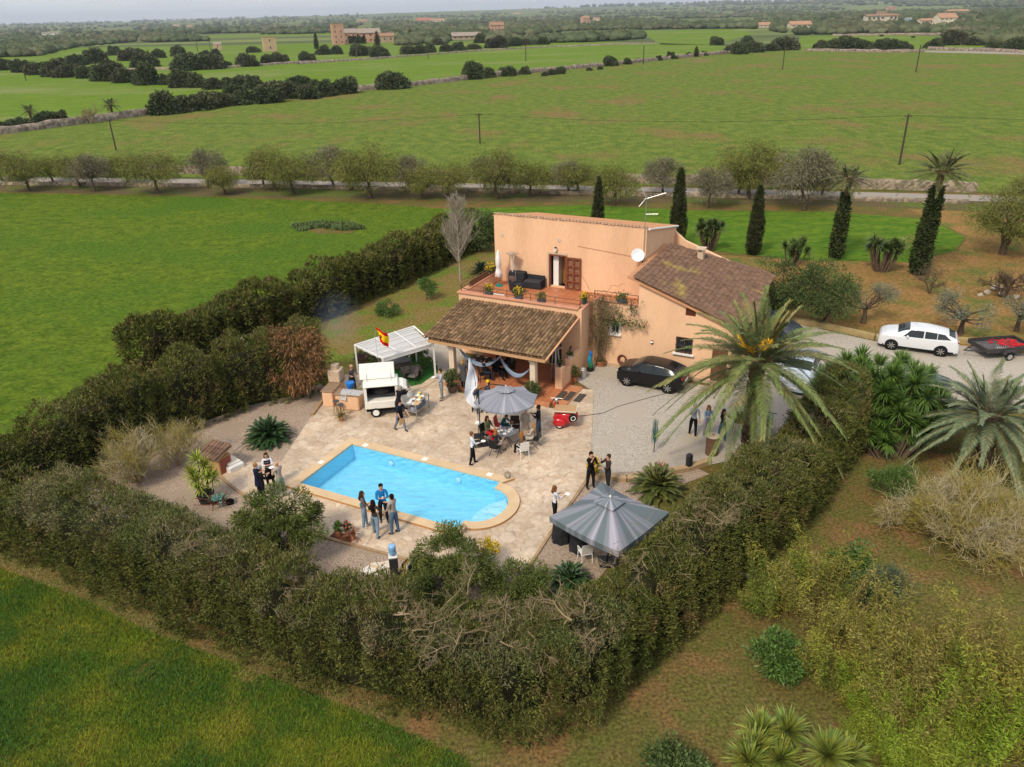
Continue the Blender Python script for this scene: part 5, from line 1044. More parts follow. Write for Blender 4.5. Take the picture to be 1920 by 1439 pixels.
# ================================================================ people
skin_m = M('skin', (.52, .29, .19), None, rough=.6); skin_d = M('skin_tan', (.38, .20, .125), None, rough=.6)
_cm = {}
def cloth(c, r=.85):
    k = tuple(c)
    if k not in _cm: _cm[k] = M('cloth', c, tuple(x*.8 for x in c), 9, r, world=False)
    return _cm[k]
HAIR = {'brown': (.06, .03, .015), 'dark': (.018, .012, .01), 'blond': (.36, .22, .09), 'grey': (.35, .31, .27), 'red': (.20, .075, .03), 'ginger': (.30, .13, .04)}
lipm = M('lip', (.34, .12, .10), None, rough=.6)
eyem = M('eye_dark', (.02, .015, .012), None, rough=.3)
def person(label, loc, face, pose=None, h=1.74, top=(.1, .1, .1), bot=(.02, .02, .03), shoe=(.02, .018, .018), hair='brown', long_=0, skin=0, sleeves=1, extra=None, female=False, z0=None, look=0, bare_leg=False):
    """one skinned body. pose keys: lean, la/ra = (forward, out, elbow, inward), ll/rl = (hip forward, knee, out), sit"""
    ps = dict(lean=0, la=(10, 8, 15, 0), ra=(10, 8, 15, 0), ll=(4, 2, 3), rl=(-4, 2, 3), sit=0); ps.update(pose or {})
    S_ = h/1.75; vs = []; es = []; rs = []; zone = []
    def nv(p, r, par, z):
        vs.append(Vector(p)); rs.append(r); zone.append(z)
        if par is not None: es.append((par, len(vs)-1))
        return len(vs)-1
    a0 = rad(ps['lean']); fw = .95 if female else 1.0
    ths = [rad(ps[k][0]) for k in ('ll', 'rl')]; kn = [rad(ps[k][1]) for k in ('ll', 'rl')]
    foot_z = []
    def legpts(side, k):
        hp_, kf, out = rad(ps[k][0]), rad(ps[k][1]), rad(ps[k][2])
        H = Vector((side*.095, 0, -.06)); d1 = Vector((side*math.sin(out), math.sin(hp_)*math.cos(out), -math.cos(hp_)*math.cos(out))); K = H+d1*.43
        a = hp_-kf; d2 = Vector((side*math.sin(out)*.5, math.sin(a), -math.cos(a))).normalized(); A = K+d2*.42; return H, K, A
    low = min(legpts(-1, 'll')[2].z, legpts(1, 'rl')[2].z); pz = -low+.075
    def T(p): return Vector(p)
    pel = nv((0, 0, pz), .138*fw, None, 'b')
    ax = Vector((0, math.sin(a0), math.cos(a0))); fwd = Vector((0, math.cos(a0), -math.sin(a0))); P0 = Vector((0, 0, pz))
    wa = nv(P0+ax*.15, .130*fw if not female else .108, pel, 't'); ch = nv(P0+ax*.33, .160*fw if not female else .132, wa, 't'); ub = nv(P0+ax*.455, .112*fw, ch, 't')
    nk = nv(P0+ax*.53+fwd*.01, .055, ub, 's'); hd1 = nv(P0+ax*.605+fwd*.03, .080, nk, 's'); hd2 = nv(P0+ax*.685+fwd*.02, .094, hd1, 's'); nv(P0+ax*.75+fwd*.005, .062, hd2, 's')
    hc = P0+ax*.665+fwd*.02; handp = []
    for side, k in ((-1, 'la'), (1, 'ra')):
        f_, o_, e_, i_ = map(rad, ps[k]); f2 = f_; f_ += a0*.5
        Sh = P0+ax*.455+Vector((side*.175*fw, 0, 0)); d1 = Vector((side*math.sin(o_), math.sin(f_)*math.cos(o_), -math.cos(f_)*math.cos(o_))); El = Sh+d1*.28
        a = f_+e_; d2 = Vector((-side*math.sin(i_), math.sin(a)*math.cos(i_), -math.cos(a)*math.cos(i_))).normalized(); Wr = El+d2*.245
        s = nv(Sh, .070*fw, ub, 't'); m1 = nv(Sh.lerp(El, .5), .060, s, 't'); e = nv(El, .050, m1, 't'); m2 = nv(El.lerp(Wr, .5), .044, e, 't' if sleeves else 's'); wq = nv(Wr, .028, m2, 's'); pm = Wr+d2*.075; pmv = nv(pm, .030, wq, 's')
        sd = d2.cross(Vector((0, 0, 1))); sd = sd.normalized() if sd.length > .1 else Vector((1, 0, 0)); nn = sd.cross(d2).normalized()
        if nn.z < 0: nn = -nn
        for q, (ofs, ln) in enumerate(((-.03, .062), (-.011, .075), (.010, .070), (.029, .055))):
            b = pm+sd*ofs+d2*.022; k1 = nv(b, .0105, pmv, 's'); k2 = nv(b+d2*ln*.55-nn*.008, .0095, k1, 's'); nv(b+d2*ln*.95-nn*.028, .008, k2, 's')
        tb_ = Wr+d2*.035+sd*(-side*.03); k1 = nv(tb_, .011, wq, 's'); nv(tb_+d2*.045+sd*(-side*.025)-nn*.012, .009, k1, 's'); handp.append(pm+d2*.04)
    for side, k in ((-1, 'll'), (1, 'rl')):
        H, K, A = legpts(side, k); H, K, A = H+P0, K+P0, A+P0; hi_ = nv(H, .112, pel, 'b'); m1 = nv(H.lerp(K, .5), .096, hi_, 'b'); kq = nv(K, .074, m1, 'b'); m2 = nv(K.lerp(A, .4), .070, kq, 's' if bare_leg else 'b'); aq = nv(A, .052, m2, 's' if bare_leg else 'b')
        hl = nv(A+Vector((0, -.03, -.035)), .040, aq, 'f'); nv(A+Vector((side*.01, .09, -.045)), .038, hl, 'f'); nv(A+Vector((side*.015, .165, -.055)), .028, len(vs)-1, 'f')
    me = bpy.data.meshes.new('person_cage'); me.from_pydata([v*S_ for v in vs], es, []); ob = bpy.data.objects.new('person_cage', me); COL.objects.link(ob)
    md = ob.modifiers.new('skin', 'SKIN'); md.use_smooth_shade = True; md.branch_smoothing = .3; sb = ob.modifiers.new('sub', 'SUBSURF'); sb.levels = 1; sb.render_levels = 1
    if not me.skin_vertices: pass
    for i, r in enumerate(rs):
        q = me.skin_vertices[0].data[i]; q.radius = (r*S_*(1 if zone[i] != 't' or i > 3 else 1.0), r*S_*(.82 if i <= 3 else 1)); q.use_root = (i == 0)
    return dict(ob=ob, vs=[v*S_ for v in vs], es=es, rs=[r*S_ for r in rs], zone=zone, label=label, loc=loc, face=face, mats=[cloth(top), cloth(bot), cloth(shoe, .5), skin_d if skin else skin_m], hair=hair, long_=long_, hc=hc*S_, ax=ax, fwd=fwd, S=S_, handp=[q*S_ for q in handp], extra=extra or [], pz=pz*S_, look=look, P0=P0*S_, z0=z0, top=top, bot=bot)
def finish(Ps):
    dg = bpy.context.evaluated_depsgraph_get(); dg.update(); out = []
    for p in Ps:
        me = bpy.data.meshes.new_from_object(p['ob'].evaluated_get(dg)); nvx = len(me.vertices); co = np.empty(nvx*3, np.float32); me.vertices.foreach_get('co', co); co = co.reshape(-1, 3)
        # nose / brow: push the front of the face a little
        hc = np.array(p['hc']); ax = np.array(p['ax']); fw = np.array(p['fwd']); d = co-hc; a = d@ax; f = d@fw; l = d-np.outer(a, ax)-np.outer(f, fw); ln = np.linalg.norm(l, axis=1); mm_ = (f > .04) & (ln < .022) & (np.abs(a+.005) < .03); co[mm_] += fw*.018
        me.vertices.foreach_set('co', co.ravel())
        V = np.array([list(v) for v in p['vs']]); E = np.array(p['es']); A = V[E[:, 0]]; B = V[E[:, 1]]; Z = np.array([{'t': 0, 'b': 1, 'f': 2, 's': 3}[p['zone'][e[1]]] for e in p['es']]); rr_ = np.array([p['rs'][e[1]] for e in p['es']])
        mi = []
        for pl in me.polygons:
            c = np.array(pl.center); ab = B-A; t = np.clip(((c-A)*ab).sum(1)/np.maximum((ab*ab).sum(1), 1e-9), 0, 1); dd = np.linalg.norm(c-(A+ab*t[:, None]), axis=1)-rr_*.7; k_ = int(Z[dd.argmin()]); hh_ = (c-np.array(p['P0']))@ax; k_ = (1 if hh_ < .03*p['S'] else 0) if k_ in (0, 1) and abs(c[0]) < .19*p['S'] and abs(hh_) < .14*p['S'] and p['zone'][int(E[dd.argmin()][1])] != 's' and dd.min() < .1 else k_; mi.append(k_)
        me.materials.clear()
        for m_ in p['mats']: me.materials.append(m_)
        me.polygons.foreach_set('material_index', mi); me.polygons.foreach_set('use_smooth', [True]*len(mi)); me.update()
        bpy.data.objects.remove(p['ob']); o = bpy.data.objects.new('person', me); COL.objects.link(o); loc = Vector(p['loc']); o.location = loc; o.rotation_euler[2] = rad(p['face']-90); tag(o, p['label'], 'person', 'guests at the garden party')
        S_ = p['S']; hc = Vector(p['hc']); ax = Vector(p['ax']); fw = Vector(p['fwd']); sx = Vector((1, 0, 0)); hm = cloth(HAIR.get(p['hair'], (.1, .1, .1)))
        R3 = Matrix((sx, fw, ax)).transposed()
        mb = MB()
        if p['hair'] != 'bald':
            mb.ell(hc+ax*.045*S_-fw*.030*S_, (.094*S_, .098*S_, .088*S_), 12, 8, R=R3)
            mb.ell(hc-ax*.01*S_-fw*.045*S_, (.088*S_, .075*S_, .10*S_), 10, 6, R=R3)
            if p['long_']:
                L_ = p['long_']; mb.tube([hc+ax*.02*S_-fw*.06*S_, hc-ax*.12*S_-fw*.085*S_, hc-ax*(.12+L_*.6)*S_-fw*.125*S_, hc-ax*(.12+L_)*S_-fw*.12*S_], [.075*S_, .085*S_, .075*S_, .025*S_], 8)
                for s in (-1, 1): mb.tube([hc+sx*s*.075*S_+ax*.02*S_, hc+sx*s*.09*S_-ax*.12*S_-fw*.02*S_, hc+sx*s*.085*S_-ax*(.12+L_*.7)*S_-fw*.01*S_], [.03*S_, .036*S_, .012*S_], 6)
            mb.build('hair', hm, o, smooth=True)
        mb = MB()
        for s in (-1, 1): mb.ell(hc+sx*s*.034*S_+fw*.078*S_+ax*.012*S_, (.013*S_, .008*S_, .008*S_), 6, 4)
        mb.build('eyes', eyem, o); mb = MB(); mb.ell(hc-ax*.055*S_+fw*.082*S_, (.022*S_, .008*S_, .006*S_), 6, 4); mb.build('mouth', lipm, o)
        for ex in p['extra']: ex(o, p)
        out.append(o)
    return out
# garment helpers -> children of the person
def skirt(col, top_=.02, bot_=-.5, r0=.15, r1=.24, open_=False):
    def f(o, p):
        mb = MB(); z = p['pz']; n = 14; prof = [(r0, top_), (r0*1.05, top_-.1), ((r0+r1)/2, (top_+bot_)/2), (r1, bot_), (r1*.96, bot_-.01)]; mb.lathe((0, 0, z), [(a*p['S'], b*p['S']) for a, b in prof], n, sy=.78); mb.build('skirt' if not open_ else 'coat_tail', cloth(col), o, smooth=True)
    return f
def coat(col, l=.55, r=.19):
    def f(o, p):
        mb = MB(); P0 = Vector(p['P0']); ax = Vector(p['ax']); n = 12; V = []; F = []; prof = ((.46, .11), (.40, .175), (.30, .172), (.12, .155), (-.05, .175), (-l*.6, .20), (-l, .22))
        for a, rr_ in prof:
            c = P0+ax*a if a > 0 else P0+Vector((0, 0, a)); V += [c+Vector((math.cos(PI*2*k/n)*rr_*1.08*p['S'], math.sin(PI*2*k/n)*rr_*.78*p['S'], 0)) for k in range(n)]
        for i in range(len(prof)-1):
            for k in range(n): F.append((i*n+k, i*n+(k+1) % n, (i+1)*n+(k+1) % n, (i+1)*n+k))
        mb.add(V, F); mb.build('coat', cloth(col), o, smooth=True)
    return f
def hat(col, brim=0, h=.1):
    def f(o, p):
        mb = MB(); c = Vector(p['hc'])+Vector(p['ax'])*.055
        prof = [(.098, -.02), (.102, .02), (.085, h*.8), (.03, h)]
        if brim: prof = [(brim, -.03), (brim, -.022)]+prof
        mb.lathe(c-Vector(p['fwd'])*.01, prof, 12); mb.build('hat', cloth(col), o, smooth=not brim)
    return f
def stripes(o, p):
    mb = MB()
    for a in (.39, .27, .15): c = Vector(p['P0'])+Vector(p['ax'])*a; rr_ = .128+.018*(a > .2); mb.lathe(c, [(rr_*1.05, -.028), (rr_*1.07, 0), (rr_*1.05, .028)], 12, sy=.84)
    mb.build('stripe', cloth((.02, .02, .03)), o)
def bag(col, side=-1, z=-.05):
    def f(o, p): mb = MB(); c = Vector((side*.22, -.05, p['pz']+z)); mb.box(c, (.11, .24, .24), ch=.04); mb.tube([c+Vector((0, -.08, .1)), Vector((side*.12, 0, p['pz']+.5)), c+Vector((0, .08, .1))], .01, 5); mb.build('handbag', cloth(col), o)
    return f
def held(kind, hand=1, col=(.9, .9, .88)):
    def f(o, p):
        c = Vector(p['handp'][hand]); mb = MB()
        if kind == 'glass': mb.lathe(c+Vector((0, .01, -.03)), [(.028, 0), (.035, .1), (.03, .1)], 8)
        if kind == 'plate': mb.lathe(c+Vector((0, .03, .015)), [(.06, 0), (.115, .018), (.11, .02), (.05, .008)], 14)
        if kind == 'phone': mb.box(c+Vector((0, .02, .03)), (.075, .012, .15), ch=.005)
        if kind == 'board': mb.box(c+Vector((0, .05, -.12)), (.32, .02, .3))
        q = mb.build({'glass': 'drinking_glass', 'plate': 'plate', 'phone': 'phone', 'board': 'bread_board'}[kind], cloth(col, .3)); q.matrix_world = Matrix.Translation(o.location)@Matrix.Rotation(o.rotation_euler[2], 4, 'Z')
        tag(q, '%s %s held by %s' % ({'glass': 'pale drinking glass', 'plate': 'white plate', 'phone': 'dark phone', 'board': 'tan bread board'}[kind], '', ' '.join(p['label'].split()[:9])), {'glass': 'glass', 'plate': 'plate', 'phone': 'phone', 'board': 'board'}[kind]); q['label'] = ' '.join(q['label'].split())
    return f
def apron(col):
    def f(o, p): mb = MB(); z = p['pz']; mb.lathe((0, .02, z), [(.15, .18), (.16, 0), (.18, -.3), (.17, -.31)], 12, sy=.85); mb.build('apron', cloth(col), o)
    return f
ZP = .055   # patio level
def pa_(x, y, z=ZP): return at(x, y, z)
HB_ = dict(la=(25, 10, 95, 40), ra=(25, 10, 95, 40))     # both hands in front of the chest
SIT = dict(ll=(84, 82, 8), rl=(84, 82, 8), la=(25, 10, 60, 25), ra=(25, 10, 60, 25))
denim = (.10, .17, .27); denl = (.22, .32, .43); blk = (.015, .015, .018); wht = (.78, .78, .80); gry = (.30, .30, .31)
PE = []
add = lambda *a, **k: PE.append(person(*a, **k))
add('woman in grey cardigan with a teal handbag standing by the pool', pa_(686, 988), 5, dict(la=(5, 10, 20, 5), ra=(20, 8, 70, 45)), 1.70, (.17, .13, .14), denl, (.6, .6, .6), 'brown', .22, female=True, extra=[bag((.03, .32, .42), -1)])
add('woman in dark leather jacket and flared jeans seen from behind by the pool', pa_(706, 1004), 70, dict(la=(20, 22, 75, 55), ra=(20, 22, 75, 55), ll=(12, 6, 6), rl=(-14, 4, 8)), 1.68, (.06, .045, .045), denl, (.03, .03, .03), 'dark', .34, female=True)
add('man in bright blue shirt and black trousers facing the camera by the pool', pa_(721, 978), -75, HB_, 1.80, (.02, .20, .52), (.02, .02, .022), (.10, .05, .03), 'dark', extra=[held('glass', 1)])
add('man in grey jumper and blue jeans seen from behind at the poolside group', pa_(741, 1000), 150, dict(la=(15, 6, 30, 10), ra=(20, 8, 90, 30)), 1.84, (.36, .33, .30), denim, (.03, .02, .02), 'dark')
add('blond woman in dark navy coat in the trio beside the pump house', pa_(489, 930), 20, HB_, 1.66, (.018, .025, .055), blk, blk, 'blond', .0, female=True, extra=[coat((.018, .025, .055), .35)])
add('woman with long brown hair in striped black and white top and black skirt', pa_(509, 912), -70, HB_, 1.70, wht, blk, (.7, .7, .7), 'brown', .2, female=True, extra=[stripes, skirt(blk, .05, -.52)])
add('bald man in beige jacket and pale green trousers in the trio', pa_(530, 932), 150, HB_, 1.78, (.42, .37, .32), (.28, .34, .27), (.12, .06, .04), 'bald', extra=[held('plate', 0)])
add('person in black clothes with a grey cap standing at the left of the trio', pa_(497, 938), 30, HB_, 1.66, blk, blk, blk, 'dark', extra=[hat((.25, .26, .3))])
add('bearded man in pale grey jacket and grey trousers left of the porch', pa_(829, 750), 200, HB_, 1.82, (.42, .45, .50), (.25, .26, .27), (.09, .04, .03), 'brown', extra=[held('plate', 0)])
add('man in navy polo and grey trousers walking past the food table', pa_(752, 808), -40, dict(la=(30, 6, 20, 5), ra=(5, 8, 15, 5), ll=(18, 8, 2), rl=(-16, 14, 2), lean=8), 1.76, (.02, .025, .04), (.20, .22, .30), blk, 'dark', sleeves=0, extra=[apron(blk), held('board', 1, (.62, .42, .2))])
add('man in black top bending over the grill of the food truck', pa_(749, 785), 60, dict(lean=24, la=(55, 12, 40, 10), ra=(55, 12, 40, 10)), 1.80, blk, (.03, .03, .035), blk, 'grey')
add('man in patterned dark shirt and cap behind the grill counter', pa_(663, 738, .03), -60, dict(lean=12, la=(40, 12, 40, 10), ra=(45, 12, 50, 10)), 1.76, (.12, .10, .09), (.03, .03, .04), blk, 'brown', extra=[hat((.6, .32, .24))])
add('woman in straw hat and dark dress behind the white food truck', pa_(724, 728, .03), -120, HB_, 1.62, (.02, .02, .028), (.02, .02, .028), blk, 'blond', .1, female=True, extra=[hat((.6, .45, .25), .2), skirt((.02, .02, .028), .05, -.45)])
add('waitress in white blouse and black trousers carrying a plate near the pool', pa_(887, 870), 10, dict(la=(12, 8, 20, 8), ra=(30, 6, 70, 5), ll=(10, 6, 2), rl=(-8, 6, 2)), 1.68, (.72, .74, .78), blk, blk, 'red', .0, female=True, extra=[held('plate', 1)])
add('seated person in green hooded coat and red trousers at the round table', pa_(915, 826), -35, dict(SIT), 1.70, (.11, .12, .07), (.50, .02, .03), blk, 'brown', .1, skin=1, extra=[coat((.11, .12, .07), .1)])
add('seated child in dark teal jumper and blue jeans leaning over', pa_(941, 812), -20, dict(SIT, lean=28), 1.45, (.01, .12, .12), (.03, .06, .20), (.5, .05, .05), 'brown')
add('seated woman in dark jacket with ginger hair seen from behind', pa_(931, 851), 60, dict(SIT), 1.65, (.035, .04, .055), (.5, .40, .34), blk, 'ginger', .08, female=True)
add('seated woman with long ginger hair in black and white top on the white chair', pa_(978, 856), 110, dict(SIT), 1.66, (.12, .11, .11), blk, blk, 'ginger', .34, female=True)
add('seated woman with long blond hair and cream sleeves at the right of the table', pa_(1000, 838), 160, dict(SIT), 1.66, (.52, .42, .34), (.45, .40, .34), blk, 'blond', .34, female=True)
add('person in long beige coat standing right behind the round table', pa_(986, 826), -110, dict(la=(8, 10, 20, 10), ra=(20, 8, 80, 30)), 1.72, (.45, .38, .30), blk, blk, 'brown', .0, female=True, extra=[coat((.45, .38, .30), .62)])
add('dark haired man in black top and dark jeans right of the round table', pa_(1010, 822), 170, HB_, 1.80, (.02, .02, .025), (.06, .08, .12), blk, 'dark', skin=1)
add('man with yellow beanie and grey jacket at the porch edge', pa_(917, 772), 190, HB_, 1.76, (.06, .07, .085), (.05, .06, .09), blk, 'dark', extra=[hat((.72, .48, .02), 0, .13)])
add('blond woman in blue jacket standing under the feather flag', pa_(899, 776), 150, HB_, 1.68, (.02, .04, .10), (.06, .09, .15), (.5, .5, .5), 'blond', .12, female=True)
add('person in green top with dark jeans half hidden by the feather flag', pa_(887, 771), 20, HB_, 1.64, (.07, .13, .09), (.04, .05, .08), (.5, .5, .5), 'blond', .1, female=True)
add('tall person in long dark coat at the left porch column', at(870, 728, .235), 60, HB_, 1.74, (.08, .08, .09), blk, blk, 'blond', .1, extra=[coat((.08, .08, .09), .5)])
add('person in dark clothes seated at the porch table, left end', at(908, 714, .235), 20, dict(SIT), 1.72, (.02, .025, .035), (.03, .04, .06), blk, 'dark')
add('seated person in black at the middle of the porch table', at(934, 708, .235), -30, dict(SIT), 1.72, blk, blk, blk, 'brown')
add('seated man in navy top at the right end of the porch table', at(955, 702, .235), 200, dict(SIT), 1.74, (.02, .025, .04), (.05, .06, .08), blk, 'dark')
add('man in black jumper with one hand raised behind the square parasol', pa_(1107, 915), -60, dict(la=(30, 8, 80, 45), ra=(60, 12, 110, 20)), 1.80, (.012, .012, .014), blk, blk, 'dark')
add('man in dark brown hooded top drinking behind the square parasol', at(1139, 918), 200, dict(la=(30, 8, 60, 30), ra=(50, 10, 115, 20)), 1.76, (.055, .035, .032), (.03, .03, .035), blk, 'brown')
add('waitress in white shirt with dark scarf holding a plate left of the square parasol', pa_(1040, 976), 20, dict(la=(25, 8, 75, 15), ra=(30, 6, 75, 5)), 1.66, (.70, .70, .76), blk, blk, 'red', .1, female=True, extra=[held('plate', 1)])
add('man in pale grey hoodie, black tracksuit trousers and yellow shoes under the palm', at(1298, 818), -90, dict(la=(20, 10, 30, 5), ra=(60, 14, 110, 25), ll=(10, 4, 2), rl=(-8, 4, 2)), 1.78, (.38, .41, .46), blk, (.75, .52, .03), 'grey')
add('person in light blue jacket and lilac trousers under the palm fronds', at(1324, 820), -80, dict(la=(20, 8, 50, 20), ra=(30, 8, 90, 20)), 1.72, (.34, .47, .62), (.32, .30, .36), (.5, .5, .5), 'ginger', .1)
add('woman in black jumper and blue jeans holding her hair under the palm', at(1352, 828), -60, dict(la=(60, 20, 120, 30), ra=(60, 20, 120, 30), ll=(10, 4, 3), rl=(-8, 4, 3)), 1.74, (.015, .016, .02), denim, (.4, .4, .42), 'brown', .25, female=True)
finish(PE)
# ================================================================ vehicles
def car(label, p_front, p_rear, L, Wd, Hh, paint, seed=0, dark=False, wheelbase=.6, rimm=None, low=False):
    "hatchback built from lofted cross sections; nose towards +x locally"
    a, b = Vector(p_front), Vector(p_rear); d = (a-b); root = thing('parked_car', label, 'car', (a+b)/2, math.atan2(d.y, d.x))
    # profile keys: x (0 nose .. 1 tail), belt z, roof z, half width belt, half width roof
    K = [(0, 0.42, 0.44, 0.62, 0.585), (0.012, 0.52, 0.55, 0.78, 0.705), (0.04, 0.585, 0.62, 0.87, 0.785), (0.09, 0.635, 0.68, 0.93, 0.845), (0.17, 0.63, 0.73, 0.97, 0.865), (0.225, 0.64, 0.765, 0.98, 0.805), (0.31, 0.645, 0.9, 0.99, 0.755), (0.38, 0.645, 0.975, 0.995, 0.745), (0.46, 0.645, 1.0, 1, 0.75), (0.58, 0.655, 0.995, 1, 0.75), (0.7, 0.67, 0.97, 0.99, 0.735), (0.8, 0.69, 0.925, 0.97, 0.705), (0.87, 0.71, 0.87, 0.955, 0.705), (0.93, 0.72, 0.8, 0.94, 0.745), (0.96, 0.7, 0.73, 0.92, 0.845), (0.985, 0.56, 0.575, 0.88, 0.825), (1, 0.44, 0.45, 0.8, 0.745)]
    KA = np.array(K); n = 130; xs = np.linspace(0, 1, n+1); bz, rz_, wb, wr = [np.interp(xs, KA[:, 0], KA[:, i]) for i in range(1, 5)]
    sill = .17; nt_ = 7; nu = 8; nr = 5; rows = []
    wx = (.5-wheelbase/2-.02, .5+wheelbase/2-.01); wr_ = .315; V = []
    for i, x in enumerate(xs):
        X = (.5-x)*L; ring = []; hw = Wd/2
        for j in range(nt_+1): t = j/nt_; ring.append((hw*wb[i]*(.93+.07*math.sin(PI*min(1, t*1.2)*.5+.2)), (sill+(bz[i]-sill)*t)*Hh))
        for j in range(1, nu+1): t = j/nu; ring.append((hw*(wb[i]*.985+(wr[i]-wb[i]*.985)*t**1.12), (bz[i]+(rz_[i]-bz[i])*t*.94)*Hh))
        for j in range(1, nr+1): t = j/nr; ring.append((hw*wr[i]*math.cos(t*PI/2), (rz_[i]*.94+bz[i]*.06+(rz_[i]-bz[i])*.06*math.sin(t*PI/2))*Hh + .02*Hh*math.sin(t*PI/2)))
        V.append([(X, y, z) for y, z in ring]+[(X, -y, z) for y, z in ring[-2::-1]])
    m_ = len(V[0]); VV = [v for r in V for v in r]; body = [(i*m_+j, i*m_+j+1, (i+1)*m_+j+1, (i+1)*m_+j) for i in range(n) for j in range(m_-1)]+[tuple(range(m_)), tuple(range(n*m_, (n+1)*m_))[::-1]]
    mb = MB(); mb.add(VV, body); mb.build('body', paint, root, smooth=True); VA = np.array(V)
    def surf(x, s_, off=.006):
        a_ = min(max(x, 0), 1)*n; i = min(int(a_), n-1); b_ = min(max(s_, 0), m_-1.001); j = int(b_); fa, fb = a_-i, b_-j; p = (VA[i, j]*(1-fa)+VA[i+1, j]*fa)*(1-fb)+(VA[i, j+1]*(1-fa)+VA[i+1, j+1]*fa)*fb
        e1 = VA[min(i+1, n), j]-VA[i, j]; e2 = VA[i, j+1]-VA[i, j]; nn_ = np.cross(e1, e2); nn_ /= max(np.linalg.norm(nn_), 1e-9); q = p-np.array([0, 0, .7]); nn_ = nn_ if nn_@q > 0 else -nn_; return tuple(p+nn_*off)
    def patch(name, x0, x1, s0, s1, mat, na=10, nb=8, off=.006, edge=0):
        P_ = []
        for b_ in range(nb+1):
            t = b_/nb; sv = s0+(s1-s0)*t; xa, xb = x0(t), x1(t)
            for a_ in range(na+1): P_.append(surf(xa+(xb-xa)*a_/na, sv, off))
        mb = MB(); mb.add(P_, [(b_*(na+1)+a_, b_*(na+1)+a_+1, (b_+1)*(na+1)+a_+1, (b_+1)*(na+1)+a_) for b_ in range(nb) for a_ in range(na)]); return mb.build(name, mat, root, smooth=True)
    sA, sB = nt_+.5, nt_+nu-1.0
    for mir in (0, 1):
        f_ = (lambda s_: m_-1-s_) if mir else (lambda s_: s_)
        patch('window', lambda t: .295+.09*t**.9, lambda t: .553, f_(sA), f_(sB), carglass); patch('window', lambda t: .567, lambda t: .715, f_(sA), f_(sB), carglass); patch('window', lambda t: .722, lambda t: .895-.085*t, f_(sA), f_(sB), carglass)
        patch('side_skirt', lambda t: .02, lambda t: .98, f_(0), f_(.7), rubber, 20, 2, .004)
    patch('windscreen', lambda t: .232, lambda t: .374, nt_+nu-.4, m_-1-(nt_+nu-.4), carglass, 8, 12); patch('rear_window', lambda t: .855, lambda t: .935, nt_+nu-.2, m_-1-(nt_+nu-.2), carglass, 6, 12)
    for q in wx:
        for s in (-1, 1):
            mb = MB(); Rw = Matrix.Rotation(PI/2, 3, 'X'); y = Wd/2*float(np.interp(q, KA[:, 0], KA[:, 3])); mb.lathe((0, 0, 0), [(.372, -.25), (.372, .0), (.355, .012), (.02, .012)], 28); mb.v = [tuple(Vector(((.5-q)*L, s*(y-.004), .325))+(Rw if s < 0 else Matrix.Rotation(-PI/2, 3, 'X'))@Vector(v)) for v in mb.v]; mb.build('wheel_arch', rubber, root)
    for q in wx:
        for s in (-1, 1):
            c = Vector(((.5-q)*L, s*(Wd/2-.085), .31)); mb = MB(); Rw = Matrix.Rotation(PI/2, 3, 'X'); k0 = 0
            mb.lathe((0, 0, 0), [(.20, -.095), (.29, -.10), (.312, -.07), (.312, .07), (.29, .10), (.20, .095)], 20); mb.v = [tuple(c+Rw@Vector(v)) for v in mb.v]; t = mb.build('wheel', rubber, root, smooth=True)
            mb = MB(); mb.lathe((0, 0, 0), [(.03, .06), (.205, .088), (.205, .06)], 20); 
            for k in range(7):
                a_ = k*2*PI/7; mb.box((math.cos(a_)*.12, math.sin(a_)*.12, .095), (.18, .035, .02), rz=a_)
            Rr_ = Rw if s < 0 else Matrix.Rotation(-PI/2, 3, 'X'); mb.v = [tuple(c+Rr_@Vector(v)) for v in mb.v]; mb.build('rim', rimm or steel, t)
    for s in (-1, 1):
        mb = MB(); mb.ell(((.5-.055)*L, s*Wd*.36, .53*Hh), (.20, .13, .075), 10, 6); mb.build('headlight', lampm, root, smooth=True)
        mb = MB(); mb.ell((-(.5-.03)*L, s*Wd*.385, .61*Hh), (.11, .10, .085), 10, 6); mb.build('tail_light', redlamp, root, smooth=True)
        mb = MB(); mb.ell(((.5-.36)*L, s*(Wd/2+.06), .69*Hh), (.07, .10, .07), 8, 6); mb.build('mirror', paint, root, smooth=True)
        mb = MB()
        for x in (.51, .68): mb.box(((.5-x)*L, s*Wd*.497, .62*Hh), (.14, .03, .025), ch=.008)
        for x in (.565, .40): mb.box(((.5-x)*L, s*(Wd*.4935), .42*Hh), (.008, .012, .44*Hh))
        mb.build('door_handle', paint if not dark else rubber, root)
    mb = MB(); mb.box((L*.492, 0, .33*Hh), (.05, Wd*.5, .13*Hh), ch=.02); mb.box((L*.485, 0, .47*Hh), (.05, Wd*.45, .04*Hh), ch=.01); mb.build('grille', rubber, root)
    mb = MB(); mb.box((L*.507, 0, .30*Hh), (.015, .5, .11)); mb.build('number_plate', whitep, root); mb = MB(); mb.box((-L*.502, 0, .45*Hh), (.015, .5, .11)); mb.build('number_plate', whitep, root)
    return root
carglass = M('car_glass', (.02, .026, .03), None, rough=.16, spec=.35)
rubber = M('rubber_black', (.018, .018, .018), None, rough=.8)
lampm = M('headlamp', (.62, .62, .58), None, rough=.15, spec=.6); redlamp = M('tail_lamp', (.28, .01, .012), None, rough=.2)
cw = M('car_paint_white', (.70, .72, .75), None, rough=.25, coat=.5); cb = M('car_paint_black', (.008, .008, .010), None, rough=.3, coat=.25, spec=.2); cg = M('car_paint_slate', (.035, .045, .06), None, rough=.25, coat=.5); cs_ = M('car_paint_silver', (.48, .55, .64), None, rough=.28, coat=.5)
def along(c, ang, L): d = Vector((math.cos(ang), math.sin(ang), 0)); c = Vector(c); return c+d*L/2, c-d*L/2
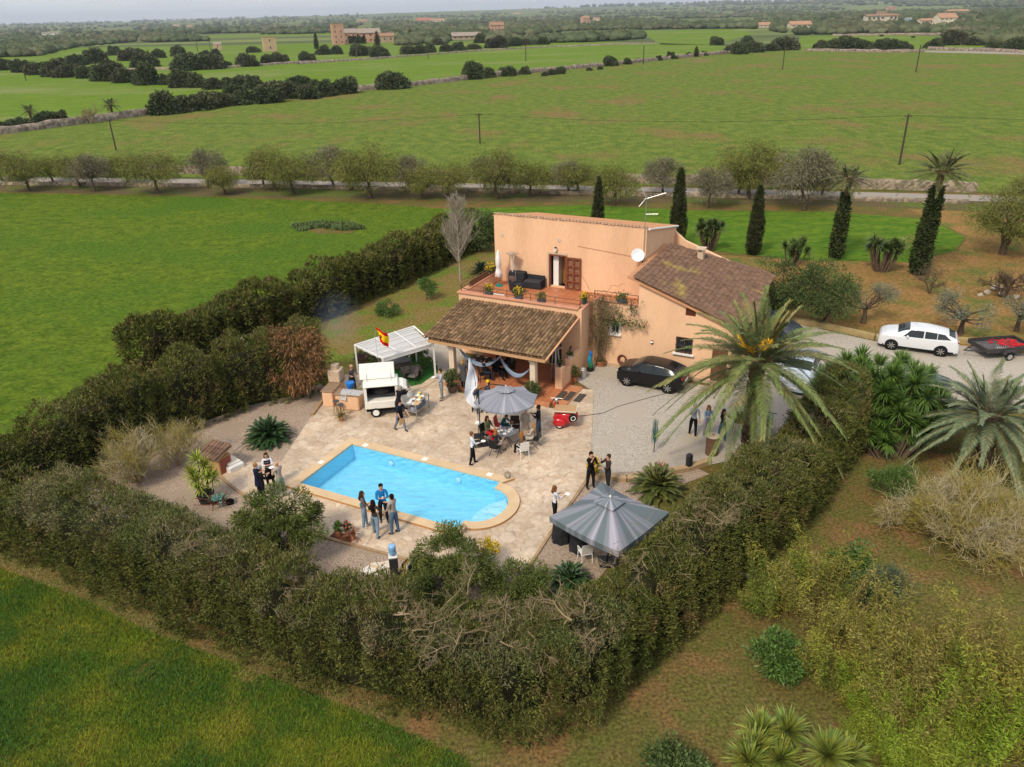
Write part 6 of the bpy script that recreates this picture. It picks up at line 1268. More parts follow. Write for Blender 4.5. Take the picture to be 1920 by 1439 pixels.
def car_wheels(label, wf, wr_, side, L, Wd, Hh, paint, **k):
    "wf, wr_: photo points of the two near wheel contacts"
    f, r = at(*wf, .035), at(*wr_, .035); d = (f-r).normalized(); n_ = Vector((-d.y, d.x, 0))*side; c = (f+r)/2+n_*(Wd/2-.1); a = math.atan2(d.y, d.x); return car(label, *along(c, a, L), L, Wd, Hh, paint, **k)
car_wheels('white five door hatchback parked by the yellow kerb on the driveway', (1674, 656), (1761, 668), -1, 4.33, 1.76, 1.46, cw)
car_wheels('black small hatchback parked against the house wall on the gravel', (1174.8, 723), (1256, 738), -1, 3.8, 1.66, 1.47, cb, dark=True)
car('dark slate car parked behind the house, only its nose showing past the palm', at(1481, 640, .03), at(1398, 612, .03), 4.2, 1.75, 1.42, cg)
car('silver car behind the palm and the right hedge', at(1470, 765, .03), at(1520, 668, .03), 4.3, 1.78, 1.5, cs_)
car('dark car hidden behind the big yucca clump', at(1665, 775, .03), at(1760, 735, .03), 4.1, 1.72, 1.42, cg)
# trailer
tr_ = thing('trailer', 'black flat car trailer with red straps behind the white hatchback', 'trailer', at(1872, 664), math.atan2(*(at(1925, 660)-at(1820, 668)).yx))
blk_t = M('trailer_black', (.035, .032, .032), (.055, .05, .05), 4, .6); redst = M('red_strap', (.62, .03, .04), None, rough=.7)
mb = MB(); mb.box((0, 0, .5), (2.9, 1.7, .05)); mb.build('deck', M('deck_grey', (.13, .12, .125), (.09, .085, .085), 3, .7), tr_)
mb = MB()
for y in (-.86, .86): mb.box((0, y, .63), (2.98, .03, .26))
for x in (-1.46, 1.46): mb.box((x, 0, .62), (.03, 1.69, .24))
mb.build('side_board', blk_t, tr_)
for s in (-1, 1):
    mb = MB(); Rw = Matrix.Rotation(PI/2, 3, 'X'); mb.lathe((0, 0, 0), [(.05, -.08), (.22, -.085), (.26, -.05), (.26, .05), (.22, .085), (.05, .08)], 18); mb.v = [tuple(Vector((-.15, s*1.0, .26))+Rw@Vector(v)) for v in mb.v]; mb.build('wheel', rubber, tr_, smooth=True)
    mb = MB(); mb.lathe((0, 0, 0), [(.02, .1), (.15, .1), (.15, .08)], 14); mb.v = [tuple(Vector((-.15, s*1.0, .26))+(Rw if s < 0 else Matrix.Rotation(-PI/2, 3, 'X'))@Vector(v)) for v in mb.v]; mb.build('rim', steel, tr_)
    mb = MB(); mb.tube([(-.5, s*1.0, .42), (-.38, s*1.0, .56), (-.15, s*1.0, .6), (.08, s*1.0, .56), (.2, s*1.0, .42)], .1, 6); mb.build('mudguard', blk_t, tr_)
mb = MB(); mb.tube([(-1.4, .5, .45), (-2.3, 0, .42), (-1.4, -.5, .45)], .04, 6); mb.build('drawbar', blk_t, tr_)
R5 = random.Random(3)
mb = MB()
for i in range(26):
    x, y = R5.gauss(.55, .38), R5.gauss(.15, .3); pts = [(x+R5.gauss(0, .16), y+R5.gauss(0, .14), .56+R5.random()*.1) for _ in range(5)]; mb.tube(pts, .022, 4)
o = mb.build('strap', redst); o.matrix_world = Matrix.Translation(tr_.location)@Matrix.Rotation(tr_.rotation_euler[2], 4, 'Z'); tag(o, 'tangle of bright red straps lying on the black trailer', 'strap')
mb = MB()
for i in range(5): mb.tube([(-.5+i*.13, -.45, .55), (-.2+i*.13, .1, .56)], .02, 5)
mb.tube([(-.55, -.3, .56), (.2, -.5, .56)], .022, 5); o = mb.build('metal_bars', steel); o.matrix_world = Matrix.Translation(tr_.location)@Matrix.Rotation(tr_.rotation_euler[2], 4, 'Z'); tag(o, 'pile of silvery metal bars lying on the trailer deck', 'metal bars')
# ---- white three wheeled food truck
ft = thing('food_truck', 'small white three wheeled food truck with open hatch serving at the patio', 'food truck', at(719, 771, ZP), rad(-27+35))
trk = M('truck_cream', (.80, .77, .70), (.74, .71, .64), 2, .4)
mb = MB(); bw, bl, z0, z1 = 1.35, 1.75, .5, 1.75
mb.box((0, 0, z0+.2), (bl, bw, .42), ch=.03); mb.box((0, bw/2-.03, 1.3), (bl, .05, .82)); mb.box((-bl/2+.04, 0, 1.3), (.07, bw-.06, .82)); mb.box((bl/2-.04, 0, 1.3), (.07, bw-.06, .82)); mb.box((0, 0, z1), (bl+.04, bw+.04, .08), ch=.03)
mb.box((-bl/2+.08, -bw/2+.04, 1.3), (.14, .06, .82)); mb.box((bl/2-.08, -bw/2+.04, 1.3), (.14, .06, .82)); mb.build('body', trk, ft)
mb = MB(); mb.box((0, .1, 1.12), (bl-.2, .9, .06)); mb.box((0, .55, 1.3), (bl-.2, .02, .7)); mb.build('counter', M('truck_inside', (.03, .03, .032), None, rough=.5), ft)
mb = MB(); mb.lathe((0, 0, 0), [(.02, .2), (.2, .17), (.3, .06), (.31, 0), (.3, -.08)], 14); mb.v = [tuple(Vector((x*1.5, y*.8-.15, z+1.27))) for x, y, z in mb.v]; mb.build('grill', blackm, ft, smooth=True)
mb = MB(); mb.box((-.15, .42, 2.16), (bl+.05, .06, .86), ch=.02, rot=Matrix.Rotation(rad(-38), 3, 'X')); mb.build('hatch', trk, ft)
for x in (-.7, .55): mb = MB(); mb.tube([(x, -.1, 1.78), (x, .35, 2.1)], .015, 5); mb.build('hatch_strut', steel, ft)
# cab
mb = MB(); P_ = [(0, .48), (.62, .48), (.72, .72), (.66, 1.0), (.45, 1.5), (.25, 1.62), (0, 1.64)]
for k, (y0, s0) in enumerate(((-.58, .86), (-.45, 1.0), (.45, 1.0), (.58, .86))): mb.v += [(bl/2+.02+x*s0, y0, z*(.98 if k in (0, 3) else 1)) for x, z in P_]
nP = len(P_)
for k in range(3):
    for i in range(nP): mb.f.append((k*nP+i, k*nP+(i+1) % nP, (k+1)*nP+(i+1) % nP, (k+1)*nP+i)); mb.m.append(0)
mb.f += [tuple(range(nP)), tuple(range(3*nP, 4*nP))[::-1]]; mb.m += [0, 0]; mb.build('cab', trk, ft)
mb = MB(); mb.slab([(bl/2+.56+.02, -.4, 1.27), (bl/2+.56+.02, .4, 1.27), (bl/2+.43, .4, 1.52), (bl/2+.43, -.4, 1.52)], -.02, (.9, 0, .45)); mb.box((bl/2+.25, -.585, 1.28), (.34, .02, .3)); mb.box((bl/2+.25, .585, 1.28), (.34, .02, .3)); mb.build('windscreen', carglass, ft)
for s in (-1, 1): mb = MB(); mb.ell((bl/2+.62, s*.36, .86), (.09, .09, .09), 10, 6); mb.build('headlight', lampm, ft, smooth=True)
for (x, y, r) in ((-.35, -.62, .27), (-.35, .62, .27), (bl/2+.4, 0, .25)):
    mb = MB(); Rw = Matrix.Rotation(PI/2, 3, 'X'); mb.lathe((0, 0, 0), [(r*.6, -.07), (r*.95, -.075), (r, -.04), (r, .04), (r*.95, .075), (r*.6, .07)], 18); mb.v = [tuple(Vector((x, y, r))+Rw@Vector(v)) for v in mb.v]; t = mb.build('wheel', rubber, ft, smooth=True)
    mb = MB(); mb.lathe((0, 0, 0), [(.02, .075), (r*.62, .075), (r*.62, -.075), (.02, -.075)], 16); mb.v = [tuple(Vector((x, y, r))+Rw@Vector(v)) for v in mb.v]; mb.build('rim', whitep, t)
mb = MB(); mb.box((0, 0, .38), (bl*.95, 1.0, .22)); mb.build('chassis', rubber, ft)
# ---- red scooter sidecar bar
rc = thing('scooter_cart', 'glossy red vintage scooter turned into a cart with wooden top', 'scooter cart', at(1060, 797, ZP), rad(-10))
redp = M('red_gloss', (.50, .012, .018), None, rough=.25, coat=.6)
mb = MB(); V = []; F = []; n = 16; st = [(-.62, .05, .42, .35), (-.55, .28, .3, .62), (-.3, .38, .2, .84), (.1, .40, .2, .86), (.42, .36, .26, .82), (.6, .2, .36, .7), (.66, .04, .45, .55)]
for (x, hw, zl, zh) in st:
    for k in range(n): a = 2*PI*k/n; V.append((x, hw*(abs(math.cos(a))**.6)*np.sign(math.cos(a)), (zl+zh)/2+(zh-zl)/2*(abs(math.sin(a))**.6)*np.sign(math.sin(a))))
for i in range(len(st)-1):
    for k in range(n): F.append((i*n+k, i*n+(k+1) % n, (i+1)*n+(k+1) % n, (i+1)*n+k))
F += [tuple(range(n))[::-1], tuple(range((len(st)-1)*n, len(st)*n))]; mb.add(V, F); mb.build('body', redp, rc, smooth=True)
mb = MB(); mb.ell((-.25, -.42, .33), (.36, .12, .24), 12, 7); mb.ell((-.25, .42, .33), (.36, .12, .24), 12, 7); mb.build('mudguard', redp, rc, smooth=True)
mb = MB(); mb.box((.0, 0, .90), (1.1, .82, .05), ch=.015); mb.build('table_top', M('board_pine', (.50, .31, .16), (.40, .24, .12), 8, .6, stretch=(1, 8, 1)), rc)
mb = MB(); mb.tube([(-.56, -.42, .96), (.56, -.42, .96), (.56, .42, .96)], .014, 6); mb.build('rail', whitep, rc)
for (x, y, r) in ((-.25, -.43, .21), (-.25, .43, .21)):
    mb = MB(); Rw = Matrix.Rotation(PI/2, 3, 'X'); mb.lathe((0, 0, 0), [(r*.55, -.05), (r, -.04), (r, .04), (r*.55, .05)], 16); mb.v = [tuple(Vector((x, y, r))+Rw@Vector(v)) for v in mb.v]; t = mb.build('wheel', rubber, rc); mb = MB(); mb.lathe((0, 0, 0), [(.02, .055), (r*.62, .055), (r*.62, -.055), (.02, -.055)], 14); mb.v = [tuple(Vector((x, y, r))+Rw@Vector(v)) for v in mb.v]; mb.build('rim', whitep, t)
mb = MB(); mb.lathe((0, 0, 0), [(.10, 0), (.21, 0), (.22, .05), (.2, .1), (.10, .1)], 18); Rq = Matrix.Rotation(rad(90), 3, 'X')@Matrix.Rotation(rad(20), 3, 'Y'); mb.v = [tuple(Vector((.40, -.36, .62))+Rq@Vector(v)) for v in mb.v]; t = mb.build('spare_wheel', rubber, rc)
mb = MB(); mb.lathe((0, 0, 0), [(.02, .09), (.13, .105), (.135, .08)], 16); mb.v = [tuple(Vector((.40, -.36, .62))+Rq@Vector(v)) for v in mb.v]; mb.build('hub_cap', whitep, t)
mb = MB(); mb.tube([(-.5, .45, .5), (-.5, .5, 1.2)], .035, 6); mb.tube([(-.8, .5, 1.22), (-.2, .5, 1.22)], .02, 6); mb.ell((-.5, .42, 1.15), (.1, .1, .1), 10, 6); mb.build('handlebar', steel, rc)
mb = MB(); mb.ell((-.52, .62, .7), (.14, .06, .38), 10, 6); mb.build('leg_shield', redp, rc)
# ================================================================ furniture and garden objects
def attach(o, root_): o.matrix_world = root_.matrix_world.copy(); return o
def parasol(label, loc, r, n, z_edge, z_top, mat, rot, ribs=True, name='parasol', square=False, valance=.22, pole=(0, 0), vent=.28):
    root = thing(name, label, 'parasol', loc, rot); mb = MB(); V = [(0, 0, z_top)]; m_ = 6; rad_n = 12; F = []
    rim = []
    for k in range(n*rad_n//2):
        t = k/(n*rad_n/2)*n; i = int(t); f = t-i; a0 = 2*PI*i/n; a1 = 2*PI*(i+1)/n; p = Vector((math.cos(a0), math.sin(a0)))*r*(1-f)+Vector((math.cos(a1), math.sin(a1)))*r*f; rim.append((p, f))
    N_ = len(rim)
    for j in range(1, m_+1):
        s = j/m_
        for (p, f) in rim: sag = math.sin(PI*f)*.09*s*r/1.6; V.append((p.x*s*(1-.03*math.sin(PI*f)*s), p.y*s*(1-.03*math.sin(PI*f)*s), z_top-(z_top-z_edge)*s**.93-sag))
    for k in range(N_): F.append((0, 1+k, 1+(k+1) % N_))
    for j in range(m_-1):
        for k in range(N_): F.append((1+j*N_+k, 1+(j+1)*N_+k, 1+(j+1)*N_+(k+1) % N_, 1+j*N_+(k+1) % N_))
    b = 1+(m_-1)*N_; c0 = len(V)
    for (x, y, z) in V[b:b+N_]: V.append((x*1.0, y*1.0, z-valance))
    for k in range(N_): F.append((b+k, c0+k, c0+(k+1) % N_, b+(k+1) % N_))
    mb.add(V, F); mb.build('canopy', mat, root, smooth=False, recalc=True)
    mb = MB(); V = [(0, 0, z_top+.07)]; q = [( (p.x*vent, p.y*vent, z_top-(z_top-z_edge)*vent*.72+.035) ) for p, f in rim]; mb.add(V+q, [(0, 1+k, 1+(k+1) % N_) for k in range(N_)]); mb.build('vent_cap', mat, root)
    mb = MB(); mb.lathe((0, 0, z_top+.07), [(.03, 0), (.045, .04), (.02, .09)], 8); mb.build('finial', whitep, root)
    for i in range(n if ribs else 0): a = 2*PI*i/n; mb = MB(); mb.tube([(math.cos(a)*r*.04, math.sin(a)*r*.04, z_top-.06), (math.cos(a)*r*.98, math.sin(a)*r*.98, z_edge-.03)], .012, 4); mb.build('rib', steel, root)
    mb = MB(); mb.tube([(pole[0], pole[1], 0), (pole[0], pole[1], z_top-.05 if pole == (0, 0) else z_top+.25)], .028, 8)
    if pole != (0, 0): mb.tube([(pole[0], pole[1], z_top+.2), (pole[0]*.5, pole[1]*.5, z_top+.35), (0, 0, z_top+.12)], .025, 8)
    mb.build('pole', blackm, root); mb = MB(); mb.box((pole[0], pole[1], .04), (.7, .7, .07), ch=.02); mb.box((pole[0], pole[1], .15), (.12, .12, .2), ch=.02); mb.build('base', blackm, root)
    return root
grm_ = M('parasol_slate', (.30, .32, .38), (.36, .37, .43), 1.2, .75, trans=.25)
def raymat(name, c1, c2, loc, spokes, rot=0):
    "sun bleached fabric: radial paler streaks"
    m = bpy.data.materials.new(name); m.use_nodes = True; t = m.node_tree; b = t.nodes['Principled BSDF']; L = t.links.new; g = nd(t, 'ShaderNodeTexCoord'); s = nd(t, 'ShaderNodeSeparateXYZ'); L(g.outputs['Object'], s.inputs[0])
    a = nd(t, 'ShaderNodeMath', operation='ARCTAN2'); L(s.outputs[1], a.inputs[0]); L(s.outputs[0], a.inputs[1]); n = nd(t, 'ShaderNodeTexNoise', noise_dimensions='1D'); n.inputs['Scale'].default_value = spokes; n.inputs['Detail'].default_value = 3; L(a.outputs[0], n.inputs['W'])
    r = nd(t, 'ShaderNodeValToRGB'); r.color_ramp.elements[0].position = .46; r.color_ramp.elements[0].color = (*c1, 1); r.color_ramp.elements[1].position = .66; r.color_ramp.elements[1].color = (*c2, 1); L(n.outputs[0], r.inputs[0]); L(r.outputs[0], b.inputs['Base Color']); b.inputs['Roughness'].default_value = .75; return m
parasol('slate grey octagonal parasol over the round table group', at(945, 822, ZP)+Vector((.15, -.0, 0)), 1.55, 8, 2.2, 2.72, raymat('parasol_rays', (.21, .22, .255), (.36, .35, .40), None, 2.5), .2, pole=(-1.35, -.25), valance=.1)
parasol('large square slate parasol with pale faded streaks at lower right', (3.45, 23.65, .03), 2.2, 4, 2.18, 2.85, raymat('parasol_rays_big', (.11, .14, .155), (.37, .345, .405), None, 2.2), rad(1), valance=.24)
def chair(label, loc, rz, mat, arms=False, folding=False, group='patio chairs'):
    root = thing('chair', label, 'chair', loc, rz, group=group); mb = MB(); mb.box((0, 0, .44), (.44, .44, .035), ch=.012); mb.build('seat', mat, root)
    mb = MB(); mb.box((0, -.23, .70), (.44, .03, .44), ch=.012, rot=Matrix.Rotation(rad(8), 3, 'X')); mb.build('backrest', mat, root)
    for sx in (-.2, .2):
        if folding:
            mb = MB(); mb.tube([(sx, -.24, .86), (sx, .22, .0)], .014, 5); mb.build('leg', mat, root); mb = MB(); mb.tube([(sx, .2, .44), (sx, -.25, .0)], .014, 5); mb.build('leg', mat, root)
        else:
            for sy in (-.2, .2): mb = MB(); mb.tube([(sx, sy, .43), (sx*1.1, sy*1.15, 0)], .018, 5); mb.build('leg', mat, root)
        if arms: mb = MB(); mb.tube([(sx*1.1, -.24, .68), (sx*1.15, .0, .67), (sx*1.12, .2, .62), (sx*1.05, .22, .44)], .02, 5); mb.build('armrest', mat, root)
    return root
plw = M('plastic_white', (.74, .73, .70), None, rough=.5)
chair('white plastic armchair under the woman with ginger hair', pa_(981, 857), rad(20), plw, True)
chair('black folding chair with the ginger haired woman in dark jacket', pa_(929, 853), rad(-30), blackm, folding=True)
chair('empty black chair behind the round table next to the beige coat', pa_(966, 815), rad(180), M('wicker_dark', (.06, .04, .03), None, rough=.8), True)
chair('black folding chair under the person in green coat', pa_(912, 828), rad(-125), blackm, folding=True)
chair('black folding chair under the long haired blond woman', pa_(1003, 838), rad(70), blackm, folding=True)
chair('red chair under the child in teal jumper', pa_(938, 812), rad(-110), M('red_chair', (.45, .03, .03), None, rough=.5))
chair('white plastic armchair on the gravel below the square parasol', at(1097, 1052), rad(15), plw, True)
chair('black chair on the porch under the seated man in navy', at(957, 703, .235), rad(110), blackm); chair('black chair on the porch under the left seated person', at(906, 715, .235), rad(-70), blackm); chair('dark chair on the porch under the middle seated person', at(933, 709, .235), rad(-120), blackm)
def table(label, loc, r, h, mat, legm, rect_=None, rz=0, nlegs=4):
    root = thing('table', label, 'table', loc, rz); mb = MB()
    if rect_: mb.box((0, 0, h), (rect_[0], rect_[1], .035), ch=.01)
    else: mb.lathe((0, 0, h-.02), [(r*.98, 0), (r, .015), (r, .03), (r*.98, .035)], 20)
    mb.build('table_top', mat, root)
    if rect_: pts = [(sx*rect_[0]*.45, sy*rect_[1]*.43) for sx in (-1, 1) for sy in (-1, 1)]
    else: pts = [(math.cos(a)*r*.75, math.sin(a)*r*.75) for a in (.6, 2.2, 3.8, 5.4)]
    for (x, y) in pts: mb = MB(); mb.tube([(x*.9, y*.9, h-.03), (x, y, 0)] if rect_ else [(-x*.5, -y*.5, h-.03), (x, y, 0)], .016, 5); mb.build('leg', legm, root)
    return root
tb = table('glass topped black folding table covered with glasses and plates', pa_(950, 834), .5, .72, M('smoked_glass', (.16, .17, .19), None, rough=.15), blackm)
R6 = random.Random(9); glm = M('glassware', (.55, .58, .6), None, rough=.1, spec=.8)
for i in range(13):
    a = R6.random()*6.28; r = .42*math.sqrt(R6.random()); p = tb.location+Vector((math.cos(a)*r, math.sin(a)*r, .735)); mb = MB()
    if i % 3 == 0: mb.lathe((0, 0, 0), [(.05, 0), (.10, .015), (.095, .02), (.04, .006)], 12); o = mb.build('plate', plw); lb = 'small white plate on the glass topped patio table, %s of the plates' % ORD[i//3]; c_ = 'plate'
    else: mb.lathe((0, 0, 0), [(.03, 0), (.008, .01), (.008, .07), (.035, .1), (.038, .16), (.03, .17)], 8); o = mb.build('wine_glass', glm if i % 4 else M('red_wine', (.25, .01, .03), None, rough=.2)); lb = 'stemmed glass on the glass topped patio table, %s of the glasses' % ORD[i*2//3]; c_ = 'glass'
    o.location = p; tag(o, lb, c_, 'tableware on the glass topped table')
# food table beside the truck (steel, two shelves)
ftb = thing('serving_table', 'steel two shelf serving table loaded with plates and buns', 'table', at(783, 775, ZP), rad(-27+95)); steel2 = M('steel_top', (.38, .37, .35), None, rough=.4, metal=.5)
mb = MB(); mb.box((0, 0, .86), (1.5, .75, .035), ch=.01); mb.build('table_top', steel2, ftb); mb = MB(); mb.box((0, -.02, .42), (1.42, .68, .03)); mb.build('shelf', steel2, ftb)
for sx in (-.7, .7):
    for sy in (-.33, .33): mb = MB(); mb.box((sx, sy, .42), (.04, .04, .83)); mb.build('leg', steel2, ftb)
def onto(o, root_, x, y, z, label, cat_, group=None):
    q = Matrix.Rotation(root_.rotation_euler[2], 3, 'Z')@Vector((x, y, z)); o.location = Vector(root_.location)+q; o.rotation_euler[2] = root_.rotation_euler[2]; return tag(o, label, cat_, group)
bunm = M('bun_brown', (.50, .26, .10), (.62, .36, .16), 6, .8); boardm = M('board_wood', (.58, .38, .2), None, rough=.7)
for i in range(12):
    mb = MB(); x = -.62+.105*(i % 6)*2.1-.0; y = -.2+.28*(i//6)
    if i % 4 == 3: mb.box((0, 0, .05), (.2, .16, .1), ch=.01); o = mb.build('food_box', M('box_%d' % i, R6.choice([(.7, .68, .62), (.55, .08, .06), (.7, .55, .2)]), None, rough=.7)); onto(o, ftb, x, y, .88, 'food box on the steel serving table, %s in the %s row' % (ORD[i % 6], ('near', 'far')[i//6]), 'box', 'things on the serving table')
    elif i % 4 == 1: mb.ell((0, 0, .045), (.085, .075, .05), 9, 6); o = mb.build('bun', bunm, smooth=True); onto(o, ftb, x, y, .88, 'brown bread bun on the steel serving table, %s in the %s row' % (ORD[i % 6], ('near', 'far')[i//6]), 'bread', 'things on the serving table')
    else: mb.lathe((0, 0, 0), [(.06, 0), (.13, .02), (.125, .025), (.05, .008)], 14); o = mb.build('plate', plw); onto(o, ftb, x, y, .88, 'white plate on the steel serving table, %s in the %s row' % (ORD[i % 6], ('near', 'far')[i//6]), 'plate', 'things on the serving table')
mb = MB(); mb.box((0, 0, .012), (.42, .3, .022), ch=.005); onto(mb.build('chopping_board', boardm), ftb, -.52, -.32, .885, 'tan chopping board on the near corner of the serving table', 'board')
for i in range(4): mb = MB(); [mb.lathe((0, 0, .028*k), [(.07, 0), (.15, .02), (.145, .026), (.05, .01)], 14) for k in range(6)]; onto(mb.build('plate_stack', M('blue_plate', (.42, .46, .56), None, rough=.4)), ftb, -.5+.34*i, -.08, .44, 'stack of blue rimmed plates on the lower shelf, %s from the left' % ORD[i], 'plates', 'plate stacks on the lower shelf')
# masonry grill counter
gc = thing('grill_counter', 'peach masonry outdoor kitchen counter curving left of the food truck', 'counter', at(650, 762, ZP), rad(-12))
mb = MB(); mb.box((.25, -.1, .42), (1.3, .7, .86), ch=.06); mb.box((-.95, .65, .42), (.6, 1.7, .86), ch=.04); mb.build('base', stucco, gc); mb = MB(); mb.box((.25, -.1, .88), (1.42, .8, .05), ch=.02); mb.box((-.95, .65, .885), (.7, 1.8, .05), ch=.02); mb.build('worktop', M('worktop', (.30, .20, .13), (.24, .16, .1), 5, .6), gc)
mb = MB(); mb.box((-.98, 1.25, 1.25), (.66, .7, .68), ch=.03); mb.box((-.98, 1.25, 1.72), (.36, .4, .28), ch=.02); mb.build('chimney_hood', stone_trim, gc)
mb = MB(); mb.slab([(-.1, -.42, .93), (1.0, -.52, .935), (1.1, .1, .94), (-.2, .2, .94)], .006); mb.add([(-.1, -.42, .93), (.3, -.45, .93), (.25, -.56, .62), (-.05, -.54, .66)], [(0, 1, 2, 3)]); o = attach(mb.build('newspaper', M('newsprint', (.62, .61, .60), (.25, .25, .26), 14, .9)), gc); bpy.context.view_layer.update(); tag(o, 'printed paper sheets spread over the masonry counter', 'newspaper'); o.location = gc.location; o.rotation_euler[2] = gc.rotation_euler[2]
mb = MB(); mb.lathe((0, 0, 0), [(.16, 0), (.24, .3), (.25, .32), (.2, .3)], 14); mb.lathe((0, 0, .3), [(.25, 0), (.2, .03)], 14); o = mb.build('bucket', M('bucket_blue', (.01, .16, .55), None, rough=.4)); onto(o, gc, .15, .42, 0+.9, 'bright blue bucket standing at the masonry counter', 'bucket')
for i in range(2):
    st_ = thing('bar_stool', ('black round bar stool in front of the counter, the left one', 'black round bar stool in front of the counter, the right one')[i], 'stool', at((633, 641)[i], (775, 782)[i], ZP), group='bar stools'); mb = MB(); mb.lathe((0, 0, .68), [(.15, 0), (.17, .03), (.15, .06)], 14); mb.build('seat', M('stool_seat', (.06, .07, .08), None, rough=.6), st_)
    for k in range(4): a = k*PI/2+.4; mb = MB(); mb.tube([(math.cos(a)*.1, math.sin(a)*.1, .69), (math.cos(a)*.19, math.sin(a)*.19, 0)], .014, 5); mb.build('leg', blackm, st_)
# pots
potm = M('terracotta_pot', (.46, .19, .09), (.38, .15, .075), 5, .85); potd = M('pot_dark', (.03, .03, .035), None, rough=.6); potb = M('pot_brown', (.16, .11, .085), (.12, .085, .065), 4, .8)
def pot_plant(label, loc, r, h, pm_, kind, ph, mat, seed=1, n=70, fl=None):
    root = thing('potted_plant', label, 'potted plant', loc); mb = MB(); mb.lathe((0, 0, 0), [(r*.72, 0), (r*.95, h*.85), (r*1.06, h*.86), (r*1.06, h), (r*.9, h), (r*.88, h*.9)], 16); mb.build('pot', pm_, root, smooth=False); rg = np.random.default_rng(seed)
    if kind == 'spiky': P = np.tile([0, 0, h*.95], (n, 1))+rg.standard_normal((n, 3))*r*.25; D = rg.standard_normal((n, 3))*.6+np.array([0, 0, 1.]); V, F = blades(P, D, ph*(.7+.6*rg.random(n)), .04, .35, 3); mesh_np('leaves', V, F, mat, root)
    else:
        P = unit(rg.standard_normal((n, 3)))*rg.random((n, 1))**.4*np.array([r*1.5, r*1.5, ph*.5])+np.array([0, 0, h+ph*.42]); P[:, 2] = np.maximum(P[:, 2], h*.9); V, F = tufts(P, unit(P-np.array([0, 0, h])), 5, .11, .05, .8, 0, .02); mesh_np('leaves', V, F, mat, root)
        mb = MB(); [mb.tube([(0, 0, h*.9), (rg.normal()*r*.5, rg.normal()*r*.5, h+ph*.5)], .012, 4) for _ in range(5)]; mb.build('stem', bark, root)
        if fl: P = unit(rg.standard_normal((int(n*.5), 3)))*np.array([r*1.5, r*1.5, ph*.55])+np.array([0, 0, h+ph*.5]); P = P[P[:, 2] > h+ph*.3]; V, F = tufts(P, unit(P), 4, .06, .05, .8); mesh_np('flowers', V, F, M('flower', fl, None, rough=.6, island=.2), root)
    return root
yel = (.78, .50, .02)
pot_plant('orange clay pot with reddish spiky plant below the bar stools', at(640, 789, ZP), .13, .25, potm, 'spiky', .55, M('spiky_bronze', (.28, .20, .06), (.20, .17, .05), 2, .6, island=.4), 2, 60)
pot_plant('large brown pot with leafy shrub at the left porch column', at(848, 735, ZP), .3, .42, potb, 'bush', 1.0, shrm, 3, 260)
pot_plant('leafy bush in a dark pot in front of the right porch column', at(998, 750, ZP), .3, .3, potb, 'bush', .8, shrm, 4, 240)
pot_plant('spindly plant in an orange pot on the gravel beside the porch steps', at(1078, 716, .04), .16, .3, potm, 'bush', .8, shrm2, 5, 70)
pot_plant('small dark pot with plant on the pier beside the porch', uv(-15.15, 35.5, 1.5), .1, .15, potd, 'bush', .3, shrm, 6, 30)
dr_ = pot_plant('white pot with a succulent by the porch heater', uv(-15.15, 36.9, 1.45), .1, .15, plw, 'bush', .25, shrm, 16, 30)
pot_plant('stepped spiky green plant standing at the masonry counter by the truck', at(672, 755, ZP), .15, .5, potd, 'spiky', .65, yucy, 7, 70)
pot_plant('orange pot of leafy succulents on the shelf left of the pool party', at(636, 1006, .1), .13, .25, potm, 'bush', .5, citm, 8, 60)
pot_plant('clay pot with pink flowers on the shelf by the pool group', at(652, 1002, .1), .11, .2, potm, 'bush', .4, shrm, 9, 40, (.62, .06, .10))
pot_plant('reddish spiky plant in a clay pot right of the pink flowers', at(663, 1010, .1), .1, .2, potm, 'spiky', .5, M('spiky_red', (.30, .12, .07), None, rough=.7, island=.4), 10, 50)
pot_plant('yellow flowering shrub at the patio corner behind the two men', at(1113, 892, .05), .2, .2, potb, 'bush', .75, M('yellow_leaf', (.38, .32, .03), (.5, .38, .03), 2, .7, island=.3), 11, 150, yel)
pot_plant('bright yellow flower basket on the patio below the pool stairs', at(915, 1056, ZP), .3, .45, plw, 'bush', .6, M('yellow_bloom_leaf', (.5, .38, .03), None, rough=.7, island=.3), 12, 120, yel)
pot_plant('reddish dead plant in a pot behind the large sago palm', at(1238, 888, .1), .15, .2, potb, 'spiky', .6, M('spiky_dry', (.32, .16, .10), None, rough=.8, island=.4), 13, 60)
mb = MB()
b = at(388, 942); root = rosettes('potted_plant', 'tall yellow green dracaena in a large black pot by the pump house', b, [((x, y, z), (x, y, 1)) for x, y, z in ((-.1, .2, 2.0), (.15, .1, 1.75), (-.3, -.1, 1.5), (.3, -.1, 1.3), (-.1, -.25, 1.2), (.1, .3, 1.4), (-.4, .2, 1.1), (.35, .25, 1.0), (0, -.3, .9))], .5, .05, 60, M('dracaena_leaf', (.22, .30, .035), (.34, .34, .05), 2.5, .6, island=.35), category='potted plant', trunk_r=.03)
mb = MB(); mb.lathe((0, 0, 0), [(.28, 0), (.36, .45), (.39, .46), (.39, .52), (.33, .52), (.32, .46)], 18); mb.build('pot', potd, root)
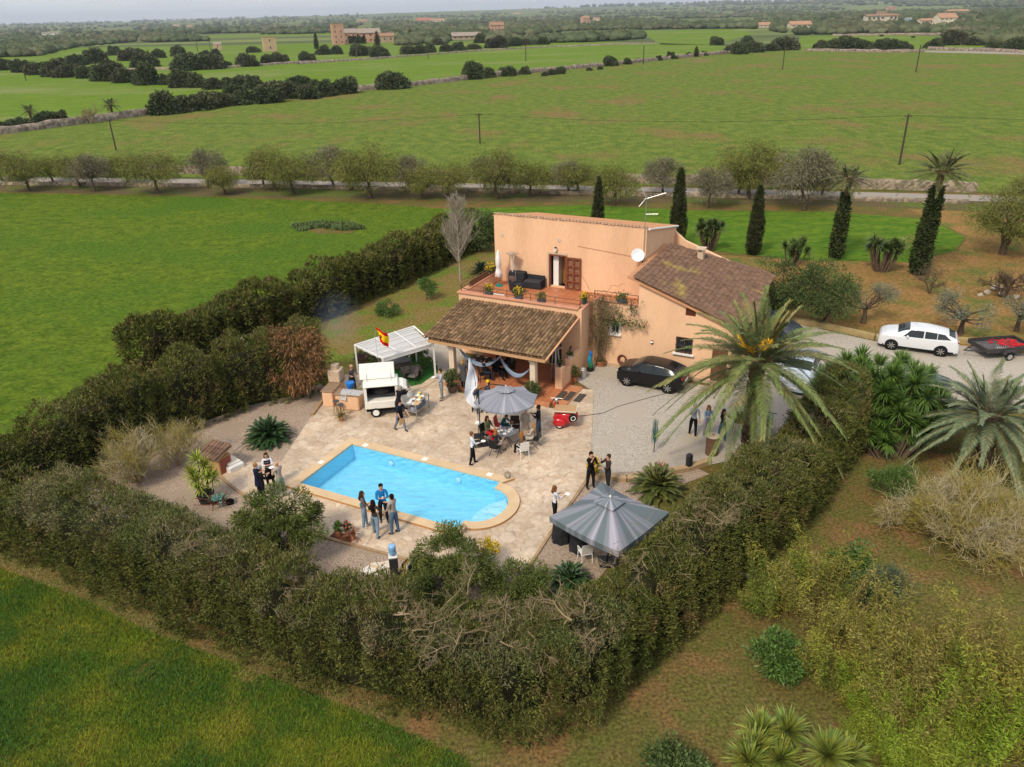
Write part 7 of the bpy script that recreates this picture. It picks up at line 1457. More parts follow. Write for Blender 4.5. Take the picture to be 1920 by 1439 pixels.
# pump house, spa cover, wheelbarrow
ph = thing('pump_house', 'small brown pump house with little tiled roof left of the patio', 'pump house', at(412, 882), rad(-27)); mb = MB(); mb.box((0, 0, .42), (.95, .75, .84)); mb.build('wall', M('ochre_wall', (.50, .30, .14), None, rough=.9), ph); mb = MB(); mb.box((.478, 0, .42), (.02, .62, .74)); mb.build('door', M('red_brown_door', (.26, .07, .04), None, rough=.6), ph)
tiles('roof', (-.6, .55, 1.12), (1, 0, 0), (0, -1.05, -.28), 6, 3, .2, .36, tile2, ph)
cv_ = thing('spa_cover', 'cream plastic chest with rounded lid lying beside the pump house', 'plastic chest', at(432, 876), rad(-40)); mb = MB(); mb.box((0, 0, .17), (1.25, .8, .34), ch=.06); mb.build('base', plw, cv_); mb = MB(); mb.box((-.05, 0, .38), (1.05, .66, .10), ch=.04); mb.build('lid', M('cream_plastic', (.80, .74, .62), None, rough=.4), cv_)
mb = MB(); mb.tube([at(437, 847, .3), at(457, 833, .15)], .02, 5); tag(mb.build('pole', steel), 'thin grey metal pole leaning beside the cream plastic chest', 'pole')
wb_ = thing('wheelbarrow', 'rusty wheelbarrow with teal netting next to the black plant pot', 'wheelbarrow', at(412, 952), rad(20)); rustm = M('rust', (.22, .09, .05), (.14, .06, .04), 5, .8); mb = MB(); P4 = [(-.4, -.3, .55), (.4, -.22, .5), (.4, .22, .5), (-.4, .3, .55), (-.22, -.16, .3), (.2, -.12, .28), (.2, .12, .28), (-.22, .16, .3)]; mb.add(P4, [(4, 5, 6, 7), (0, 1, 5, 4), (1, 2, 6, 5), (2, 3, 7, 6), (3, 0, 4, 7)]); mb.build('tray', rustm, wb_)
mb = MB(); mb.lathe((0, 0, 0), [(.12, -.03), (.17, -.03), (.17, .03), (.12, .03)], 14); mb.v = [tuple(Vector((.45, 0, .17))+Matrix.Rotation(PI/2, 3, 'X')@Vector(v)) for v in mb.v]; mb.build('wheel', rubber, wb_)
for s in (-1, 1): mb = MB(); mb.tube([(.45, s*.06, .17), (-.2, s*.18, .3), (-.95, s*.28, .55)], .018, 5); mb.build('handle', rustm, wb_); mb = MB(); mb.tube([(-.2, s*.17, .3), (-.3, s*.2, 0)], .016, 5); mb.build('leg', rustm, wb_)
P = rn(260, 3)*np.array([.16, .13, .06])+np.array([0, 0, .48]); V, F = leafquads(P, rn(260, 3), .16, .03); o = mesh_np('netting', V, F, M('teal_net', (.03, .32, .28), (.35, .5, .45), 6, .7, island=.3)); o.location = wb_.location; tag(o, 'heap of teal netting lying in the rusty wheelbarrow', 'netting')
# lanterns on the pool edge
for lb, x, y in (('round wire lantern on the far right corner of the pool coping', 952, 896), ('round wire lantern with blue glow on the near coping of the pool', 869, 996)):
    lt = thing('lantern', lb, 'lantern', at(x, y, .15), group='wire lanterns'); mb = MB()
    for k in range(8): a = k*PI/8*2; mb.tube([(math.cos(a)*.07, math.sin(a)*.07, 0), (math.cos(a)*.15, math.sin(a)*.15, .1), (math.cos(a)*.14, math.sin(a)*.14, .2), (math.cos(a)*.07, math.sin(a)*.07, .29)], .008, 4)
    for z, r in ((.02, .08), (.1, .15), (.2, .14), (.28, .08)): mb.tube([(math.cos(t)*r, math.sin(t)*r, z) for t in np.linspace(0, 2*PI, 15)], .008, 4)
    mb.build('cage', M('lantern_wire', (.20, .15, .11), None, rough=.6) if 'lantern_wire' not in bpy.data.materials else bpy.data.materials['lantern_wire'], lt); mb = MB(); mb.tube([(-.07, 0, .28), (0, 0, .42), (.07, 0, .28)], .008, 4); mb.build('handle', steel, lt); mb = MB(); mb.lathe((0, 0, .0), [(.04, 0), (.04, .12)], 10); mb.build('candle', plw, lt)
# water dispenser, bottles, tiles
wd2 = thing('water_dispenser', 'black water dispenser with blue water bottle on top behind the near hedge', 'water dispenser', at(741, 1084), rad(10)); mb = MB(); mb.box((0, 0, .5), (.32, .34, 1.0), ch=.03); mb.build('cabinet', potd, wd2); mb = MB(); mb.box((0, 0, 1.03), (.33, .35, .07), ch=.02); mb.build('top_plate', plw, wd2)
mb = MB(); mb.lathe((0, 0, 1.06), [(.05, 0), (.135, .07), (.14, .16), (.128, .19), (.14, .22), (.14, .38), (.12, .43), (.04, .44)], 18); mb.build('water_bottle', M('blue_bottle', (.22, .45, .72), None, rough=.15, spec=.6), wd2, smooth=True)
btm = [M('bottle_dark', (.015, .02, .015), None, rough=.2), M('bottle_gold', (.45, .33, .04), None, rough=.3), M('bottle_white', (.6, .6, .58), None, rough=.3)]
for i in range(20):
    x, y = i % 5, i//5; mb = MB(); mb.lathe((0, 0, 0), [(.038, 0), (.04, .2), (.014, .26), (.014, .31)], 8); o = mb.build('bottle', btm[(0, 0, 1, 0, 2)[(i*7) % 5]]); o.location = at(768, 1082)+UX*(x*.1-.2)+VX*(y*.11-.1)+Vector((0, 0, .35)); tag(o, 'glass bottle in the crate beside the water dispenser, %s of the %s row' % (ORD[x], ('near', 'second', 'third', 'far')[y]), 'bottle', 'bottles beside the water dispenser')
ob_ = thing('drinks_crate', 'low black crate full of bottles right of the water dispenser', 'crate', at(768, 1082), TH); mb = MB(); mb.box((0, .05, .17), (.62, .56, .34)); mb.build('crate_body', potd, ob_)
for i in range(5):
    mb = MB(); mb.box((0, 0, .012), (.42, .42, .024), ch=.006); o = mb.build('paving_slab', M('slab_%d' % i, ((.55, .38, .22), (.6, .45, .3), (.5, .36, .22), (.6, .5, .38), (.55, .4, .25))[i], (.75, .72, .68), 5, .8)); o.location = at((704, 722, 708, 690, 725)[i], (1062, 1060, 1074, 1070, 1076)[i], .03+.001*i); o.rotation_euler[2] = .3*i; tag(o, ('square pale slab, leftmost top of those left of the water dispenser', 'square slab nearest the patio edge beside the water dispenser', 'square slab in the middle of the loose slabs', 'square slab at the far left of the loose slabs', 'square slab at the lower right of the loose slabs')[i], 'paving slab')
sh2 = thing('plant_shelf', 'narrow rusty metal shelf carrying clay pots left of the pool', 'shelf', at(643, 1010), TH); mb = MB(); mb.box((0, 0, .08), (1.0, .34, .03)); mb.build('shelf_board', rustm, sh2)
for sx in (-.45, .45): mb = MB(); mb.tube([(sx, -.12, .08), (sx, -.12, -.0)], .015, 5); mb.build('leg', rustm, sh2)
# draped tables under the square parasol
def draped(label, loc, r, h, mat, seed):
    rg = random.Random(seed); mb = MB(); n = 28; prof = [(.02, h), (r*.96, h), (r, h-.03), (r*1.0, h*.6), (r*1.08, h*.25), (r*1.12, .04)]; V = []; F = []
    for j, (rr_, z) in enumerate(prof):
        for k in range(n): a = 2*PI*k/n; q = rr_*(1+(.10 if j > 2 else 0)*math.sin(a*7+seed)*(j-2)/3); V.append((q*math.cos(a), q*math.sin(a), z))
    for j in range(len(prof)-1):
        for k in range(n): F.append((j*n+k, j*n+(k+1) % n, (j+1)*n+(k+1) % n, (j+1)*n+k))
    mb.add(V, F); root = thing('bar_table', label, 'table', loc); mb.build('tablecloth', mat, root, smooth=True); mb = MB(); mb.tube([(0, 0, 0), (0, 0, h-.02)], .04, 8); mb.build('leg', steel, root); return root
blkc = M('black_cloth', (.022, .022, .026), (.04, .04, .045), 4, .8)
draped('tall bar table with black cloth at the left corner of the square parasol', at(1052, 1014), .33, 1.08, blkc, 1); draped('black draped bar table behind the white armchair under the square parasol', at(1086, 1030), .36, .9, blkc, 2)
# bollard bin, barrel, folded clothes airer, keg, hose bag
mb = MB(); mb.box((0, 0, .38), (.26, .26, .74), ch=.05); mb.box((0, 0, .76), (.22, .22, .03), ch=.01); o = mb.build('loudspeaker', M('speaker_black', (.02, .02, .024), None, rough=.5)); o.location = at(1291, 880, .02); o.rotation_euler[2] = .6; tag(o, 'black upright loudspeaker standing on the tan border of the gravel yard', 'loudspeaker')
br_ = thing('barrel', 'tall brown metal drum with a pale round lid below the palm', 'barrel', at(1334, 852)); mb = MB(); mb.lathe((0, 0, 0), [(.29, 0), (.30, .02), (.30, .3), (.31, .32), (.30, .34), (.30, .62), (.31, .64), (.30, .66), (.30, .95), (.31, .97)], 22); mb.build('drum', M('drum_brown', (.12, .07, .045), (.16, .085, .05), 4, .6), br_); mb = MB(); mb.lathe((0, 0, .96), [(.31, 0), (.32, .03), (.3, .05)], 22); mb.build('lid', M('lid_pale', (.56, .46, .32), None, rough=.8), br_); mb = MB(); mb.tube([(-.06, .0, 1.02), (-.02, .03, 1.07), (.05, 0, 1.02)], .012, 4); mb.tube([(.0, -.08, 1.02), (.05, .05, 1.05)], .012, 4); mb.build('handle', rustm, br_)
ca = thing('rotary_airer', 'folded green rotary clothes airer standing alone on the gravel', 'clothes airer', at(1226, 848, .03)); mb = MB(); mb.tube([(0, 0, 0), (0, 0, 1.75)], .022, 6); mb.build('post', blackm, ca); agm = M('airer_green', (.04, .16, .13), (.10, .25, .22), 6, .7)
for k in range(4): a = k*PI/2+.3; mb = MB(); mb.tube([(math.cos(a)*.02, math.sin(a)*.02, .55), (math.cos(a)*.10, math.sin(a)*.10, 1.1), (math.cos(a)*.12, math.sin(a)*.12, 1.72)], .014, 5); mb.build('arm', agm, ca)
segs = []
for i in range(70): a = R5.random()*6.28; r = .12+.06*R5.random(); z = R5.uniform(.45, .9); segs.append(((math.cos(a)*r, math.sin(a)*r, z), (math.cos(a)*r*.8, math.sin(a)*r*.8, z+R5.uniform(.4, .8)), .004, .004))
segs_mesh('line', segs, agm, ca)
kg = thing('beer_keg', 'steel beer keg on the gravel beside the porch wall', 'keg', at(1093, 708, .03)); mb = MB(); mb.lathe((0, 0, 0), [(.16, 0), (.19, .02), (.19, .08), (.175, .1), (.19, .14), (.19, .4), (.175, .44), (.19, .46), (.19, .54), (.16, .54), (.15, .48)], 18); mb.build('body', steel, kg, smooth=True)
hb = thing('garden_hose_reel', 'blue and green covered hose rack at the house corner', 'hose rack', at(1106, 694, .03)); mb = MB(); mb.ell((.03, 0, .98), (.11, .10, .24), 7, 6); mb.build('blue_cover', M('blue_cover', (.01, .14, .5), None, rough=.6), hb, smooth=True); mb = MB(); mb.ell((-.03, -.02, .62), (.13, .10, .34), 7, 6); mb.build('teal_cover', M('teal_cover', (.01, .28, .38), None, rough=.6), hb, smooth=True); mb = MB(); mb.ell((.04, -.04, .28), (.15, .12, .26), 7, 6); mb.build('green_cover', M('green_cover', (.02, .16, .06), None, rough=.6), hb, smooth=True); mb = MB(); mb.lathe((.0, -.1, 0), [(.2, 0), (.24, .14), (.12, .17)], 12); mb.build('base', blackm, hb)
hr = thing('hose_reel', 'brown red coiled hose reel by the wall in front of the black car', 'hose reel', at(1166, 691, .03), TH); mb = MB()
for k in range(5): r = .26-.02*k; mb.tube([(math.cos(t)*r, -.04+.02*k, .55+math.sin(t)*r*1.2) for t in np.linspace(0, 2*PI, 17)], .035, 5)
mb.build('hose', M('hose_red', (.16, .05, .035), None, rough=.6), hr); mb = MB(); mb.tube([(-.15, 0, 0), (0, 0, .5), (.15, 0, 0)], .02, 5); mb.build('stand', blackm, hr)
pot_plant('low clay trough at the foot of the bougainvillea', at(1127, 686, .03), .3, .3, potm, 'bush', .15, shrm2, 14, 20)
mb = MB(); P = [at(x, y, .075 if x < 1112 else .045) for x, y in ((1070, 782), (1108, 778), (1130, 775), (1160, 762), (1195, 752), (1240, 740), (1262, 735))]; mb.tube(P, .012, 4); tag(mb.build('cable', blackm), 'thin black cable running over the gravel from the red cart to the black car', 'cable')
mo = thing('motor_scooter', 'dark scooter parked behind the palm trunk on the gravel', 'scooter', at(1436, 815, .03), rad(60)); 
for x in (-.6, .6): mb = MB(); mb.lathe((0, 0, 0), [(.12, -.05), (.25, -.05), (.25, .05), (.12, .05)], 16); mb.v = [tuple(Vector((x, 0, .25))+Matrix.Rotation(PI/2, 3, 'X')@Vector(v)) for v in mb.v]; mb.build('wheel', rubber, mo)
mb = MB(); mb.box((-.3, 0, .55), (.75, .3, .32), ch=.1); mb.box((.15, 0, .32), (.5, .28, .08), ch=.03); mb.box((.45, 0, .65), (.1, .36, .7), ch=.04, rot=Matrix.Rotation(-.25, 3, 'Y')); mb.build('body', cs_, mo); mb = MB(); mb.box((-.28, 0, .76), (.75, .28, .12), ch=.05); mb.build('seat', blackm, mo); mb = MB(); mb.tube([(.35, -.33, 1.05), (.42, 0, 1.0), (.35, .33, 1.05)], .02, 6); mb.tube([(.42, 0, 1.0), (.6, 0, .3)], .03, 6); mb.build('handlebar', blackm, mo)
gr2 = thing('barbecue', 'black kettle barbecue on a stand beside the palm trunk', 'barbecue', at(1384, 812, .03)); mb = MB(); mb.box((0, 0, .85), (.5, .4, .55), ch=.06); mb.build('body', blackm, gr2)
for sx in (-.2, .2):
    for sy in (-.15, .15): mb = MB(); mb.tube([(sx, sy, .6), (sx*1.2, sy*1.2, 0)], .016, 5); mb.build('leg', blackm, gr2)
sheet('soil_patch', [tuple(p) for p in P2((575, 432), (615, 426), (665, 430), (660, 438), (600, 440))], .022, soil)
grass('weeds', 'ring of taller weeds round the bare patch in the left wheat field', P2((545, 422), (600, 417), (665, 420), (690, 430), (640, 434), (600, 428), (560, 436)), 2600, .55, .10, yucd, .4, 0, .6)
# ---- pergola with white cloth, lawn rug, lounge
pg = thing('pergola', 'white metal pergola with scalloped white cloth roof beside the porch', 'pergola', (0, 0, 0)); c4 = [at(665, 647, 2.4), at(717, 672, 2.2), at(812, 644, 2.2), at(776, 612, 2.4)]
c4[2] = c4[1]+(c4[2]-c4[1])*1.0
cen = sum(c4, Vector())/4; pg.location = (cen.x, cen.y, 0); cl = [c-Vector((cen.x, cen.y, 0)) for c in c4]
for i in range(4): mb = MB(); a, b = cl[i], cl[(i+1) % 4]; mb.tube([a, b], .045, 4); mb.build('beam', whitep, pg)
for t in (.33, .66): mb = MB(); mb.tube([cl[0].lerp(cl[3], t)+Vector((0, 0, .05)), cl[1].lerp(cl[2], t)+Vector((0, 0, .05))], .03, 4); mb.build('beam', whitep, pg)
for t in (.11, .33, .55, .77): mb = MB(); mb.tube([cl[0].lerp(cl[1], t)+Vector((0, 0, -.02)), cl[3].lerp(cl[2], t)+Vector((0, 0, -.02))], .016, 4); mb.build('roof_rod', steel, pg)
for c in cl: mb = MB(); mb.box((c.x, c.y, c.z/2), (.09, .09, c.z), rz=.3); mb.build('post', whitep, pg)
mb = MB(); nu_, nv_ = 24, 10; V = []; F = []
for i in range(nu_+1):
    for j in range(nv_+1): s, t = i/nu_, j/nv_; p = cl[0].lerp(cl[3], s*.985+.01).lerp(cl[1].lerp(cl[2], s*.985+.01), t*.97+.015); V.append(p+Vector((0, 0, -.04-.13*abs(math.sin(t*PI*4.5))**.8*1.0)))
for i in range(nu_):
    for j in range(nv_): q = i*(nv_+1)+j; F.append((q, q+1, q+nv_+2, q+nv_+1))
nv_ = 10; mb.add(V, F); mb.build('canopy', M('canvas_white', (.80, .79, .79), (.72, .71, .71), 2, .85, trans=.3), pg, smooth=True)
mb = MB(); mb.slab([cl[1]+Vector((0, 0, -.02)), cl[2]+Vector((0, 0, -.02)), cl[2]-Vector((0, 0, .24)), cl[1]-Vector((0, 0, .24))], .02, (0, -1, 0)); mb.build('valance', whitep, pg)
sheet('artificial_turf', [tuple(p) for p in P2((690, 712), (735, 735), (790, 722), (822, 700), (820, 688), (790, 665), (700, 690))], .062, M('turf_green', (.03, .12, .025), (.045, .15, .03), 6, .95, .5, 30))
mb = MB(); Pk = [at(x, y, .06) for x, y in ((722, 742), (760, 738), (800, 722), (830, 702))]; 
o = kerb('kerb', [p.to_2d() for p in Pk], .0, .09, .25, stone_trim, '', ''); tag(o, 'curved pale stone edging in front of the artificial turf', 'kerb')
pw = M('pallet_wood', (.20, .16, .13), (.14, .11, .09), 4, .8)
pt = thing('pallet_table', 'low grey slatted pallet table under the pergola', 'table', at(772, 703, .06), rad(20)); mb = MB()
for i in range(7): mb.box((0, -.42+.14*i, .36), (1.15, .11, .025))
mb.build('table_top', pw, pt)
for sx in (-.5, 0, .5): mb = MB(); mb.box((sx, 0, .17), (.09, .9, .33)); mb.build('leg', pw, pt)
lc = thing('garden_chair', 'black wire garden chair with grey cushion in front of the pallet table', 'chair', at(775, 716, .06), rad(160)); mb = MB(); mb.box((0, 0, .38), (.5, .5, .08), ch=.03); mb.box((0, -.26, .62), (.5, .08, .45), ch=.03, rot=Matrix.Rotation(rad(15), 3, 'X')); mb.build('cushion', M('cushion_grey', (.16, .14, .13), None, rough=.9), lc)
for s in (-1, 1): mb = MB(); mb.tube([(s*.3, -.3, .85), (s*.3, -.28, .4), (s*.3, -.3, 0), (s*.3, .3, 0), (s*.3, .28, .6), (s*.3, -.26, .62)], .015, 5); mb.build('frame', blackm, lc)
sf = thing('pallet_sofa', 'grey cushioned pallet bench along the back of the pergola', 'sofa', at(742, 690, .06), rad(22)); mb = MB(); mb.box((0, 0, .16), (1.9, .75, .3)); mb.build('base', pw, sf); mb = MB(); mb.box((0, 0, .38), (1.85, .7, .14), ch=.05); mb.build('cushion', M('cushion_dark', (.13, .125, .13), None, rough=.9), sf); mb = MB(); mb.box((0, .36, .6), (1.85, .14, .42), ch=.05); mb.build('backrest', M('cushion_dark2', (.12, .115, .12), None, rough=.9), sf)
shrub('round bright green low bush beside the pallet table', 795, 692, 40, 26, citm, 91, leaf=(.09, .04), per=90, ncl=16, clump=.2, th=.05)
shrub('dark green shrub growing behind the pergola bench, left', 700, 684, 62, 44, shrm, 92, leaf=(.12, .05), per=140, ncl=18)
shrub('dark green shrub growing behind the pergola bench, right', 775, 676, 50, 40, shrm, 93, leaf=(.12, .05), per=140, ncl=16)
shrub('purplish shrub between the counter and the pergola post', 684, 690, 34, 30, M('purple_leaf', (.10, .05, .06), (.07, .05, .04), 2, .8, island=.4), 94, leaf=(.1, .05), per=100, ncl=12)
# ---- spanish flag on thin pole
fl = thing('flag', 'red and yellow national flag with small crest on a thin pole', 'flag', at(719, 742, ZP)); hf = hz(719, 742, 612); mb = MB(); mb.tube([(0, 0, 0), (-.1, 0, hf*.6), (-.12, 0, hf)], [.014, .01, .008], 5); mb.build('pole', steel, fl)
mb = MB(); nn_ = 12; V = []; F = []; mi = []
for i in range(nn_+1):
    for j in range(9):
        s = i/nn_; t = j/8; x = s*.62*(1-.35*t)-.1+.05*math.sin(t*4); V.append((x+t*.25, .10*math.sin(s*7+t*2)*(.3+s), hf-.05-t*.85-s*.42))
for i in range(nn_):
    for j in range(8): F.append((i*9+j, i*9+j+1, i*9+j+10, i*9+j+9)); mi.append(0 if j in (0, 1, 6, 7) else 1)
mb.v = V; mb.f = F; mb.m = mi; mb.build('flag_cloth', [M('flag_red', (.60, .01, .015), None, rough=.7, trans=.2), M('flag_yellow', (.85, .55, .01), None, rough=.7, trans=.2)], fl, recalc=False)
mb = MB(); mb.ell((.16, -.03, hf-.62), (.07, .012, .10), 8, 6); mb.build('crest', M('crest', (.35, .06, .03), None, rough=.7), fl)
# ---- white feather banner
fb = thing('feather_banner', 'tall white feather banner with grey script lettering beside the parasol', 'banner', at(898, 819, ZP)); hb_ = hz(898, 819, 672); wbm = M('banner_white', (.74, .75, .80), None, rough=.7, trans=.35)
mb = MB(); mb.tube([(0, 0, 0), (.0, 0, hb_*.35), (-.05, 0, hb_*.7), (-.2, 0, hb_)], [.02, .016, .012, .008], 6); mb.build('pole', blackm, fb); mb = MB(); mb.box((0, 0, .03), (.5, .5, .05), ch=.01); mb.ell((.02, -.05, .78), (.2, .12, .12), 10, 6, mat=1); mb.build('base', [blackm, plw], fb)
mb = MB(); V = []; F = []; nn_ = 22
sp = [(-.30, hb_), (-.36, hb_*.86), (-.52, hb_*.70), (-.60, hb_*.55), (-.52, hb_*.44), (-.2, hb_*.37), (.25, hb_*.34)]; sq = [(-.28, hb_), (-.05, hb_*.84), (.05, hb_*.72), (.02, hb_*.64), (-.22, hb_*.58), (-.05, hb_*.44), (.42, hb_*.395)]
def cv(L_, t): x = t*(len(L_)-1); i = min(int(x), len(L_)-2); f = x-i; f = f*f*(3-2*f)*.5+f*.5; return (L_[i][0]*(1-f)+L_[i+1][0]*f, L_[i][1]*(1-f)+L_[i+1][1]*f)
for i in range(nn_+1):
    a, b = cv(sp, i/nn_), cv(sq, i/nn_)
    for j in range(7): t = j/6; V.append((a[0]*(1-t)+b[0]*t, -.10*math.sin(t*PI+i*.3)-.05*math.sin(i*.8), a[1]*(1-t)+b[1]*t))
for i in range(nn_):
    for j in range(6): q = i*7+j; F.append((q, q+1, q+8, q+7))
mb.add(V, F); mb.build('banner_cloth', wbm, fb, smooth=True, recalc=False)
mb = MB(); rl = random.Random(2)
for i in range(9):
    t = .22+.055*i; a, b = cv(sp, t), cv(sq, t); c = Vector((a[0]*.55+b[0]*.45, -.19-.05*math.sin(t*nn_*.8), a[1]*.55+b[1]*.45)); mb.tube([c+Vector((-.03, 0, .04)), c+Vector((.04, 0, .03)), c+Vector((.0, 0, -.01)), c+Vector((.03, 0, -.05))], .007, 4)
mb.build('lettering', M('banner_ink', (.25, .27, .38), None, rough=.8), fb)
# ---- hammock, porch table, heaters etc
hm_ = thing('hammock', 'blue grey striped hammock slung between the porch columns', 'hammock', uv(-18.6, 34.5), TH); mb = MB(); V = []; F = []; nn_ = 20
def hamm(x0, x1, zt, zm):
    n0 = len(mb.v); V = []; F = []
    for i in range(nn_+1):
        t = i/nn_; x = x0+(x1-x0)*t; z = zt-(zt-zm)*(1-(2*t-1)**2); wdt = .32*math.sin(PI*t)**.6+.02
        for j in range(5): s = j/4-.5; V.append((x, s*wdt*.8, z-.10*math.cos(s*PI)*math.sin(PI*t)+.12*s))
    for i in range(nn_):
        for j in range(4): q = i*5+j; F.append((q, q+1, q+6, q+5))
    mb.add(V, F)
hamm(-2.2, .35, 1.95, 1.25); hamm(.35, 2.3, 1.85, 1.0); mb.build('hammock_cloth', M('hammock_cloth', (.30, .36, .45), (.16, .22, .33), 12, .9, stretch=(.2, 6, 6)), hm_, smooth=True, recalc=False)
mb = MB(); mb.tube([(-2.45, 0, 2.1), (-2.2, 0, 1.95)], .012, 4); mb.tube([(2.3, 0, 1.85), (2.5, 0, 2.1)], .012, 4); mb.tube([(.35, 0, 1.9), (.35, 0, 2.3)], .012, 4); mb.build('rope', plw, hm_)
pt2 = table('long dark dining table set with plates in the shaded porch', at(925, 700, .235), 0, .74, M('dark_table', (.06, .035, .025), None, rough=.5), blackm, (2.6, .9), TH)
for i in range(10):
    mb = MB(); mb.lathe((0, 0, 0), [(.05, 0), (.11, .015), (.1, .02), (.04, .006)], 12); onto(mb.build('plate', plw), pt2, -1.1+.52*(i//2), -.25+.5*(i % 2), .762, 'white plate on the long porch table, %s from the left in the %s row' % (ORD[i//2], ('near', 'far')[i % 2]), 'plate', 'plates on the porch table')
mb = MB(); mb.ell((0, 0, 0), (.34, .24, .28), 12, 8); o = mb.build('cushion', M('red_cloth', (.50, .012, .03), None, rough=.7), smooth=True); o.location = uv(-20.5, 35.4, 1.95); tag(o, 'bright red bag hanging inside the porch near the left column', 'bag')
def heater(label, loc, s=1):
    root = thing('patio_heater', label, 'patio heater', loc, TH+.3, scale=s); mb = MB()
    for sx, sy in ((-1, -1), (1, -1), (1, 1), (-1, 1)): mb.tube([(sx*.24, sy*.24, .0), (sx*.24, sy*.24, .65), (sx*.13, sy*.13, 2.05)], .018, 5)
    mb.build('frame', steel, root); mb = MB(); mb.box((0, 0, .35), (.42, .42, .6), ch=.02); mb.build('gas_box', M('heater_box', (.14, .09, .075), None, rough=.5), root); mb = MB(); mb.tube([(0, 0, .65), (0, 0, 2.0)], .05, 8); mb.build('glass_tube', glm, root)
    mb = MB(); mb.lathe((0, 0, 2.05), [(.40, 0), (.42, .03), (.12, .1), (.03, .12)], 4); mb.build('reflector', steel, root); return root
heater('steel pyramid patio heater standing on the upper terrace', uv(-21.35, 42.35, 3.25), 1.0); heater('steel pyramid patio heater inside the porch by the right wall', uv(-15.75, 36.3, .235), .95)
# terrace furniture
fp = thing('parasol', 'closed white parasol standing in the left corner of the upper terrace', 'parasol', uv(-22.1, 41.9, 3.25)); mb = MB(); mb.lathe((0, 0, 0), [(.05, .55), (.26, .65), (.2, .95), (.13, 1.25), (.19, 1.35), (.17, 1.8), (.08, 2.2), (.02, 2.35)], 12); mb.v = [(x*(1+.14*math.sin(7*math.atan2(y, x))), y*(1+.14*math.sin(7*math.atan2(y, x))), z) for x, y, z in mb.v]; mb.build('canopy', whitep, fp, smooth=True); mb = MB(); mb.tube([(0, 0, 0), (0, 0, 2.4)], .022, 6); mb.build('pole', steel, fp); mb = MB(); mb.lathe((0, 0, 0), [(.25, 0), (.25, .06), (.05, .1), (.05, .25)], 14); mb.build('base', M('teal_base', (.02, .22, .20), None, rough=.6), fp)
wk = M('rattan_black', (.025, .025, .030), (.045, .045, .05), 30, .7, .4, 40)
def sofa(label, loc, rz, w_, name='rattan_sofa', cat_='sofa', cush=True):
    root = thing(name, label, cat_, loc, rz); mb = MB(); mb.box((0, 0, .2), (w_, .72, .34), ch=.02); mb.box((0, .33, .52), (w_, .10, .42), ch=.02); mb.build('frame', wk, root)
    for s in (-1, 1): mb = MB(); mb.box((s*(w_/2-.05), -.03, .47), (.10, .66, .2), ch=.02); mb.build('armrest', wk, root)
    if cush: mb = MB(); mb.box((0, -.04, .42), (w_-.24, .6, .12), ch=.04); mb.build('cushion', M('cushion_black', (.05, .05, .055), None, rough=.9) if 'cushion_black' not in bpy.data.materials else bpy.data.materials['cushion_black'], root)
    return root
sofa('black rattan two seat sofa against the terrace wall left of the door', uv(-19.95, 42.45, 3.25), TH, 1.35); sofa('black rattan armchair in front of the terrace sofa', uv(-20.55, 41.3, 3.25), TH+PI*.75, .8, 'rattan_armchair', 'armchair')
for i, (u, v) in enumerate(((-20.95, 42.55), (-20.45, 42.6))): mb = MB(); mb.box((0, 0, .45), (.62, .5, .9), ch=.04); o = mb.build('stacked_cushions', wk); o.location = uv(u-.35, v-.1, 3.25+.02*i); o.rotation_euler[2] = TH; tag(o, ('black upright cushion box left of the terrace sofa, outer one', 'black upright cushion box left of the terrace sofa, inner one')[i], 'cushion box')
mb = MB()
for i in range(6): mb.box((0, -.35+.14*i, .04), (.85, .06, .03))
mb.box((-.35, 0, .015), (.06, .8, .02)); mb.box((.35, 0, .015), (.06, .8, .02)); o = mb.build('wooden_grate', plw); o.location = uv(-21.3, 39.9, 3.27); o.rotation_euler[2] = TH; tag(o, 'pale slatted grate lying on the terrace tiles behind the railing', 'grate')
def trough(label, u, v, z, fl_, seed, w_=.5, side=False):
    root = thing('planter', label, 'planter', uv(u, v, z), TH+(PI/2 if side else 0)); mb = MB(); mb.box((0, 0, .1), (w_, .2, .2), ch=.02); mb.build('trough', M('planter_blue_grey', (.05, .065, .085), None, rough=.6) if 'planter_blue_grey' not in bpy.data.materials else bpy.data.materials['planter_blue_grey'], root); rg = np.random.default_rng(seed)
    P = rg.standard_normal((90, 3))*np.array([w_*.3, .09, .1])+np.array([0, 0, .33]); P[:, 2] = np.maximum(P[:, 2], .2); V, F = tufts(P, unit(P-np.array([0, 0, .1])), 4, .12, .035, .7); mesh_np('leaves', V, F, citm, root)
    if fl_: P = rg.standard_normal((50, 3))*np.array([w_*.28, .08, .12])+np.array([0, 0, .48]); V, F = tufts(P, unit(P), 4, .07, .05, .8); mesh_np('flowers', V, F, M('yellow_flower', (.75, .5, .02), None, rough=.6, island=.2) if 'yellow_flower' not in bpy.data.materials else bpy.data.materials['yellow_flower'], root)
    return root
trough('blue grey planter with pale yellow flowers at the left front of the terrace railing', -20.7+-.25, 38.42, 3.94, True, 1); trough('blue grey planter with tall yellow flowers in the middle of the railing', -18.95+-.05, 38.42, 3.94, True, 2); trough('blue grey planter with green succulents on the front terrace railing', -17.55, 38.42, 3.94, False, 3); trough('planter with yellow flowers on the back left rail of the terrace', -22.75, 41.9, 3.94, True, 4, .9, True); trough('planter with orange yellow flowers at the right corner of the railing', -15.2, 39.1, 3.94, True, 5, .45, True); trough('blue grey planter with trailing green plant above the bougainvillea', -13.2, 39.75, 4.05, False, 6, .55)
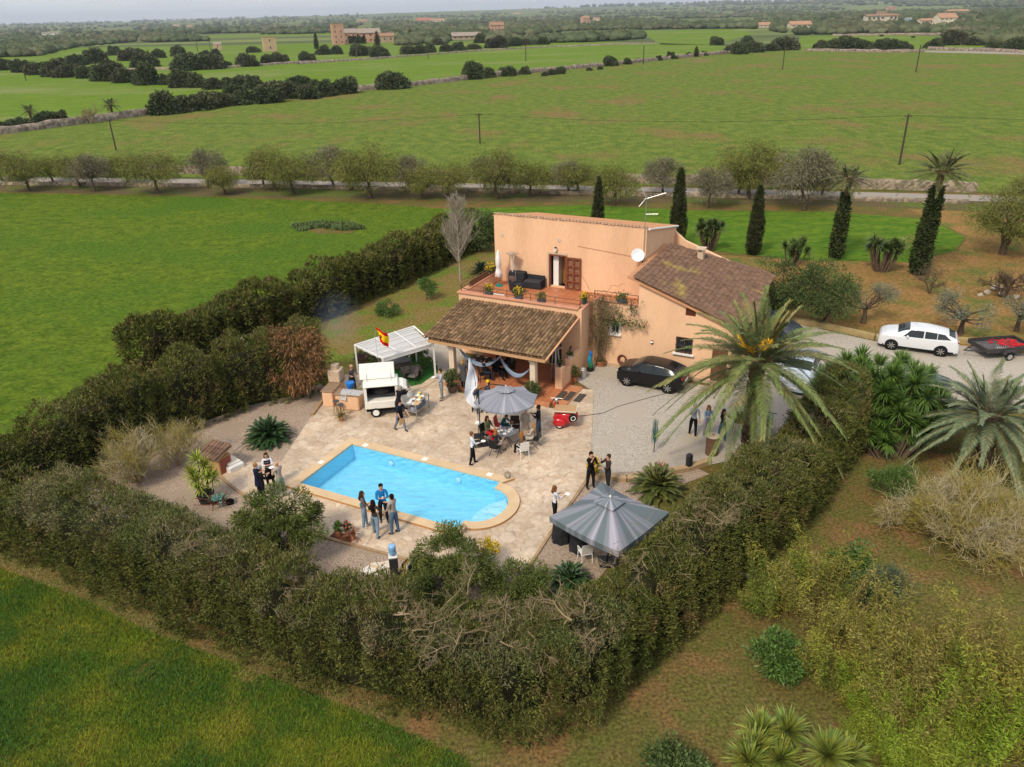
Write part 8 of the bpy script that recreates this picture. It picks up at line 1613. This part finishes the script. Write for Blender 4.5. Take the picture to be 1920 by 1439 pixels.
# bougainvillea / vine
vn = thing('climbing_vine', 'half bare brown climbing vine covering the inner corner of the house', 'vine', uv(-14.6, 39.6)); segs = []; rv = random.Random(6)
def vp(u, z, o=.0): return uv(u, 39.62+o-.0, z)-Vector(vn.location)
for i in range(30):
    u = rv.gauss(-14.35, .12); p = vp(u, 0, -.08)
    tu = rv.gauss(-14.3, .45); tz = rv.uniform(2.2, 4.6)
    for j in range(8): t = (j+1)/8; q = vp(u+(tu-u)*t**1.5+rv.gauss(0, .05), tz*t, -.08-.16*rv.random()); segs.append((tuple(p), tuple(q), .02*(1-t*.6), .02*(1-t*.7))); p = q
tw = []
for i in range(420):
    z = rv.uniform(1.2, 4.5); u = rv.gauss(-14.3+(.15 if z > 3 else 0), .30+.12*(z > 2)); a = rv.random()*6.28; p = vp(u, z, -.1-.25*rv.random()); q = p
    for j in range(3): q2 = q+Vector((rv.gauss(0, .09), rv.gauss(-.02, .07), rv.gauss(-.03, .10))); tw.append((tuple(q), tuple(q2), .006, .005)); q = q2
for (u0, z0, u1, z1, n) in ((-14.2, 3.0, -11.6, 2.95, 9), (-14.2, 3.3, -12.0, 3.5, 8), (-14.6, 4.6, -13.0, 5.2, 8), (-14.2, 4.6, -12.6, 4.6, 8), (-13.4, 3.4, -13.0, 4.6, 5), (-12.5, 3.2, -12.6, 4.5, 5), (-15.0, 4.6, -15.8, 5.6, 6)):
    p = vp(u0, z0, -.05); 
    for j in range(n): t = (j+1)/n; q = vp(u0+(u1-u0)*t, z0+(z1-z0)*t+rv.gauss(0, .08), -.05-.05*rv.random()); tw.append((tuple(p), tuple(q), .012, .010)); p = q
segs_mesh('stems', segs+tw, M('vine_twig', (.20, .145, .09), (.14, .10, .06), 3, .9, island=.3), vn)
P = []
for i in range(330):
    k = rv.random()
    if k < .42: u, z = rv.uniform(-14.1, -11.6), 3.0+rv.gauss(0, .14)
    elif k < .6: u, z = rv.gauss(-12.5, .22), rv.uniform(3.6, 4.4)
    elif k < .75: u, z = rv.gauss(-13.3, .3), rv.gauss(3.5, .2)
    else: u, z = rv.gauss(-14.3, .5), rv.uniform(1.5, 4.6)
    P.append(tuple(vp(u, z, -.12-.12*rv.random())))
P = np.array(P); V, F = tufts(P, rn(len(P), 3)*.5+np.array([.0, -.8, .1]), 4, .11, .06, .8, .2, .05); mesh_np('leaves', V, F, shrm, vn)
P = np.array([tuple(vp(rv.gauss(-14.35, .36), rv.uniform(1.3, 4.4), -.15-.2*rv.random())) for _ in range(500)]); V, F = tufts(P, rn(len(P), 3)*.6+np.array([0, -.6, -.2]), 4, .09, .04, .9, .3, .05); mesh_np('dry_leaves', V, F, M('vine_dry', (.20, .17, .085), (.16, .12, .06), 2, .9, island=.4), vn)
# ================================================================ background: poles, farm buildings
polem = M('pole_wood', (.075, .058, .045), None, rough=.9)
for i, (x, yb, yt, r, lb) in enumerate(((218, 283, 225, .13, 'weathered wooden utility pole at the left, standing behind the row of trees'), (1686, 310, 215, .14, 'leaning wooden utility pole at the right in the weedy field'), (900, 270, 213, .13, 'wooden utility pole in the middle of the weedy field'), (49, 152, 118, .2, 'thin utility pole in the left meadow'), (1467, 132, 82, .16, 'thin utility pole near the top of the weedy field'), (1717, 136, 85, .18, 'thin utility pole at the top right of the weedy field'), (803, 111, 80, .2, 'thin far pole in the bright meadow, the left one'), (986, 115, 78, .2, 'thin far pole in the bright meadow, the middle one'), (1206, 120, 85, .2, 'thin far pole by the diagonal stone wall'), (371, 97, 75, .25, 'far pole among the upper hedgerow bushes, left one'), (395, 95, 73, .25, 'far pole among the upper hedgerow bushes, right one'), (669, 107, 86, .6, 'thick dark post in front of the farm complex'))):
    b = at(x, yb); h = hz(x, yb, yt); mb = MB(); mb.tube([(0, 0, 0), (0, 0, h)], [r, r*.75], 6); mb.box((0, 0, h-.25), (1.0 if i < 3 else .3, .1, .1)); o = mb.build('utility_pole', polem); o.location = b; tag(o, lb, 'utility pole')
wirem = M('wire', (.05, .05, .05), None, rough=.8)
def wire(label, a, b, sag):
    A, B = Vector(a), Vector(b); mb = MB(); mb.tube([A.lerp(B, t)-Vector((0, 0, sag*4*t*(1-t))) for t in np.linspace(0, 1, 13)], .022, 3); tag(mb.build('power_line', wirem), label, 'cable')
p1, p2, p3 = at(218, 283), at(900, 270), at(1686, 310); p1.z = 4.8; p2.z = 4.6; p3.z = 6.2
wire('thin power line strung from the left pole to the middle pole', p1, p2, 1.0); wire('thin power line strung from the middle pole to the leaning right pole', p2, p3, 1.0); wire('thin power line leaving the leaning right pole towards the right', p3, p3+Vector((60, -14, 0)), .8)
def fwall(name, c): return M(name, c, tuple(x*.8 for x in c), .3, .9)
fw = {'pink': fwall('farm_pink', (.52, .31, .22)), 'stone': fwall('farm_stone', (.42, .31, .22)), 'cream': fwall('farm_cream', (.66, .57, .46)), 'white': fwall('farm_white', (.75, .73, .70)), 'ochre': fwall('farm_ochre', (.52, .38, .24))}
froof = M('farm_roof', (.34, .20, .13), (.26, .16, .11), .5, .9); froof2 = M('farm_roof_orange', (.43, .25, .16), (.36, .21, .14), .5, .9); froof3 = M('farm_roof_grey', (.33, .27, .22), (.27, .22, .19), .5, .9)
def farm(label, px, yb, wpx, hpx, wm_, rm_, rot=0.0, asp=.8, gable=.3, nwin=3, floors=2, name='farmhouse', flat=False, chim=False):
    s = mpp(px, yb); w_ = wpx*s; h = hpx*s; d_ = w_*asp; root = thing(name, label, 'building', at(px, yb), rot); mb = MB(); gh = h*gable; eh = h-gh
    if flat: mb.box((0, 0, eh/2), (w_, d_, eh))
    else: mb.add([(x, y, z) for z in (0, eh) for x, y in ((-w_/2, -d_/2), (w_/2, -d_/2), (w_/2, d_/2), (-w_/2, d_/2))]+[(-w_/2, 0, h), (w_/2, 0, h)], [(0, 1, 5, 4), (2, 3, 7, 6), (1, 2, 6, 9, 5), (3, 0, 4, 8, 7), (4, 5, 9, 8), (6, 7, 8, 9)])
    mb.build('wall', wm_, root); mb = MB(); o_ = w_*.03
    if flat: mb.box((0, 0, eh+.15), (w_+o_, d_+o_, .3))
    else:
        mb.slab([(-w_/2-o_, -d_/2-o_, eh-.1), (w_/2+o_, -d_/2-o_, eh-.1), (w_/2+o_, 0, h+.15), (-w_/2-o_, 0, h+.15)], .25); mb.slab([(w_/2+o_, d_/2+o_, eh-.1), (-w_/2-o_, d_/2+o_, eh-.1), (-w_/2-o_, 0, h+.15), (w_/2+o_, 0, h+.15)], .25)
    rf = mb.build('roof', rm_, root)
    if chim: mb = MB(); mb.box((w_*.25, 0, h+.4), (.9, .9, 1.6)); mb.build('chimney', wm_, rf)
    for f in range(floors):
        for i in range(nwin):
            x = -w_/2+w_*(i+.5)/nwin; z = eh*(f+.55)/floors
            if (i+f) % 5 == 4: continue
            mb = MB(); mb.box((x, -d_/2-.03, z), (w_*.07+.25, .06, eh/floors*.34)); mb.build('window', farmwin, root)
    return root
farmwin = M('far_window', (.06, .05, .045), None, rough=.4)
farm('tall square pink stone tower with flat roof over the farm complex', 635, 84, 21, 38, fw['pink'], froof, .35, 1, .08, 2, 4, 'farm_tower', True)
farm('pink gabled farmhouse with ivy right of the square tower', 655, 82, 26, 25, fw['pink'], froof3, .3, 1.4, .25, 2, 2)
farm('long low pink farm wing behind the ivy gable', 690, 80, 46, 24, fw['pink'], froof3, .15, .6, .3, 4, 2)
farm('low farm outbuilding at the right end of the farm complex', 722, 80, 34, 16, fw['stone'], froof, .1, .5, .3, 3, 1)
farm('ruined square stone tower standing alone left of the farm', 507, 97, 23, 26, fw['ochre'], froof, .4, .9, .05, 1, 2, 'ruined_tower', True)
farm('small broken stone hut among bushes left of the ruined tower', 409, 94, 14, 13, fw['ochre'], froof3, .3, .8, .2, 1, 1)
farm('stone farmhouse with gabled roof above the wood in the middle distance', 931, 58, 26, 15, fw['pink'], froof, .2, .7, .35, 4, 2, chim=True)
farm('long low stone barn with tiled roof in front of the middle wood', 874, 74, 52, 12, fw['stone'], froof3, .1, .45, .45, 5, 1)
farm('tiny white house on the plain above the middle wood', 969, 34, 11, 9, fw['white'], froof2, .2, .8, .25, 2, 1)
farm('pinkish house between trees on the plain right of centre', 1097, 44, 14, 12, fw['pink'], froof2, .4, .9, .2, 2, 2)
farm('low building right beside the pinkish house on the plain', 1118, 40, 11, 6, fw['cream'], froof2, .1, .6, .3, 2, 1)
farm('orange roofed bungalow in the trees at the top right', 1498, 52, 40, 11, fw['cream'], froof2, .1, .5, .5, 4, 1)
farm('smaller orange roofed building left of the bungalow', 1432, 52, 22, 9, fw['cream'], froof2, .1, .6, .5, 3, 1)
farm('long cream country house with a square middle tower at the top right', 1650, 40, 58, 12, fw['cream'], froof, .05, .3, .2, 7, 1)
farm('square tower rising from the long cream country house', 1651, 38, 14, 17, fw['stone'], froof, .05, 1, .1, 2, 2, 'country_tower', True)
farm('cream villa with orange hipped roof at the top right', 1770, 46, 34, 19, fw['cream'], froof2, .1, .7, .4, 4, 2)
farm('low annex left of the cream villa', 1736, 46, 32, 10, fw['cream'], froof2, .1, .6, .3, 4, 1)
farm('small bright blue shed between the country house and the villa', 1702, 42, 11, 8, M('shed_blue', (.25, .45, .68), None, rough=.6), froof3, .1, .7, .2, 1, 1, 'shed')
farm('pinkish far house on the skyline above the country house', 1669, 22, 15, 9, fw['pink'], froof, .1, .6, .3, 2, 1)
farm('long pale far building near the right skyline', 1793, 27, 38, 8, fw['cream'], froof2, .05, .3, .3, 6, 1)
farm('white warehouse on the hazy plain at the far left', 97, 66, 30, 5, fw['white'], froof3, .05, .4, .2, 3, 1)
farm('red roofed long building on the plain right of the farm tower', 795, 42, 28, 7, fw['cream'], M('farm_roof_red', (.42, .14, .10), None, rough=.9), .05, .4, .5, 5, 1)
farm('white walled hall next to the red roofed long building', 822, 42, 22, 6, fw['white'], froof2, .05, .5, .5, 3, 1)
farm('pale far house on the left plain, left one', 332, 52, 12, 5, fw['cream'], froof2, .1, .6, .3, 2, 1); farm('pale far house on the left plain, right one', 357, 53, 9, 5, fw['pink'], froof2, .1, .6, .3, 2, 1); farm('small pale building on the plain left of the tower', 474, 44, 14, 5, fw['cream'], froof2, .1, .6, .3, 2, 1)
farm('pale pink house left of the red roofed building', 680, 44, 16, 6, fw['pink'], froof2, .1, .6, .3, 2, 1)
# ivy and cypresses at the farm
ivy_ = mesh_np('ivy', *(lambda P: tufts(P, unit(rn(len(P), 3)+np.array([0, -1, .3])), 4, 1.2, .8, .8))(np.array([tuple(at(x, 84-.2, 0)+Vector((0, -3, z))) for x, z in ((random.Random(i).uniform(656, 688), random.Random(i+999).uniform(1, 6)) for i in range(350))])), ivym); tag(ivy_, 'dark green ivy clothing the front of the pink farm wing', 'ivy')
for lb, x, yb, yt, wd in (('dark cypress standing before the right part of the farm', 708, 86, 60, 10), ('thin dark cypress left of the farm tower', 594, 92, 64, 7), ('dark cypress right of the farm complex', 769, 72, 56, 6), ('small dark cypress in the meadow by the diagonal wall at the right', 1305, 107, 88, 9)):
    b = at(x, yb); h = hz(x, yb, yt); s = mpp(x, yb); r = wd*s/2; P = []; n = 320; t = RNG.random(n); a = RNG.random(n)*6.28; rr_ = r*np.minimum(1, (1-t)**.6*1.3); P = np.stack([rr_*np.cos(a), rr_*np.sin(a), t*h], 1); V, F = tufts(P, np.stack([np.cos(a), np.sin(a), np.full(n, .8)], 1), 5, h*.07, h*.03, .5); root = thing('cypress_tree', lb, 'cypress', b); mesh_np('crown', V, F, cypm, root); mb = MB(); mb.lathe((0, 0, 0), [(r*.6, 0), (r*.8, h*.4), (.05, h*.95)], 8); mb.build('inner_branches', branchcore, root)
# cattle on the far field
cowm = M('cow_dark', (.03, .022, .018), None, rough=.9)
for i, (x, y) in enumerate(((1652, 70), (1712, 73))):
    s = .95; mb = MB(); mb.ell((0, 0, 1.05), (1.1, .42, .5), 10, 7); mb.ell((.95, 0, 1.25), (.45, .25, .32), 8, 6); mb.ell((1.45, 0, 1.1), (.32, .16, .2), 8, 6)
    for sx in (-.8, .75):
        for sy in (-.22, .22): mb.tube([(sx, sy, .9), (sx+.03, sy, .45), (sx, sy, 0)], [.17, .10, .08], 6)
    mb.tube([(-1.05, 0, 1.3), (-1.2, 0, .6)], .04, 5); o = mb.build('cow', cowm, smooth=True); o.location = at(x, y); o.rotation_euler[2] = i*2.5; tag(o, ('dark cow grazing behind the long bush row, left one', 'dark cow grazing at the right end of the long bush row')[i], 'cow')
# smoke drifting over the hedge
sm = bpy.data.materials.new('smoke'); sm.use_nodes = True; t = sm.node_tree; t.nodes.clear(); o_ = nd(t, 'ShaderNodeOutputMaterial'); pv = nd(t, 'ShaderNodeVolumePrincipled'); pv.inputs['Color'].default_value = (.55, .7, .95, 1)
tc_ = nd(t, 'ShaderNodeTexCoord'); n_ = nd(t, 'ShaderNodeTexNoise'); n_.inputs['Scale'].default_value = 1.2; L = t.links.new; L(tc_.outputs['Object'], n_.inputs['Vector']); ln = nd(t, 'ShaderNodeVectorMath', operation='LENGTH'); L(tc_.outputs['Object'], ln.inputs[0])
mr = nd(t, 'ShaderNodeMapRange'); mr.inputs[1].default_value = 0; mr.inputs[2].default_value = 1.0; mr.inputs[3].default_value = .20; mr.inputs[4].default_value = 0; L(ln.outputs['Value'], mr.inputs[0]); mm_ = nd(t, 'ShaderNodeMath', operation='MULTIPLY'); L(mr.outputs[0], mm_.inputs[0]); L(n_.outputs[0], mm_.inputs[1]); L(mm_.outputs[0], pv.inputs['Density']); L(pv.outputs[0], o_.inputs['Volume'])
mb = MB(); mb.ell((0, 0, 0), (1, 1, 1), 16, 10); o = mb.build('smoke', sm); o.location = at(628, 600, 2.2)+Vector((.3, -.6, .2)); o.scale = (1.7, 1.4, 2.0); tag(o, 'faint bluish smoke drifting in front of the long dark hedge', 'smoke', kind='stuff')
# ================================================================ haze (air of the far plain)
hz_ = bpy.data.materials.new('haze_air'); hz_.use_nodes = True; t = hz_.node_tree; t.nodes.clear(); o_ = nd(t, 'ShaderNodeOutputMaterial'); pv = nd(t, 'ShaderNodeVolumePrincipled')
pv.inputs['Color'].default_value = (.80, .88, 1.0, 1); pv.inputs['Density'].default_value = .000085; pv.inputs['Anisotropy'].default_value = .2; t.links.new(pv.outputs[0], o_.inputs['Volume'])
mb = MB(); mb.box((0, 6900, 90), (26000, 15800, 184)); o = mb.build('haze', hz_); tag(o, kind='stuff'); o['label'] = 'thin bluish haze over the distant plain'
